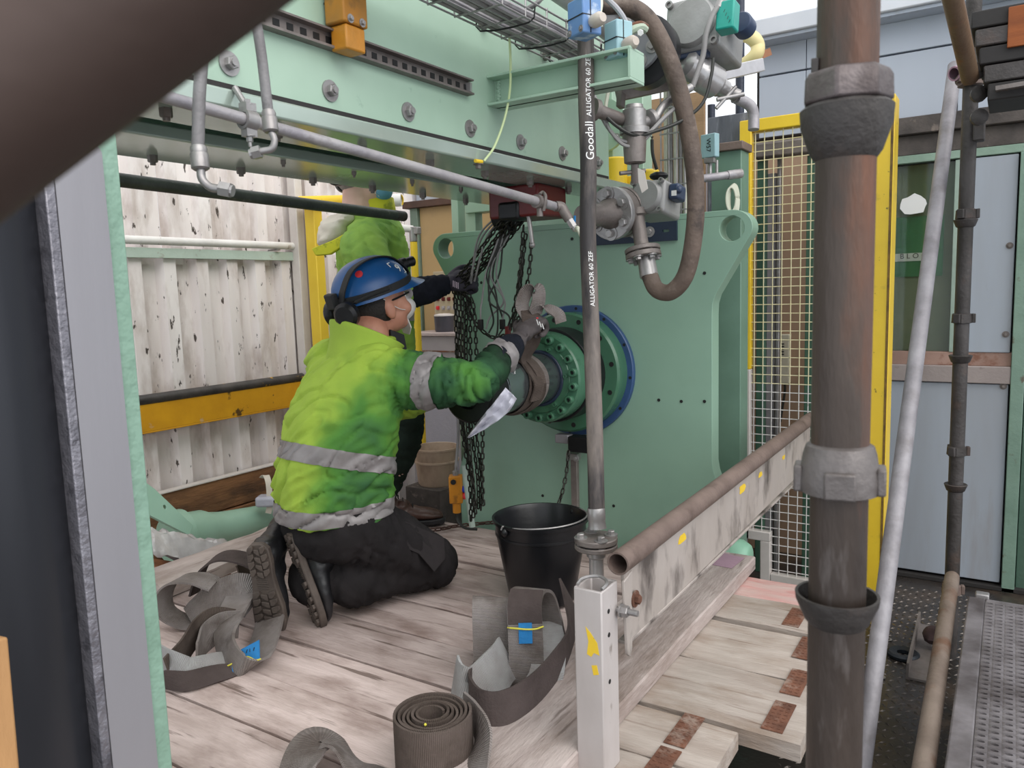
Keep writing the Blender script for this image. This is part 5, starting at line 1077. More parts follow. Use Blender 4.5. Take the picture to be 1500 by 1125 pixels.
rb(t, 'pale_fold', [G(668, 1030, .072), G(678, 1048, .066), G(700, 1047, .064), G(728, 1026, .075), G(746, 1005, .08)], [UP+BK*.5, UP+BK*.55, UP*.9+BK*.6, UP*.8+BK*.7, UP*.7+BK*.8], .108, WEB_L)
rb(t, 'inner_fold', [G(800, 968, .11), G(806, 990, .08), G(800, 1020, .05), G(780, 1040, .03), G(760, 1040, .016)], [RT+BK*.1, RT+BK*.2, RT+BK*.4, RT*.6+BK*.7, BK], .085, WEB_L)
rb(t, 'flat_fold', [G(735, 1020, .012), G(765, 1030, .008), G(790, 1018, .008), G(812, 985, .01)], [BK]*4, .07, WEB)
# strap end at the bottom edge
t = thing('sling_end', 'greyish brown sling end arched on the planks left of the rolled sling', 'sling', G(470, 1120))
rb(t, 'webbing', [G(430, 1180, .01), G(440, 1150, .04), G(462, 1120, .055), G(490, 1118, .045), G(525, 1135, .02), G(570, 1155, .006)], [BK*.8-RT*.5]*6, .10, WEB)
# left heap
t = thing('loose_sling', 'grey lifting sling heaped behind the black boots, blue tag low on it', 'sling', G(330, 940))
B = G(272, 916); rb(t, 'curled_loop', [B+UP*.006+RT*.05, B+UP*.01, B+UP*.045-RT*.055, B+UP*.10-RT*.06, B+UP*.145-RT*.02, B+UP*.15+RT*.045, B+UP*.13+RT*.10], [BK+RT*.15]*3+[BK+RT*.3]*4, .085, WEB)
B = G(322, 916); rb(t, 'leaning_panel', [B+UP*.01-RT*.085, B+UP*.035-RT*.06, B+UP*.075-RT*.01, B+UP*.10+RT*.045, B+UP*.10+RT*.085, B+UP*.075+RT*.12], [UP*.8+BK*.45-RT*.2, UP*.8+BK*.45-RT*.25, UP+BK*.5-RT*.3, UP+BK*.5-RT*.35, UP+BK*.5-RT*.3, UP+BK*.4], .118, WEB)
B = G(340, 890); rb(t, 'back_arch', [B+UP*.05-RT*.12, B+UP*.13-RT*.09+BK*.02, B+UP*.165-RT*.03+BK*.03, B+UP*.15+RT*.05+BK*.03, B+UP*.11+RT*.11+BK*.02, B+UP*.05+RT*.15], [BK]*6, .10, WEB_D)
rb(t, 'brown_twist', [G(248, 1002, .038), G(268, 985, .05), G(290, 962, .07), G(315, 945, .075), G(345, 935, .05)], [UP+BK*.6, UP+BK*.5, UP*.9+BK*.5, UP+BK*.3, UP], .075, WEB_B)
rb(t, 'brown_fold', [G(290, 985, .042), G(300, 960, .045), G(325, 945, .055), G(352, 938, .05)], [UP+BK*.4, UP+BK*.2, UP, UP-BK*.1], .085, WEB)
rb(t, 'tagged_eye', [G(402, 905, .05), G(392, 940, .03), G(375, 975, .012), G(352, 990, .014), G(334, 972, .04), G(340, 940, .075), G(362, 908, .10)], [RT+UP*.4, RT+UP*.35, RT*.9+UP*.4, RT*.5+UP*.8, UP*.8+RT*.4, UP*.3+RT, RT], .092, WEB, .008)
rb(t, 'pale_lining', [G(232, 985, .044), G(250, 1000, .045), G(275, 1005, .034), G(310, 990, .02), G(345, 970, .008)], [UP, UP+BK*.3, UP*.8+BK*.8, UP*.4+BK, BK], .085, WEB_L)
rb(t, 'dark_lower_fold', [G(243, 1010, .027), G(275, 1012, .027), G(315, 998, .02), G(345, 985, .008)], [UP, UP*.8+BK*.4, UP*.5+BK, BK], .05, WEB_D)
rb(t, 'tattered_end', [G(352, 862, .05), G(372, 850, .07), G(398, 838, .09), G(420, 832, .08)], [UP+BK*.3, UP+BK*.4, UP+BK*.5, UP+BK*.4], .07, WEB_B)
p = G(362, 985, .045); fw = -BK; ux = (RT*.9+UP*.45).normalized(); uy = (UP*.75+BK*.55-RT*.15).normalized()
m = MB(); m.box(p, (.085, .05, .003), (ux, uy, ux.cross(uy))); m.build('blue_tag', BLUET, t)
m = MB()
for k in range(6): q = p+ux*(-.03+k*.011)+uy*(.014-.002*k)-ux.cross(uy)*-.0022; m.beam(q, q+uy*.008+ux*.003*(k % 2), .0018, .001)
m.build('ink_mark', BLACK, t, smooth=0)
m = MB(); m.tube([p-ux*.10+uy*.03, p-ux*.075+uy*.005, p-ux*.045, p, p+ux*.03-uy*.022, p+ux*.045-uy*.026], .0024, 6, 4); m.build('yellow_cord', CORD_Y, t)

# ================================================================ CLUTTER LEFT OF THE DECK
t = thing('yellow_barrier', 'worn orange yellow barrier beam with a black top tube along the corrugated wall', 'barrier', (-3.2, 2.2, .4))
z0, z1 = PX(330, 612, -3.2).z, PX(330, 575, -3.2).z
yq = PX(446, 565, -3.2).y
m = MB(); m.bb(-3.215, -3.20, .5, yq, z0, z1); m.bb(-3.255, -3.2, .5, yq, z0-.008, z0); m.build('web_plate', YELLOW_W, t, bevel=.002)
m = MB(); m.cyl((-3.215, .5, z1+.018), (-3.215, yq, z1+.018), .024, n=20); m.build('top_tube', BLACKYEL, t)
for y in (1.2, 2.1, 2.95): m = MB(); m.bb(-3.262, -3.215, y-.03, y+.03, z0, z1); m.build('wall_bracket', YELLOW_W, t)
t = thing('yellow_post', 'yellow square post at the end of the corrugated wall behind the workers', 'post', (-3.1, 3.2, ZF))
p = PX(464, 400, -3.12); m = MB(); m.bb(-3.155, -3.085, p.y-.03, p.y+.03, ZF, PX(464, 306, -3.12).z); m.build('post_body', pm('sunny_yellow', 'e8c83e', 'e0bd34', 5, .45, bump=.02), t, bevel=.004)
m = MB(); z = PX(464, 306, -3.12).z; m.bb(-3.175, -3.065, p.y-.05, p.y+.05, z, z+.02); m.build('cap', pm('sunny_yellow_cap', 'e8c83e', None, rough=.45, bump=0), t, bevel=.002)
t = thing('timber_trough', 'brown timber boards on edge along the foot of the corrugated wall', 'boards', (-3.22, 2, ZF))
for k, (za, zb_) in enumerate(((-.02, .135), (-.19, -.025))):
    m = MB(); m.bb(-3.25+k*.012, -3.205+k*.012, .6, 3.02, za, zb_); m.build('board', WOOD_O, t, bevel=.004)
m = MB(); m.bb(-3.25, -3.20, .6, 3.02, .135, .14); m.build('pale_capping', CREAM, t)
for y in (.9, 2.0, 2.9): m = MB(); m.bb(-3.25, -3.21, y-.03, y+.03, ZF, -.19); m.build('leg', WOOD_O, t)
t = thing('pallet', 'low timber base between the deck and the corrugated wall', 'pallet', (-2.9, 2, ZF))
for k in range(4): m = MB(); m.bb(-3.18+k*.13, -3.06+k*.13, .8, 3.0, -.2, -.17); m.build('slat', WOOD_Y, t, bevel=.003)
for y in (.9, 1.9, 2.9): m = MB(); m.bb(-3.18, -2.68, y-.04, y+.04, ZF, -.2); m.build('block', WOOD_O, t)
t = thing('green_pipe', 'pale green painted pipe with a bolted collar lying by the corrugated wall', 'pipe', W(340, 765, 3.75))
a, b = W(248, 790, 3.42), W(415, 757, 3.95); d = (b-a).normalized(); L = (b-a).length
PG = pm('pale_green_pipe', 'a3c8b3', '97bca7', 3, .38, bump=.02)
m = MB(); m.lathe([(.105, 0), (.105, .16), (.09, .2), (.082, .26), (.08, .34), (.078, L), (.068, L), (.068, L-.03)], a, d, 32); m.build('pipe_body', PG, t)
m = MB(); m.lathe([(.125, .02), (.125, .06)], a, d, 32); m.build('collar', PG, t)
t = thing('green_gusset', 'pale green flat plate with one hole leaning beside the green pipe', 'plate', W(250, 740, 3.3))
m = MB(); o_ = W(222, 728, 3.25); ux = (W(285, 775, 3.35)-o_).normalized(); uy = (UP-ux*ux.z*0+BK*.6).normalized(); m.prism([(-.1, .03), (.0, .03), (.21, .0), (.20, -.05), (-.1, -.1)], o_, ux, uy, ux.cross(uy).normalized()*.02, [circ(.06, -.01, .008, 12)]); m.build('plate_body', PG, t, bevel=.002)
t = thing('plastic_bundle', 'crumpled clear plastic wrap over boards beside the green pipe', 'plastic wrap', W(270, 785, 3.1))
m = MB(); nx, ny = 26, 12; vs = []; fs = []
A, Bq, Cq = W(218, 772, 3.0), W(335, 795, 3.25), W(225, 812, 2.85)
for i in range(nx):
    for j in range(ny):
        u, v = i/(nx-1), j/(ny-1); p = A+(Bq-A)*u+(Cq-A)*v
        p += UP*(.035*noise.noise(V((u*4, v*3, 1)))+.018*noise.noise(V((u*9, v*7, 4)))+.03*math.sin(v*3.1)); vs.append(p)
for i in range(nx-1):
    for j in range(ny-1): fs.append((i*ny+j, (i+1)*ny+j, (i+1)*ny+j+1, i*ny+j+1))
m.add(vs, fs); o2 = m.build('film', pm('wrinkled_film', 'c9c6c6', 'b0adae', 9, .18, bump=.3, bscale=25, spec=.8), t, smooth=20)
md = o2.modifiers.new('thick', 'SOLIDIFY'); md.thickness = .002
m = MB(); a, b = W(222, 832, 2.95), W(345, 850, 3.1); m.beam(W(215, 778, 3.0)-UP*.03, W(300, 826, 3.12)-UP*.02, .02, .05); m.build('grey_strip', TUBE_GV, t)
t = thing('brown_board', 'orange brown board under the plastic wrap left of the edge board', 'board', W(270, 825, 2.95))
a, b = W(210, 812, 2.86), W(320, 830, 3.05); m = MB(); m.box((a+b)/2-UP*.045, ((b-a).length*1.5, .22, .03), ((b-a).normalized(), UP.cross(b-a).normalized(), UP)); m.build('board_body', WOOD_OX, t, bevel=.003)
t = thing('white_strap', 'off white strap and packet hanging on the timber boards by the wall', 'strap', W(392, 720, 3.7))
rb(t, 'strap_band', [W(384, 700, 3.82), W(390, 697, 3.78), W(394, 712, 3.74), W(395, 740, 3.72), W(393, 752, 3.72)], [RT]*5, .028, CREAMC, .003)
m = MB(); m.box(W(398, 733, 3.74), (.14, .08, .05), (RT, BK, UP)); m.build('packet', POLY, t, bevel=.012)
# ================================================================ BACKGROUND LEFT OF THE PLATE
t = thing('yellow_tube_rail', 'yellow and white tube handrail with wire mesh behind the standing worker', 'rail', W(580, 340, 3.75))
m = MB(); m.pipe(W(440, 296, 4.0), W(586, 293, 3.7), .030, .025, 24); m.build('yellow_tube', YELLOW, t)
m = MB(); m.pipe(W(574, 293.5, 3.7), W(588, 293, 3.7), .0302, .025, 24); m.build('white_end', WHITEP, t)
a = W(552, 329, 3.75); b = W(605, 336, 3.75)
m = MB(); m.cyl(W(480, 322, 3.75), W(576, 332, 3.75), .0175, n=16); m.build('yellow_rail', YELLOW, t)
m = MB(); m.cyl(W(576, 332, 3.75), b, .0175, n=16); m.build('white_rail', WHITEP, t)
m = MB(); m.cyl((b.x, b.y, ZF), (b.x, b.y, b.z-.06), .0175, n=16); m.build('yellow_upright', YELLOW, t)
m = MB(); m.cyl((b.x, b.y, b.z-.06), (b.x, b.y, b.z+.012), .019, n=16); m.box(W(611, 338, 3.74), (.03, .03, .035)); m.build('tee_coupler', GALV, t, bevel=.004)
m = MB(); dd = (b-a).normalized()
for k in range(12): z = b.z-.09-k*.05; m.cyl(V((b.x, b.y, z))-dd*.24, V((b.x, b.y, z)), .0022, n=6)
for k in range(4): p = b-dd*(.05+.06*k); m.cyl((p.x, p.y, b.z-.75), (p.x, p.y, b.z-.04), .0022, n=6)
m.build('wire_mesh', WHITEP, t, kind='stuff')
t = thing('tan_cabin_wall', 'tan painted panel wall with a rusty top strip left of the end plate', 'panel', W(650, 380, 3.9))
a, b = PY(614, 300, 3.72), PY(760, 300, 3.72); m = MB(); m.bb(a.x, b.x, 3.72, 3.76, ZF, a.z-.02); m.build('panel_body', TAN, t, bevel=.003)
m = MB(); m.bb(a.x-.1, b.x, 3.68, 3.76, a.z-.02, a.z+.02); m.build('rusty_top_strip', pm('dark_rust_strip', '5a4034', '45322a', 5, .7), t, bevel=.003)
m = MB(); m.bb(a.x-.06, a.x-.003, 3.70, 3.75, ZF, a.z-.02); m.build('green_door_post', pm('dull_green_post', '6f8274', '65776a', 5, .5), t, bevel=.003)
t = thing('button_console', 'beige control panel with two rows of push buttons behind the chains', 'control panel', PY(655, 450, 3.6))
a, b = PY(634, 398, 3.62), PY(700, 490, 3.62); m = MB(); m.bb(a.x, b.x, 3.62, 3.718, b.z-.02, a.z); m.build('panel_box', pm('beige_panel', 'b3a58a', 'a89a80', 4, .5, bump=.02), t, bevel=.004)
for r_ in range(2):
    for c_ in range(4):
        p = PY(642+c_*8, 438+r_*13, 3.62); m = MB(); m.box(p, (.018, .016, .022)); m.cyl(p, p-Y3*.014, .008, n=12); m.build('push_button', REDP if (r_, c_) == (1, 0) else (RED if (r_ == 0) else GREYCAB), t)
t = thing('grey_cabinet', 'grey steel cabinet below the control panel behind the chains', 'cabinet', PY(650, 560, 3.5))
a, b = PY(598, 492, 3.45), PY(705, 660, 3.45); zc_ = a.z
m = MB(); m.bb(a.x, b.x+.3, 3.45, 3.70, ZF, zc_); m.build('cabinet_body', GREYCAB, t, bevel=.005)
m = MB(); m.bb(a.x-.01, b.x+.3, 3.43, 3.71, zc_, zc_+.02); m.build('worktop', pm('pinkish_top', 'b9aaa8', 'a99a98', 5, .4), t, bevel=.004)
m = MB(); z = PY(650, 515, 3.44).z; m.bb(a.x+.01, b.x, 3.442, 3.45, z-.004, z+.004); m.build('rust_line', RUST, t)
m = MB(); m.bb(a.x+.03, PY(663, 500, 3.44).x, 3.44, 3.45, ZF+.1, z-.05); m.build('cabinet_door', pm('lilac_grey_door', 'a9a6b0', '9e9ba6', 4, .45), t, bevel=.003)
t = thing('black_pot', 'dark grey pot with a pale lid standing on the grey cabinet', 'pot', PY(650, 485, 3.5))
p = PY(650, 488, 3.52); p = V((p.x, 3.53, zc_+.02)); m = MB(); m.lathe([(.05, 0), (.055, .01), (.058, .085), (.06, .09)], p, UP, 24); m.build('pot_body', pm('dark_grey_pot', '4a4a52', '3e3e46', 5, .4), t)
m = MB(); m.lathe([(.058, .09), (.057, .098), (.03, .103), (0, .104)], p, UP, 24); m.build('lid', CREAM, t)
t = thing('dirty_pail', 'dirty cream plastic pail standing on the floor behind the deck', 'pail', PZ(640, 745, ZF+.15))
p = W(641, 708, 3.75); m = MB(); m.lathe([(0, 0), (.085, 0), (.092, .01), (.108, .17), (.113, .172), (.113, .182), (.105, .182), (.088, .012), (0, .008)], p, UP, 36); m.build('pail_body', PAIL, t)
m = MB(); m.bb(p.x-.11, p.x+.10, p.y-.11, p.y+.11, ZF, p.z); m.build('pail_stand', DIRTY, t, bevel=.004)
m = MB(); m.lathe([(.103, .11), (.109, .112), (.109, .12), (.104, .122)], p, UP, 36, close=True); m.build('rim_rib', PAIL, t)
t = thing('pendant_box', 'orange push button box with blue and red buttons hanging left of the end plate', 'pendant control', W(668, 720, 3.2))
c = W(668, 716, 3.2); m = MB(); m.box(c, (.055, .05, .115), (RT, BK, UP)); m.build('box_body', ORANGE, t, bevel=.005)
m = MB(); m.cyl(c-UP*.057, c-UP*.10, .017, n=14); m.build('cable_gland', ORANGE, t)
m = MB(); m.cyl(c+UP*.035-BK*.024-RT*.008, c+UP*.035-BK*.03-RT*.008, .011, n=16); m.build('black_knockout', BLACK, t)
m = MB(); m.lathe([(.013, 0), (.015, .012), (.012, .022)], c+RT*.025+UP*.0-BK*.01, RT, 14); m.build('blue_button', pm('blue_button', '2338b0', None, rough=.35, bump=0), t)
m = MB(); m.lathe([(.011, 0), (.016, .01), (.012, .022)], c+RT*.025-UP*.028-BK*.01, RT, 14); m.build('red_button', REDP, t)
m = MB(); m.cyl(c+UP*.057, c+UP*.075, .012, n=12); m.build('top_socket', GALV, t)
m = MB(); m.tube([c+UP*.07, W(671, 640, 3.2), W(673, 560, 3.2), W(670, 480, 3.22), W(668, 440, 3.25)], .006, 8, 6); m.build('cable', CABLE_G, t)
m = MB(); m.tube([c-UP*.10, c-UP*.13, c-UP*.16+RT*.03-BK*.02, c-UP*.175+RT*.08], .006, 8, 6); m.build('tail_cable', CABLE_K, t)
t = thing('grey_conduit', 'thin grey conduit leaning against the left edge of the end plate', 'conduit', W(688, 720, 3.1))
m = MB(); m.cyl(W(680, 682, 3.12), W(692, 772, 3.12), .0125, n=14); m.build('tube_body', pm('pale_grey_green_tube', 'a3b3aa', '95a59c', 6, .5), t)

# ================================================================ CHAIN HOIST, CHAINS, CABLES
PIT = .0212
def link_mesh_(pit, r, w):
    n = 14; h = pit/2+r*.2; c = w/2-r; pts = []
    for i in range(n):
        q = 2*math.pi*i/n; s = 1 if math.sin(q) >= 0 else -1
        pts.append(V((c*math.cos(q), c*math.sin(q)+s*(h-c), 0)))
    vs = []; fs = []; k = 6
    for i in range(n):
        d = (pts[(i+1) % n]-pts[i-1]).normalized(); nn = Z3.cross(d)
        for j in range(k):
            a = 2*math.pi*j/k; vs.append(pts[i]+nn*r*math.cos(a)+Z3*r*math.sin(a))
    for i in range(n):
        for j in range(k): fs.append((i*k+j, i*k+(j+1) % k, ((i+1) % n)*k+(j+1) % k, ((i+1) % n)*k+j))
    me = bpy.data.meshes.new('chain_link'); me.from_pydata(vs, [], fs); me.shade_smooth(); return me
LK = link_mesh_(PIT, .0031, .0172); LK.materials.append(CHAIN)
LKR = link_mesh_(PIT*1.15, .0036, .020); LKR.materials.append(CHAIN_R)
def chain(label, pts, me=LK, pit=PIT, group=None):
    P = crom(pts, 16); t = thing('chain', label, 'chain', P[0], group)
    acc = 0; i = 0; pos = P[0]; k = 0; seg = []
    L = [0]
    for a, b in zip(P, P[1:]): L.append(L[-1]+(b-a).length)
    n = int(L[-1]/pit); j = 0; tw = rnd.uniform(0, 1.5)
    for q in range(n):
        s = (q+.5)*pit
        while L[j+1] < s: j += 1
        u = (s-L[j])/(L[j+1]-L[j]); c = P[j].lerp(P[j+1], u); d = (P[j+1]-P[j]).normalized()
        a, b, d = frame_of(d, V((.3, .2, 1))); an = tw+(q % 2)*math.pi/2+rnd.uniform(-.25, .25)
        x = a*math.cos(an)+b*math.sin(an); z = x.cross(d)
        o = bpy.data.objects.new('link', me); COL.objects.link(o); o.parent = t
        l = c-P[0]; o.matrix_local = Matrix(((x.x, d.x, z.x, l.x), (x.y, d.y, z.y, l.y), (x.z, d.z, z.z, l.z), (0, 0, 0, 1)))
    return t
FIST = W(672, 417, 2.82)
t = thing('chain_hoist', 'dark red chain hoist block hanging under the green beam above the rod', 'hoist', W(765, 290, 2.58))
c = W(770, 285, 2.58); zt5 = 1.336
m = MB(); m.bb(c.x-.09, c.x+.10, c.y-.09, c.y+.10, 1.235, zt5); m.build('red_housing', RED, t, bevel=.008)
m = MB(); m.cyl(c+V((-.1, -.02, -.06)), c+V((-.04, -.02, -.06)), .055, n=24, ch=.006); m.build('chain_wheel_cover', BLACKST, t)
m = MB(); m.box(W(752, 310, 2.54), (.08, .07, .06)); m.build('chain_guide', BLACKST, t, bevel=.01)
m = MB(); m.cyl(W(773, 308, 2.5), W(780, 358, 2.5), .0075, n=10); m.ell(W(780, 359, 2.5), (.01, .01, .01), n=10, m=6); m.build('lever', GALV, t)
starts = [(737, 320), (745, 324), (753, 322), (760, 326), (766, 324)]
lab = ['uppermost', 'second', 'third', 'fourth', 'lowest']
for i, (x, y) in enumerate(starts):
    s = W(x, y, 2.54+.012*i); e = FIST+V((.012*(i-2)*.6, .01*(i % 2), .018-.009*i)); mid = (s+e)/2-UP*(.006+.012*rnd.random())
    chain('black chain pulled taut from hoist to gloved hand, %s of the five strands' % lab[i], [s, mid, e], group='taut hoist chains')
nth_ = ['leftmost', 'second from left', 'third from left', 'third from right', 'second from right', 'rightmost']
for i in range(6):
    x0 = 666+i*5.2; t_ = 2.86-.012*(i % 3)
    chain('black chain hanging from the gloved hand to the deck, %s of the six' % nth_[i], [W(671+(i-2.5)*2.5, 424, 2.82), W(x0+1, 446, t_), W(x0+4+rnd.uniform(-4, 4), 520, t_), W(x0+10+rnd.uniform(-5, 5), 620, t_), W(x0+18+rnd.uniform(-4, 4), 700, t_), W(x0+24-i*1.6, 765-4*i, t_)], group='hanging hoist chains')
chain('black chain hanging in a slack loop from the gloved hand across the plate', [W(683, 432, 2.84), W(690, 462, 2.84), W(704, 482, 2.82), W(722, 494, 2.8), W(740, 490, 2.74), W(752, 470, 2.7), W(760, 430, 2.65), W(766, 380, 2.6), W(771, 335, 2.56)])
chain('black chain hanging from the hoist beside the thin lever', [W(767, 330, 2.56), W(764, 370, 2.57), W(759, 420, 2.6), W(750, 468, 2.65), W(744, 490, 2.66)])
chain('heavier black chain hanging from the hoist down behind the glove on the rod', [W(779, 345, 2.56), W(776, 390, 2.57), W(770, 430, 2.6), W(760, 465, 2.62), W(752, 488, 2.62)], link_mesh_(PIT*1.1, .0038, .0205) if False else LK)
chain('rusty chain lying across the deck planks from the boot to the bucket', [G(585, 772, .012), G(612, 779, .01), G(640, 779, .01), G(668, 774, .01), G(695, 771, .01), G(728, 768, .01)], LKR, PIT*1.15)
chain('black chain hanging slack below the green cylinder flange to the bucket', [PY(833, 660, 2.56), PY(830, 690, 2.54), PY(824, 720, 2.5), PY(815, 748, 2.46), PY(810, 775, 2.42)])
t = thing('cable_bundle', 'bundle of thin black cables with plugs hanging in front of the green plate', 'cables', W(725, 400, 2.6))
ends = [(704, 470, 2.68), (716, 488, 2.7), (724, 500, 2.68), (736, 470, 2.68), (744, 480, 2.66), (730, 492, 2.7), (712, 482, 2.7)]
for i, (ex, ey, et) in enumerate(ends):
    x0 = 738+i*4
    m = MB(); m.tube([W(x0, 312, 2.6), W(730+i*2, 350, 2.62), W(712+((i*5) % 24), 400, 2.66), W(706+((i*11) % 34), 440, 2.68), W(ex+((i*7) % 9), ey-18, et), W(ex, ey, et)], .0033, 7, 6); m.build('cable', CABLE_K if i % 3 else CABLE_G, t)
    if i in (0, 3, 4):
        m = MB(); m.box(W(ex, ey+5, et), (.016, .016, .034)); m.build('plug', (BLACK, RED, ORANGE)[i % 3], t, bevel=.002)
m = MB(); m.tube([W(690, 415, 2.74), W(700, 350, 2.66), W(728, 316, 2.6)], .0035, 7, 6); m.tube([W(688, 412, 2.74), W(704, 352, 2.66), W(733, 316, 2.6)], .0035, 7, 6); m.tube([W(695, 412, 2.72), W(712, 350, 2.64), W(738, 316, 2.6)], .0035, 7, 6); m.build('side_cable', CABLE_G, t)
m = MB(); m.tube([W(676, 470, 2.9), W(668, 530, 2.9), W(672, 590, 2.9), W(682, 640, 2.9), W(690, 700, 2.9)], .004, 7, 6); m.build('side_cable', CABLE_K, t)
# coiled black cable right of the plate
t = thing('coiled_cable', 'coil of black cable hanging behind the right edge of the end plate', 'cable', W(1062, 540, 3.2))
c = W(1064, 538, 3.15); m = MB()
for k in range(5): m.tube([c+RT*(.04+.004*k)*math.cos(q)*.6+UP*(.09+.006*k)*math.sin(q)+BK*.004*k for q in [i*.524 for i in range(13)]], .004, 6, 2)
m.tube([c-UP*.09+RT*.02, c-UP*.2+RT*.01, c-UP*.32-RT*.02], .004, 6, 5); m.build('coil', CABLE_K, t)
m = MB(); m.bb(c.x-.09, c.x-.06, c.y+.03, c.y+.06, ZF, 1.0); m.build('backing_upright', G_DARK, t)

# ================================================================ SLING ON THE ROD, PLASTIC FILM
def rodp(y, q, r): return V((XA+r*math.cos(q), y, ZA+r*math.sin(q)))
ysl = PX(757, 562, XA).y
HAND = W(779, 474, 2.52)
t = thing('rod_sling', 'brown webbing sling wrapped round the piston rod and held by the worker', 'sling', rodp(ysl, 0, 0))
for k, (dy, r, mt, w) in enumerate(((-.03, .099, WEB_B, .085), (.012, .103, WEB, .05), (-.015, .107, WEB_B, .05))):
    pts = [rodp(ysl+dy+.006*math.sin(2*q+k), q, r+.0015*math.sin(3*q+k)) for q in [2*math.pi*i/28 for i in range(29)]]
    rb(t, 'wrap', pts, [Y3]*29, w, mt, .005, 2)
q0 = rodp(ysl-.04, .9, .105); rb(t, 'lifted_strap', [rodp(ysl-.04, -.5, .11), rodp(ysl-.04, .1, .113), q0, q0.lerp(HAND, .45)+RT*.012, HAND-UP*.02, HAND+UP*.045-RT*.005], [Y3, Y3, Y3, Y3+X3*.3, Y3*.8+X3*.6, Y3*.7+X3*.7], .06, WEB_B, .005)
rb(t, 'free_loop', [HAND+UP*.02-RT*.01, HAND+UP*.06-RT*.03, HAND+UP*.105-RT*.012, HAND+UP*.112+RT*.02, HAND+UP*.08+RT*.025, HAND+UP*.035+RT*.012], [Y3*.7+X3*.6]*6, .045, WEB, .005)
rb(t, 'strap_tail', [HAND+UP*.03+RT*.0, HAND+UP*.05+RT*.04, HAND+UP*.03+RT*.085, HAND-UP*.0+RT*.095], [Y3*.7+X3*.5]*4, .04, WEB, .005)
t = thing('plastic_film', 'crumpled milky plastic sheet hanging from the underside of the rod', 'plastic sheet', W(720, 605, 2.36))
m = MB(); cl = [(749, 576, 2.335), (738, 592, 2.33), (722, 608, 2.34), (704, 624, 2.36), (685, 641, 2.38)]; wd_ = [.045, .05, .042, .028, .004]
C = crom([W(*c) for c in cl], 8); vs = []; fs = []; nj = 7
for i, p in enumerate(C):
    u = i/(len(C)-1)*4; k = min(int(u), 3); w = wd_[k]+(wd_[k+1]-wd_[k])*(u-k)
    for j in range(nj):
        s = j/(nj-1)-.5; vs.append(p+(CR*-.62+CU*.62)*s*w*1.2+CF*(.012*noise.noise(V((u*2.2, s*4, 3)))+.01*math.sin(s*7+u)))
for i in range(len(C)-1):
    for j in range(nj-1): fs.append((i*nj+j, (i+1)*nj+j, (i+1)*nj+j+1, i*nj+j+1))
m.add(vs, fs); o2 = m.build('film', POLY, t, smooth=30); md = o2.modifiers.new('thick', 'SOLIDIFY'); md.thickness = .0015
# ================================================================ PEOPLE
def remesh(mb, voxel, it=4, fac=.5):
    me = bpy.data.meshes.new('tmp'); me.from_pydata(mb.v, [], mb.f)
    bm = bmesh.new(); bm.from_mesh(me); bmesh.ops.recalc_face_normals(bm, faces=bm.faces[:]); bm.to_mesh(me); bm.free()
    o = bpy.data.objects.new('tmp', me); COL.objects.link(o)
    r = o.modifiers.new('r', 'REMESH'); r.mode = 'VOXEL'; r.voxel_size = voxel
    s = o.modifiers.new('s', 'SMOOTH'); s.iterations = it; s.factor = fac
    dg = bpy.context.evaluated_depsgraph_get(); dg.update()
    res = bpy.data.meshes.new_from_object(o.evaluated_get(dg))
    bpy.data.objects.remove(o); bpy.data.meshes.remove(me); return res
def limb(mb, pts, rs, k=6, n=14):
    mb.tube(pts, list(rs), n, k); mb.ell(pts[0], (rs[0],)*3, n=12, m=8); mb.ell(pts[-1], (rs[-1],)*3, n=12, m=8)
def sring(c, a, b, hw, hd, n=28, e=2.4):
    out = []
    for i in range(n):
        q = 2*math.pi*i/n; cx, sy = math.cos(q), math.sin(q)
        out.append(V(c)+a*hw*math.copysign(abs(cx)**(2/e), cx)+b*hd*math.copysign(abs(sy)**(2/e), sy))
    return out
def segd(p, a, b):
    ab = b-a; t = max(0, min(1, (p-a).dot(ab)/ab.length_squared)); return (p-(a+ab*t)).length, t
def wrinkle(me, fn):
    me.update(); ns = [v.normal.copy() for v in me.vertices]
    for v, n in zip(me.vertices, ns): v.co += n*fn(v.co)
def fold(p, d, f, a, seed=0):
    """cloth folds: long ridges running across direction d"""
    h = p.dot(d); q = d*h+(p-d*h)*.32; o = V((seed*1.7, seed*.6, seed)); q2 = q+V((.02, .01, .015))*noise.noise(p*7+o)
    n1 = noise.noise(q2*f*.36+o); n2 = noise.noise(q2*f*.7-o); n3 = noise.noise(q2*f*.5+o*2)
    return a*(3.0*(.2-abs(n1))+1.9*(.2-abs(n2))-1.5*max(0, 1-abs(n3)*9)-1.1*max(0, 1-abs(n1)*10)+.5*noise.noise(q*f*1.5+o)+.12*noise.noise(p*45))
def finish(me, name, mt, parent, smooth=180):
    for q in (mt if isinstance(mt, list) else [mt]): me.materials.append(q)
    c = sum((v.co for v in me.vertices), V())/len(me.vertices); me.transform(Matrix.Translation(-c)); me.shade_smooth(); me.name = name
    return link_mesh(name, me, parent, c)
def cut(me, o, ax, test):
    """split the faces passing test along a plane so that a band edge is clean"""
    bm = bmesh.new(); bm.from_mesh(me); fs = [f for f in bm.faces if test(f.calc_center_median())]
    es = list({e for f in fs for e in f.edges}); vs = list({v for f in fs for v in f.verts})
    bmesh.ops.bisect_plane(bm, geom=fs+es+vs, plane_co=o, plane_no=ax, dist=1e-5); bm.to_mesh(me); bm.free()
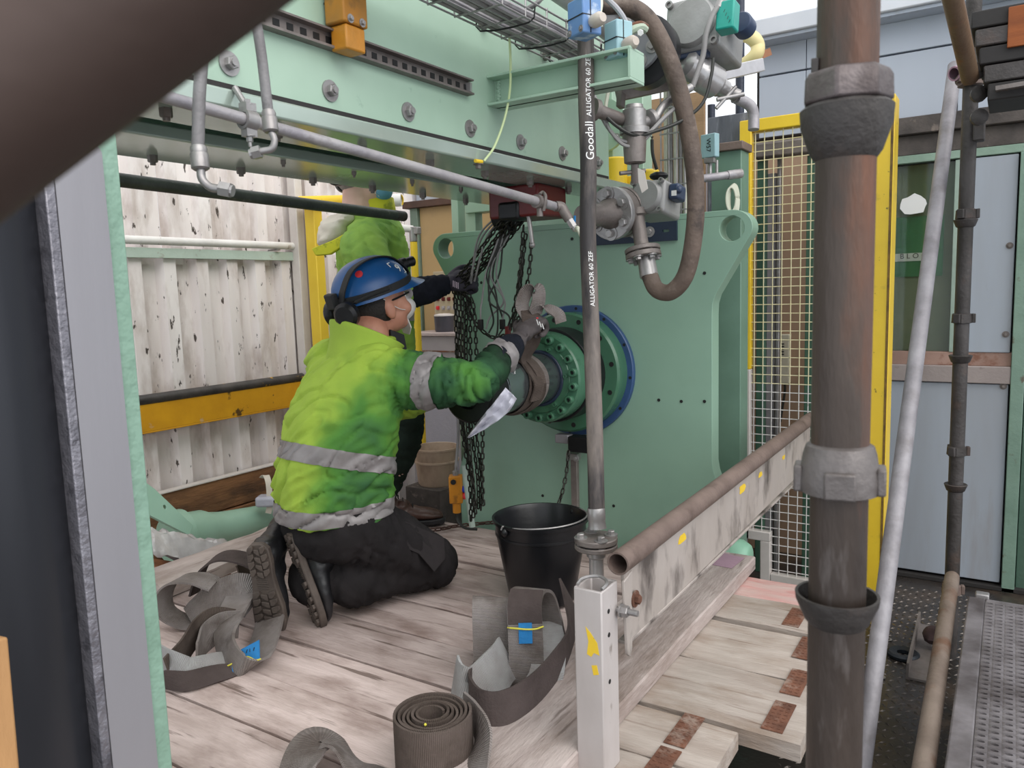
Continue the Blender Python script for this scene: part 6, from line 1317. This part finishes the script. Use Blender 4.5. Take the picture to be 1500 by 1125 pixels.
def band(me, o, ax, h0, h1, test, name, mt, parent, off=.003):
    ax = V(ax).normalized(); o = V(o); cut(me, o+ax*h0, ax, test); cut(me, o+ax*h1, ax, test); me.update()
    vs = []; fs = []; idx = {}
    for p in me.polygons:
        c = p.center; h = (c-o).dot(ax)
        if h0 < h < h1 and test(c):
            f = []
            for i in p.vertices:
                if i not in idx: idx[i] = len(vs); vs.append(me.vertices[i].co+me.vertices[i].normal*off)
                f.append(idx[i])
            fs.append(f)
    m = MB(); m.add(vs, fs); return m.build(name, mt, parent, smooth=60, fix=False) if vs else None
def fr(fwd, up=Z3):
    f = V(fwd).normalized(); s = f.cross(up).normalized(); return s, f, s.cross(f).normalized()   # right, forward, up
def head_shapes(m, c, A, neck):
    L = lambda x, y, z: c+A[0]*x+A[1]*y+A[2]*z
    m.ell(L(0, -.008, .022), (.076, .096, .098), A, 20, 14); m.ell(L(0, .034, -.05), (.058, .058, .062), A, 18, 12); m.ell(L(0, .062, -.085), (.034, .030, .026), A)
    m.ell(L(0, .052, -.012), (.064, .045, .055), A); m.ell(L(0, .098, -.022), (.012, .020, .026), A); m.ell(L(0, .112, -.034), (.014, .013, .011), A); m.ell(L(0, .088, .022), (.05, .018, .016), A)
    m.ell(L(0, .094, -.066), (.024, .012, .008), A)
    for s in (-1, 1): m.ell(L(s*.078, -.008, -.022), (.010, .021, .033), A); m.ell(L(s*.04, .07, -.04), (.026, .024, .024), A)
    limb(m, [L(0, -.02, -.06), (L(0, -.02, -.06)+neck)/2-A[1]*.004, neck], (.058, .056, .066))
def face_parts(par, c, A, skin):
    L = lambda x, y, z: c+A[0]*x+A[1]*y+A[2]*z
    for s in (-1, 1):
        m = MB(); m.ell(L(s*.031, .084, -.002), (.0125, .011, .0095), A, 14, 8); e = m.build('eye', WHITE, par)
        m = MB(); m.ell(L(s*.031, .0935, -.002), (.0055, .003, .0055), A, 12, 6); m.build('iris', HAIR, e)
        m = MB(); m.tube([L(s*.016, .098, .017), L(s*.032, .097, .022), L(s*.05, .084, .017)], .0035, 6, 4); m.build('eyebrow', HAIR, par)
    m = MB(); m.ell(L(0, .104, -.066), (.022, .005, .0042), A, 14, 6); m.build('lips', pm('lips', 'a0604f', None, rough=.5, bump=0), par)
def helmet(par, c, A, mt, peak=True, tilt=0):
    L = lambda x, y, z: c+A[0]*x+A[1]*y+A[2]*z
    h = thing('helmet', loc=c, parent=par); m = MB(); n = 40; rings = []
    for s_ in (0, 1):
        seq = range(0, 11) if s_ == 0 else range(10, -1, -1)
        for j in seq:
            q = (j/10)*math.pi/2; k = 1-.03*s_; ring_ = []
            for i in range(n):
                a = 2*math.pi*i/n; rx, ry, rz = .112*k, .136*k, .118*k
                rad = math.cos(q)**.85 if j < 10 else .02; z = .022+rz*math.sin(q)
                x, y = rx*rad*math.cos(a), ry*rad*math.sin(a)
                if j == 0:
                    fl = max(0, math.sin(a)); out = .010+(.052*fl**2.2 if peak else .01*fl); x += out*math.cos(a)*.5; y += out*math.sin(a); z -= .004+.012*fl
                ring_.append(L(x, y, z))
            rings.append(ring_)
    m.loft(rings); b = m.build('shell', mt, h, smooth=50); return h, L
def glove(par, wrist, f, n_, s, mt, curl=(1.0, 1.2, .8), name='glove', sc=1.0, thumb=(.6, .5)):
    """wrist point, f to the knuckles, n_ palm normal, s thumb side; fingers bend towards the palm"""
    f = V(f).normalized(); n_ = (V(n_)-f*V(n_).dot(f)).normalized(); s = V(s); s = (s-f*s.dot(f)-n_*s.dot(n_)).normalized()
    m = MB(); P = lambda x, y, z: V(wrist)+(s*x+f*y+n_*z)*sc
    limb(m, [P(0, -.035, 0), P(0, .01, 0)], (.031*sc, .03*sc))
    m.ell(P(0, .05, .0), (.042*sc, .052*sc, .020*sc), (s, f, n_), 16, 10); m.ell(P(.0, .075, -.002), (.043*sc, .022*sc, .017*sc), (s, f, n_)); m.ell(P(.026, .03, .01), (.02*sc, .034*sc, .018*sc), (s, f, n_))
    for k, (x, l) in enumerate(((.031, .95), (.0105, 1.06), (-.0105, 1.0), (-.031, .80))):
        p = V((x, .088-.004*abs(k-1), -.002)); a = .12; pts = [P(x*.9, .06, 0), P(*p)]
        for L_, c_ in zip((.044, .027, .022), curl):
            a += c_; p = p+V((0, math.cos(a)*L_*l, math.sin(a)*L_*l)); pts.append(P(*p))
        limb(m, pts, [.0115*sc, .0115*sc, .0105*sc, .0098*sc, .0088*sc], 4, 10)
    p = V((.034, .022, .008)); pts = [P(.02, .012, .006), P(*p)]; a, b = thumb
    for L_, aa, bb in ((.036, a, b*.5), (.03, a*.5, b), (.024, a*.1, b*1.3)):
        p = p+V((math.sin(aa)*L_, math.cos(aa)*math.cos(bb)*L_, math.sin(bb)*L_)); pts.append(P(*p))
    limb(m, pts, [.015*sc, .0145*sc, .0125*sc, .0115*sc, .0095*sc], 4, 10)
    return finish(remesh(m, .0036*sc, 2), name, mt, par), P
def boot(par, o, y, z, mt, sole, lugs=True, name='boot'):
    """o: heel bottom centre, y: heel to toe, z: up from the sole"""
    y = V(y).normalized(); z = (V(z)-y*V(z).dot(y)).normalized(); x = y.cross(z); P = lambda a, b, c: V(o)+x*a+y*b+z*c
    b = thing(name, loc=o, parent=par); m = MB()
    def foot(yy, hw, h0, h1): return [P(hw*math.cos(q), yy, (h0+h1)/2+(h1-h0)/2*math.sin(q)) for q in [2*math.pi*i/20 for i in range(20)]]
    m.loft([foot(-.002, .022, .02, .07), foot(.008, .034, .016, .10), foot(.04, .038, .016, .115), (foot(.09, .037, .016, .108)), foot(.14, .043, .016, .088), foot(.2, .05, .016, .074), foot(.25, .048, .016, .062), foot(.28, .036, .018, .050), foot(.294, .016, .022, .038)])
    limb(m, [P(0, .05, .06), P(0, .046, .13), P(0, .044, .215)], (.045, .046, .056)); limb(m, [P(0, .06, .10), P(0, .12, .075)], (.042, .040))
    me = remesh(m, .006, 3); wrinkle(me, lambda p: .0025*noise.noise(p*45)+.002*math.sin((p-V(o)).dot(y)*120)*max(0, 1-abs((p-V(o)).dot(z)-.09)/.04)); finish(me, 'upper', mt, b)
    out = [(-.018, -.006), (.018, -.006), (.034, .01), (.038, .05), (.035, .1), (.041, .15), (.05, .2), (.05, .25), (.038, .285), (.018, .302), (-.018, .302), (-.038, .285), (-.05, .25), (-.048, .2), (-.039, .15), (-.034, .1), (-.037, .05), (-.034, .01)]
    m = MB(); m.prism(out, P(0, 0, .002), x, y, z*.022); m.build('sole', sole, b, bevel=.004)
    if lugs:
        m = MB()
        for r_ in range(12):
            yy = .008+r_*.0245
            if .10 < yy < .135: continue
            hw = np.interp(yy, [0, .05, .1, .15, .22, .27, .3], [.026, .034, .030, .036, .045, .038, .018])
            for k in (-1, 0, 1):
                cx = k*hw*.66; sk = .006*(1 if k else -1); m.prism([(-.30*hw, -.008+sk*.3), (.28*hw, -.009-sk*.5), (.31*hw, .006-sk), (0, .010+sk*.4), (-.29*hw, .006+sk)], P(cx, yy+(.008 if k == 0 else 0), -.006), x, y, z*.009)
        for r_ in range(7): m.prism([(-.018, 0), (.018, 0), (.018, .0025), (-.018, .0025)], P(0, .10+r_*.006, -.001), x, y, z*.004)
        m.build('tread_lug', sole, b, smooth=30, kind='stuff', bevel=.0015)
    m = MB(); n = 6
    for k in range(n):
        yy, zz = .165-.02*k, .082+.013*k-.0*(k > 3)
        m.tube([P(-.022, yy, zz), P(0, yy-.004, zz+.010), P(.022, yy, zz)], .0025, 6, 4)
    m.build('laces', BLACK, b)
    return b
# ---------------------------------------------------------------- kneeling worker
gk = V((.33, .94, 0)).normalized(); rk = V((gk.y, -gk.x, 0)); ORG = V((-1.75, 1.75, 0))
man = thing('person', 'kneeling person in lime hi-vis jacket, black trousers and blue helmet gripping the rod sling', 'person', ORG)
C_ = lambda f, r, z: ORG+gk*f+rk*r+Z3*z
sp = [(-.065, .0, .315, .190, .170), (-.062, 0, .40, .198, .174), (-.045, 0, .52, .205, .172), (-.015, .005, .63, .212, .160), (.02, .01, .725, .208, .145), (.045, .015, .79, .185, .125), (.062, .02, .835, .125, .10), (.07, .02, .87, .085, .085)]
neck = C_(.078, .022, .875)
shR, elR, wrR = W(592, 556, 2.36), W(692, 563, 2.28), W(757, 500, 2.47)
shL = C_(.05, -.19, .755); elL = C_(.22, -.27, .58); wrL = rodp(ysl-.02, math.pi*.92, .16)
midR = (elR+wrR)/2+UP*-.012
cuR = elR.lerp(wrR, .64); cuL = elL.lerp(wrL, .8)
m = MB(); m.loft([sring(C_(f, r, z), rk, gk, a, b) for f, r, z, a, b in sp])
limb(m, [C_(.04, .13, .775), shR, shR.lerp(elR, .5), elR, elR.lerp(cuR, .5)-UP*.006, cuR], (.085, .096, .084, .064, .060, .056), 5)
limb(m, [C_(.04, -.12, .775), shL, elL, cuL], (.085, .092, .075, .058), 5)
me = remesh(m, .008, 6)
da = (elR-shR).normalized(); df = (cuR-elR).normalized()
def iarm(c):
    d1 = min(segd(c, shR, elR)[0]/.105, segd(c, elR, cuR)[0]/.088); return d1 < 1.12 and (c-shR).dot(da) > -.03
def wk(p):
    if iarm(p):
        d, tt = segd(p, elR, cuR); e = math.exp(-((p-elR).length/.09)**2); sm = math.exp(-(((p-shR).dot(da)-.012)/.016)**2); a_, b_, _d = frame_of(da); an = math.atan2((p-shR).dot(a_), (p-shR).dot(b_)); return fold(p, df if tt > 0 else da, 58, .0055+.006*e, 3)+sm*(.0035*math.sin(an*34)-.003)
    h = p.z; hem = math.exp(-((h-.42)/.09)**2); sh = math.exp(-((p-shR).length/.16)**2)
    return fold(p, (Z3*.8-rk*.5-gk*.2).normalized(), 36, .0062+.004*hem+.002*sh, 1)
wrinkle(me, wk)
spd = (C_(.02, .01, .725)-C_(-.07, 0, .40)).normalized()
tor = lambda c: not iarm(c)
seam = lambda c: (c-shR).length < .25 and (c-shR).dot(da) > -.1
cut(me, shR+da*.012, da, lambda c: iarm(c)); me.update()
b1 = band(me, C_(-.04, 0, .50), (spd-rk*.08), -.026, .026, tor, 'reflective_band', REFL, man)
b2 = band(me, C_(-.07, 0, .345), Z3-rk*.05, -.024, .026, tor, 'reflective_band', REFL, man)
b3 = band(me, shR.lerp(elR, .42), da, -.028, .030, lambda c: iarm(c) and (c-elR).dot(da) < .02, 'reflective_band', REFL, man)
b4 = band(me, cuR, df, -.028, .016, lambda c: segd(c, elR, cuR)[0] < .1 and (c-elR).dot(df) > .08, 'reflective_band', REFL, man)
at = me.attributes.new('soil_shade', 'FLOAT', 'POINT')
def soil_shade(c):  # dirt plus shade painted into the sleeve and the side under the arm
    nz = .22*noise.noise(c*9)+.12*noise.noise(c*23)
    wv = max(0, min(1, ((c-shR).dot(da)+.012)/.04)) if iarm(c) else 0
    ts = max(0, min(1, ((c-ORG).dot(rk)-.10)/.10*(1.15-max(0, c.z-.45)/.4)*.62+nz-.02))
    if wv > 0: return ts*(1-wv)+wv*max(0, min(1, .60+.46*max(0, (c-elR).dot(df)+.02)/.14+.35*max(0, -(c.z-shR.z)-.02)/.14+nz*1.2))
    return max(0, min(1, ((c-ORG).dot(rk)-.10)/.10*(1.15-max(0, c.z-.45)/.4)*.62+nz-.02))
for i, v in enumerate(me.vertices): at.data[i].value = soil_shade(v.co)
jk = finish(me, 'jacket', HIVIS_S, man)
if False: pass
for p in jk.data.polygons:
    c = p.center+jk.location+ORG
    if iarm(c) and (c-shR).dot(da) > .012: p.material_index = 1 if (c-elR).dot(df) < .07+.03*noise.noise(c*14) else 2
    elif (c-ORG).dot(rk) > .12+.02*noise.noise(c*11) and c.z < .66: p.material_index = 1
# seam stitching on the shoulder seam
m = MB()
for i in range(22):
    q = -1.2+i*.13; a, b, d = frame_of(da); p0 = shR+da*.008+(a*math.cos(q)+b*math.sin(q))*.3
# collar
cb = C_(.066, .02, .835); n = 30; rings = []
for j, (r1, r2, h, tl, f_) in enumerate(((.142, .125, -.035, .0, .0), (.126, .114, -.006, .03, .0), (.116, .108, .02, .10, .004), (.120, .116, .044, .18, .008))):
    rings.append([cb+rk*r1*math.cos(q)+gk*(r2*math.sin(q)+f_)+Z3*(h-tl*.30*math.sin(q)) for q in [2*math.pi*i/n+math.pi/2+.0 for i in range(n)]])
m = MB(); m.loft(rings, cap=False); col_ = m.build('collar', HIVIS, man, smooth=70); md = col_.modifiers.new('thick', 'SOLIDIFY'); md.thickness = .006
md = col_.modifiers.new('sub', 'SUBSURF'); md.levels = 1; md.render_levels = 1
# arms' cuffs
m = MB(); limb(m, [cuR-df*.015, cuR.lerp(wrR, .4), cuR.lerp(wrR, .66)], (.050, .050, .043)); me = remesh(m, .008, 3); wrinkle(me, lambda p: fold(p, df, 50, .002, 5)); finish(me, 'knit_cuff', NAVY, man)
dl = (wrL-elL).normalized(); m = MB(); limb(m, [cuL-dl*.02, wrL-dl*.03], (.054, .042)); finish(remesh(m, .008, 3), 'knit_cuff', NAVY, man)
# head, neck and body as one surface
HC = W(552, 444, 2.5); HA = fr(V((.24, .93, .30)))
m = MB(); head_shapes(m, HC, HA, neck)
limb(m, [neck, C_(.05, .02, .80), C_(-.02, 0, .6), C_(-.06, 0, .4), C_(-.06, 0, .33)], (.058, .085, .13, .12, .12))
limb(m, [C_(.05, .02, .79), shR, elR, wrR, wrR+(HAND-wrR)*.6], (.06, .05, .032, .026, .016)); limb(m, [C_(.05, 0, .79), shL, elL, wrL], (.06, .055, .042, .028))
hpR, hpL = C_(-.065, .085, .30), C_(-.065, -.085, .30); kR, kL = W(634, 835, 2.63), C_(.27, -.10, .088); kR.z = .092
toeR, toeL = G(466, 916, 0), G(396, 924, 0)
anR = toeR+Z3*.165+gk*.10; anL = toeL+Z3*.165+gk*.10
for a, b, c in ((hpR, kR, anR), (hpL, kL, anL)): limb(m, [a, b, b.lerp(c, .5), b.lerp(c, .86)], (.08, .055, .042, .03))
finish(remesh(m, .007, 3), 'body', SKIN, man)
face_parts(man, HC, HA, SKIN)
L = lambda x, y, z: HC+HA[0]*x+HA[1]*y+HA[2]*z
m = MB(); m.ell(L(0, -.028, .0), (.080, .080, .085), HA, 20, 12); m.ell(L(0, -.045, -.04), (.066, .055, .05), HA); finish(remesh(m, .007, 3), 'hair', HAIR, man)
hm, HL = helmet(man, HC+HA[2]*.012-HA[1]*.006, HA, HELM)
m = MB(); ribbon(m, [HL(.1155*math.cos(q), .14*math.sin(q), .038+.0*math.sin(q)) for q in [2*math.pi*i/30 for i in range(31)]], [HA[2]]*31, .022, .004, 2); m.build('elastic_band', STRAPK, hm)
m = MB(); ribbon(m, [HL(.03, -.137, .03), HL(.045, -.122, .075), HL(.05, -.075, .122), HL(.048, 0, .136), HL(.036, .075, .118), HL(.02, .128, .072), HL(.012, .143, .045)], [HA[0]]*7, .030, .004, 8); m.build('crown_strap', STRAPK, hm)
m = MB(); m.cyl(HL(.0, .135, .075), HL(.0, .158, .075), .02, n=18, ch=.003); m.cyl(HL(0, .158, .075), HL(.0, .190, .072), .0155, .017, n=20, ch=.002); m.build('head_torch', BLACKST, hm)
m = MB(); m.box(HL(0, -.145, .045), (.05, .024, .05), HA); m.build('torch_battery', STRAPK, hm, bevel=.006)
m = MB(); m.lathe([(.034, 0), (.04, .008), (.04, .028), (.03, .036)], HL(.062, -.135, .004), HA[0]*.55-HA[1], 24); m.build('ear_defender', BLACKST, hm)
m = MB(); m.lathe([(.034, 0), (.04, .008), (.04, .028), (.03, .036)], HL(-.098, -.085, -.012), -HA[0]-HA[1]*.55, 24); m.build('ear_defender', BLACKST, hm)
m = MB(); m.tube([HL(.075, -.128, .03), HL(.105, -.07, .04), HL(.118, -.01, .04)], .006, 8, 5); m.build('defender_arm', STRAPK, hm)
def onhelm(u, v):       # u: angle round from the front (to the right), v: height angle -> point and normal
    q = math.pi/2-u; r = math.cos(v)**.85; p = HL(.1128*r*math.cos(q), .137*r*math.sin(q), .022+.119*math.sin(v)); return p
m = MB(); c = onhelm(2.25, .78); nn = (c-HL(0, 0, .02)).normalized(); m.lathe([(.0, .0004), (.012, .0003), (.012, -.003)], c, nn, 18); m.build('red_sticker', REDP, hm)
text_mesh('white_number', '9', .036, lambda x, y, z: onhelm(.95+(.011-x)*10.5, .52+(y)*9.5)+(onhelm(.95, .52)-HL(0, 0, .02)).normalized()*(.0012+z), WHITE, hm)
m = MB()
for (u0, v0, u1, v1) in ((1.22, .78, 1.10, .78), (1.22, .78, 1.22, .64), (.70, .32, .80, .32), (.70, .32, .70, .44)):
    p, q = onhelm(u0, v0), onhelm(u1, v1); nn = (p-HL(0, 0, .02)).normalized(); m.beam(p+nn*.001, q+nn*.001, .004, .0016)
m.build('white_corner_mark', WHITE, hm, smooth=0)
# mask, glasses
m = MB(); m.ell(L(0, .078, -.046), (.052, .052, .044), HA, 18, 12); m.ell(L(0, .098, -.050), (.03, .042, .034), HA); me = remesh(m, .006, 3); finish(me, 'dust_mask', MASK, man)
m = MB(); m.prism([(-.03, 0), (.03, 0), (.034, -.03), (.012, -.055), (-.02, -.05)], L(0, .075, -.082), HA[0], HA[2], HA[1]*.004); m.build('mask_flap', MASK, man, bevel=.001)
for s in (-1, 1):
    m = MB(); m.tube([L(s*.072, .0, .004), L(s*.074, .05, .006), L(s*.062, .088, .006)], .0032, 6, 4); m.build('glasses_arm', BLACKST, man)
    m = MB(); m.ell(L(s*.033, .104, .0), (.028, .006, .02), HA, 16, 8); m.build('glasses_lens', FILM, man)
    m = MB(); m.tube([L(s*.05, .08, -.05), L(s*.07, .03, -.03), L(s*.076, -.02, .02)], .0016, 5, 4); m.build('mask_strap', MASK, man)
# gloves
hf = (W(792, 458, 2.56)-wrR).normalized(); gl_, P_ = glove(man, wrR+(HAND-wrR)*.38, hf, CF*.8+CR*.35-CU*.2, CU*.9-CR*.3, GLOVE, (1.15, 1.35, .9), sc=1.04)
m = MB()
for k in range(3): p = W(786+k*4, 468+k*3, 2.475); m.beam(p, p-CU*.018+CR*.006, .003, .002)
m.build('white_print_mark', WHITE, gl_, smooth=0)
m = MB(); m.ell(W(787, 466, 2.474), (.004, .004, .003), n=8, m=5); m.build('red_print_mark', REDP, gl_)
glove(man, wrL, (rodp(ysl, math.pi*.7, .12)-wrL), X3, UP, GLOVE, (.8, .9, .7), sc=1.0)
# trousers
m = MB(); m.loft([sring(C_(-.06, 0, z), rk, gk, a, b) for z, a, b in ((.195, .11, .09), (.22, .165, .14), (.28, .188, .165), (.32, .168, .15), (.35, .15, .13))])
limb(m, [hpR, hpR.lerp(kR, .5)+Z3*.012, kR], (.118, .108, .090)); limb(m, [hpL, hpL.lerp(kL, .5)+Z3*.012, kL], (.118, .108, .090))
heR = kR.lerp(anR, .90); heL = kL.lerp(anL, .88); heR.z = .115; heL.z = .12
limb(m, [kR, kR.lerp(heR, .5), heR], (.088, .080, .094)); limb(m, [kL, kL.lerp(heL, .5), heL], (.088, .080, .09))
me = remesh(m, .011, 5)
tdir = (kR-hpR).normalized()
def wt(p):
    kn = math.exp(-((p-kR).length/.11)**2)+math.exp(-((p-kL).length/.11)**2); bk = math.exp(-((p-C_(-.02, .12, .2)).length/.12)**2)
    return fold(p, (tdir+Z3*.7).normalized(), 46, .0035+.004*min(1, kn)+.004*bk, 9)
wrinkle(me, wt)
for v in me.vertices: v.co.z = max(v.co.z, .004)
finish(me, 'trousers', TROUS, man)
m = MB(); q = hpR.lerp(kR, .72); a = (rk*.9+Z3*.45).normalized(); u = tdir; w_ = a.cross(u).normalized()
m.prism([(-.10, .05), (.08, .055), (.10, -.01), (.06, -.065), (-.02, -.03), (-.10, -.03)], q+a*.103, u, -w_ if (-w_).z > 0 else w_, a*.004); m.build('pocket_flap', TROUS_G, man, bevel=.0015)
boot(man, toeR+Z3*.285-RT*.075-gk*.0, V((0, 0, -1))+RT*.26, V((.42, .9, .1)), BOOTL, SOLE)
boot(man, toeL+Z3*.275+RT*.035-gk*.06, V((0, 0, -1))-RT*.12+gk*.22, V((-.45, .9, .25)), BOOTL, SOLE)
# dark sleeveless underlayer strip hanging at the front of the jacket
m = MB(); p = C_(.16, .04, .80); m.prism([(-.02, .09), (.03, .07), (.055, -.09), (-.01, -.07)], p, gk, Z3, rk*.012); m.build('zip_flap', STRAPK, man, bevel=.002)

# ---------------------------------------------------------------- standing worker
g2 = V((.76, .65, 0)).normalized(); r2 = V((g2.y, -g2.x, 0)); O2 = V((-2.22, 2.42, 0))
st = thing('person', 'standing person in lime hi-vis jacket pulling chains, face cut off by the beam', 'person', O2)
D_ = lambda f, r, z: O2+g2*f+r2*r+Z3*z
sR, eR_, wR_ = W(533, 365, 2.95), W(572, 436, 2.80), W(652, 417, 2.82)
c2 = eR_.lerp(wR_, .28); sL, eL_, wL_ = D_(.02, -.2, 1.25), D_(.02, -.25, .98), D_(.10, -.22, .74)
nk2 = W(524, 303, 3.12)
sp = [(.0, 0, .68, .185, .15), (.0, 0, .8, .195, .155), (.0, 0, .95, .20, .155), (.0, 0, 1.08, .205, .155), (.0, 0, 1.19, .205, .145), (.005, 0, 1.27, .185, .125), (.01, 0, 1.32, .12, .09), (.015, 0, 1.35, .07, .07)]
m = MB(); m.loft([sring(D_(f, r, z), r2, g2, a, b) for f, r, z, a, b in sp])
limb(m, [D_(.01, .13, 1.24), sR, sR.lerp(eR_, .5), eR_, c2], (.085, .092, .085, .074, .064), 5); limb(m, [D_(.01, -.12, 1.24), sL, eL_, eL_.lerp(wL_, .7)], (.085, .09, .074, .06), 5)
me = remesh(m, .011, 5); d2 = (eR_-sR).normalized()
a2_ = lambda c: segd(c, sR, eR_)[0] < .115 and (c-sR).dot(d2) > -.02 or segd(c, eR_, c2)[0] < .09
wrinkle(me, lambda p: fold(p, (Z3*.9+g2*.4).normalized(), 36, .0055, 21))
band(me, D_(0, 0, .915), Z3, -.025, .025, lambda c: not a2_(c), 'reflective_band', REFL, st)
band(me, D_(0, 0, .72), Z3, -.025, .025, lambda c: not a2_(c), 'reflective_band', REFL, st)
fd2 = (wR_-eR_).normalized(); band(me, c2, fd2, -.045, .01, lambda c: segd(c, eR_, c2)[0] < .1 and (c-eR_).dot(fd2) > -.03, 'reflective_band', REFL, st)
finish(me, 'jacket', pm('worn_lime_hi_vis_cloth', '8fb14c', '7fa34a', 5, .75, stain='557f42', sscale=6, slo=.52, shi=.72, samt=.8, bump=.12, bscale=120, spec=.2), st)
m = MB(); limb(m, [c2-fd2*.02, c2.lerp(wR_, .5)-UP*.004, c2.lerp(wR_, .95)], (.060, .054, .042)); me = remesh(m, .008, 3); wrinkle(me, lambda p: fold(p, fd2, 70, .003, 5)); finish(me, 'knit_cuff', NAVY, st)
m = MB(); limb(m, [eL_.lerp(wL_, .66), wL_], (.055, .042)); finish(remesh(m, .008, 3), 'knit_cuff', NAVY, st)
h2 = W(530, 256, 3.1); A2 = fr(V((.80, .60, -.02)))
m = MB(); head_shapes(m, h2, A2, nk2)
limb(m, [nk2, D_(0, 0, 1.28), D_(0, 0, 1.1), D_(0, 0, .85)], (.062, .11, .12, .12)); limb(m, [D_(0, .05, 1.26), sR, eR_, wR_, wR_.lerp(FIST, .6)], (.06, .055, .042, .027, .016)); limb(m, [D_(0, -.05, 1.26), sL, eL_, wL_], (.06, .055, .042, .027))
fR, fL = PZ(608, 769, 0), V((-2.42, 2.36, 0)); hR2, hL2 = D_(0, .09, .82), D_(0, -.09, .82); kR2 = hR2.lerp(fR+Z3*.1, .5)+g2*.05; kL2 = hL2.lerp(fL+Z3*.1, .5)+g2*.04
aR2, aL2 = fR-g2*.13+Z3*.12, fL-g2*.13+Z3*.12
for a, b, c in ((hR2, kR2, aR2), (hL2, kL2, aL2)): limb(m, [a, b, c], (.08, .058, .042))
finish(remesh(m, .0075, 3), 'body', SKINP, st); face_parts(st, h2, A2, SKINP)
m = MB(); m.loft([sring(D_(0, 0, z), r2, g2, a, b) for z, a, b in ((.70, .16, .13), (.78, .18, .145), (.86, .185, .145), (.95, .175, .135))])
for a, b, c in ((hR2, kR2, aR2+Z3*.03), (hL2, kL2, aL2+Z3*.03)): limb(m, [a, b, c], (.10, .072, .062))
me = remesh(m, .012, 5); wrinkle(me, lambda p: fold(p, Z3, 40, .005, 31)); finish(me, 'trousers', pm('dark_green_work_trousers', '1f2a24', '182019', 7, .85, bump=.15, bscale=120, spec=.15), st)
boot(st, fR-g2*.17+Z3*.006, g2, Z3, BOOTB, BOOTL); boot(st, fL-g2*.17+Z3*.006, g2, Z3, BOOTB, BOOTL)
gl2, _ = glove(st, wR_+fd2*.012, fd2, CF*.9-CU*.3, CU, GLOVE_P, (1.2, 1.4, .9), sc=1.05)
m = MB()
for k in range(4): p = W(664+k*2.4, 411+k*1.0, 2.775); m.beam(p, p-CU*.022, .0028, .0015)
m.build('white_print_mark', pm('worn_print', 'b9a9b4', None, rough=.6, bump=0), gl2, smooth=0)
glove(st, wL_, (wL_-eL_), X3*.5-UP, UP, GLOVE_P, (.6, .7, .5))
hm2, HL2 = helmet(st, h2+A2[2]*.012, A2, BLACKST)
for s in (1, -1): m = MB(); m.lathe([(.032, 0), (.04, .008), (.04, .03), (.03, .04)], HL2(s*.09, -.075, -.03), A2[0]*s-A2[1]*.5, 24); m.build('ear_defender', BLACKST, hm2)
L2 = lambda x, y, z: h2+A2[0]*x+A2[1]*y+A2[2]*z
m = MB(); m.ell(L2(0, -.03, .0), (.079, .078, .08), A2, 18, 10); finish(remesh(m, .008, 2), 'hair', pm('grey_hair', '8d8580', '7a726d', 30, .7, bump=.3), st)
m = MB(); m.ell(L2(0, .074, -.062), (.052, .048, .045), A2, 18, 12); finish(remesh(m, .006, 3), 'paper_mask', MASKB, st)
for s in (-1, 1): m = MB(); m.tube([L2(s*.045, .085, -.035), L2(s*.07, .03, -.01), L2(s*.081, -.01, .005)], .0018, 5, 4); m.tube([L2(s*.045, .07, -.09), L2(s*.072, .02, -.05), L2(s*.081, -.012, -.03)], .0018, 5, 4); m.build('mask_loop', WHITE, st)
# hood hanging on the back
m = MB(); hd = W(492, 338, 3.12); m.ell(hd, (.10, .07, .065), (r2, g2, Z3)); m.ell(hd-g2*.02-Z3*.03, (.085, .06, .055), (r2, g2, Z3)); m.ell(W(505, 322, 3.1), (.09, .05, .03), (r2, g2, Z3)); me = remesh(m, .009, 4); wrinkle(me, lambda p: fold(p, Z3, 40, .004, 2)); finish(me, 'cream_hood', CREAMC, st)
m = MB(); o_ = W(508, 345, 2.98); pts = [(508, 340), (486, 352), (456, 364), (462, 374), (485, 372), (500, 362)]
m.prism([((W(x, y, 2.98)-o_).dot(CR), (W(x, y, 2.98)-o_).dot(CU)) for x, y in pts], o_, CR, CU, CF*.02); m.build('yellow_hood_edge', YELC, st, bevel=.004)
m = MB(); cc = D_(.015, 0, 1.345); m.loft([sring(cc-Z3*.03, r2, g2, .10, .09, 24), sring(cc+Z3*.01, r2, g2, .09, .085, 24), sring(cc+Z3*.045-g2*.01, r2, g2, .092, .09, 24)], cap=False); o_ = m.build('collar', YELC, st, smooth=70); md = o_.modifiers.new('thick', 'SOLIDIFY'); md.thickness = .006
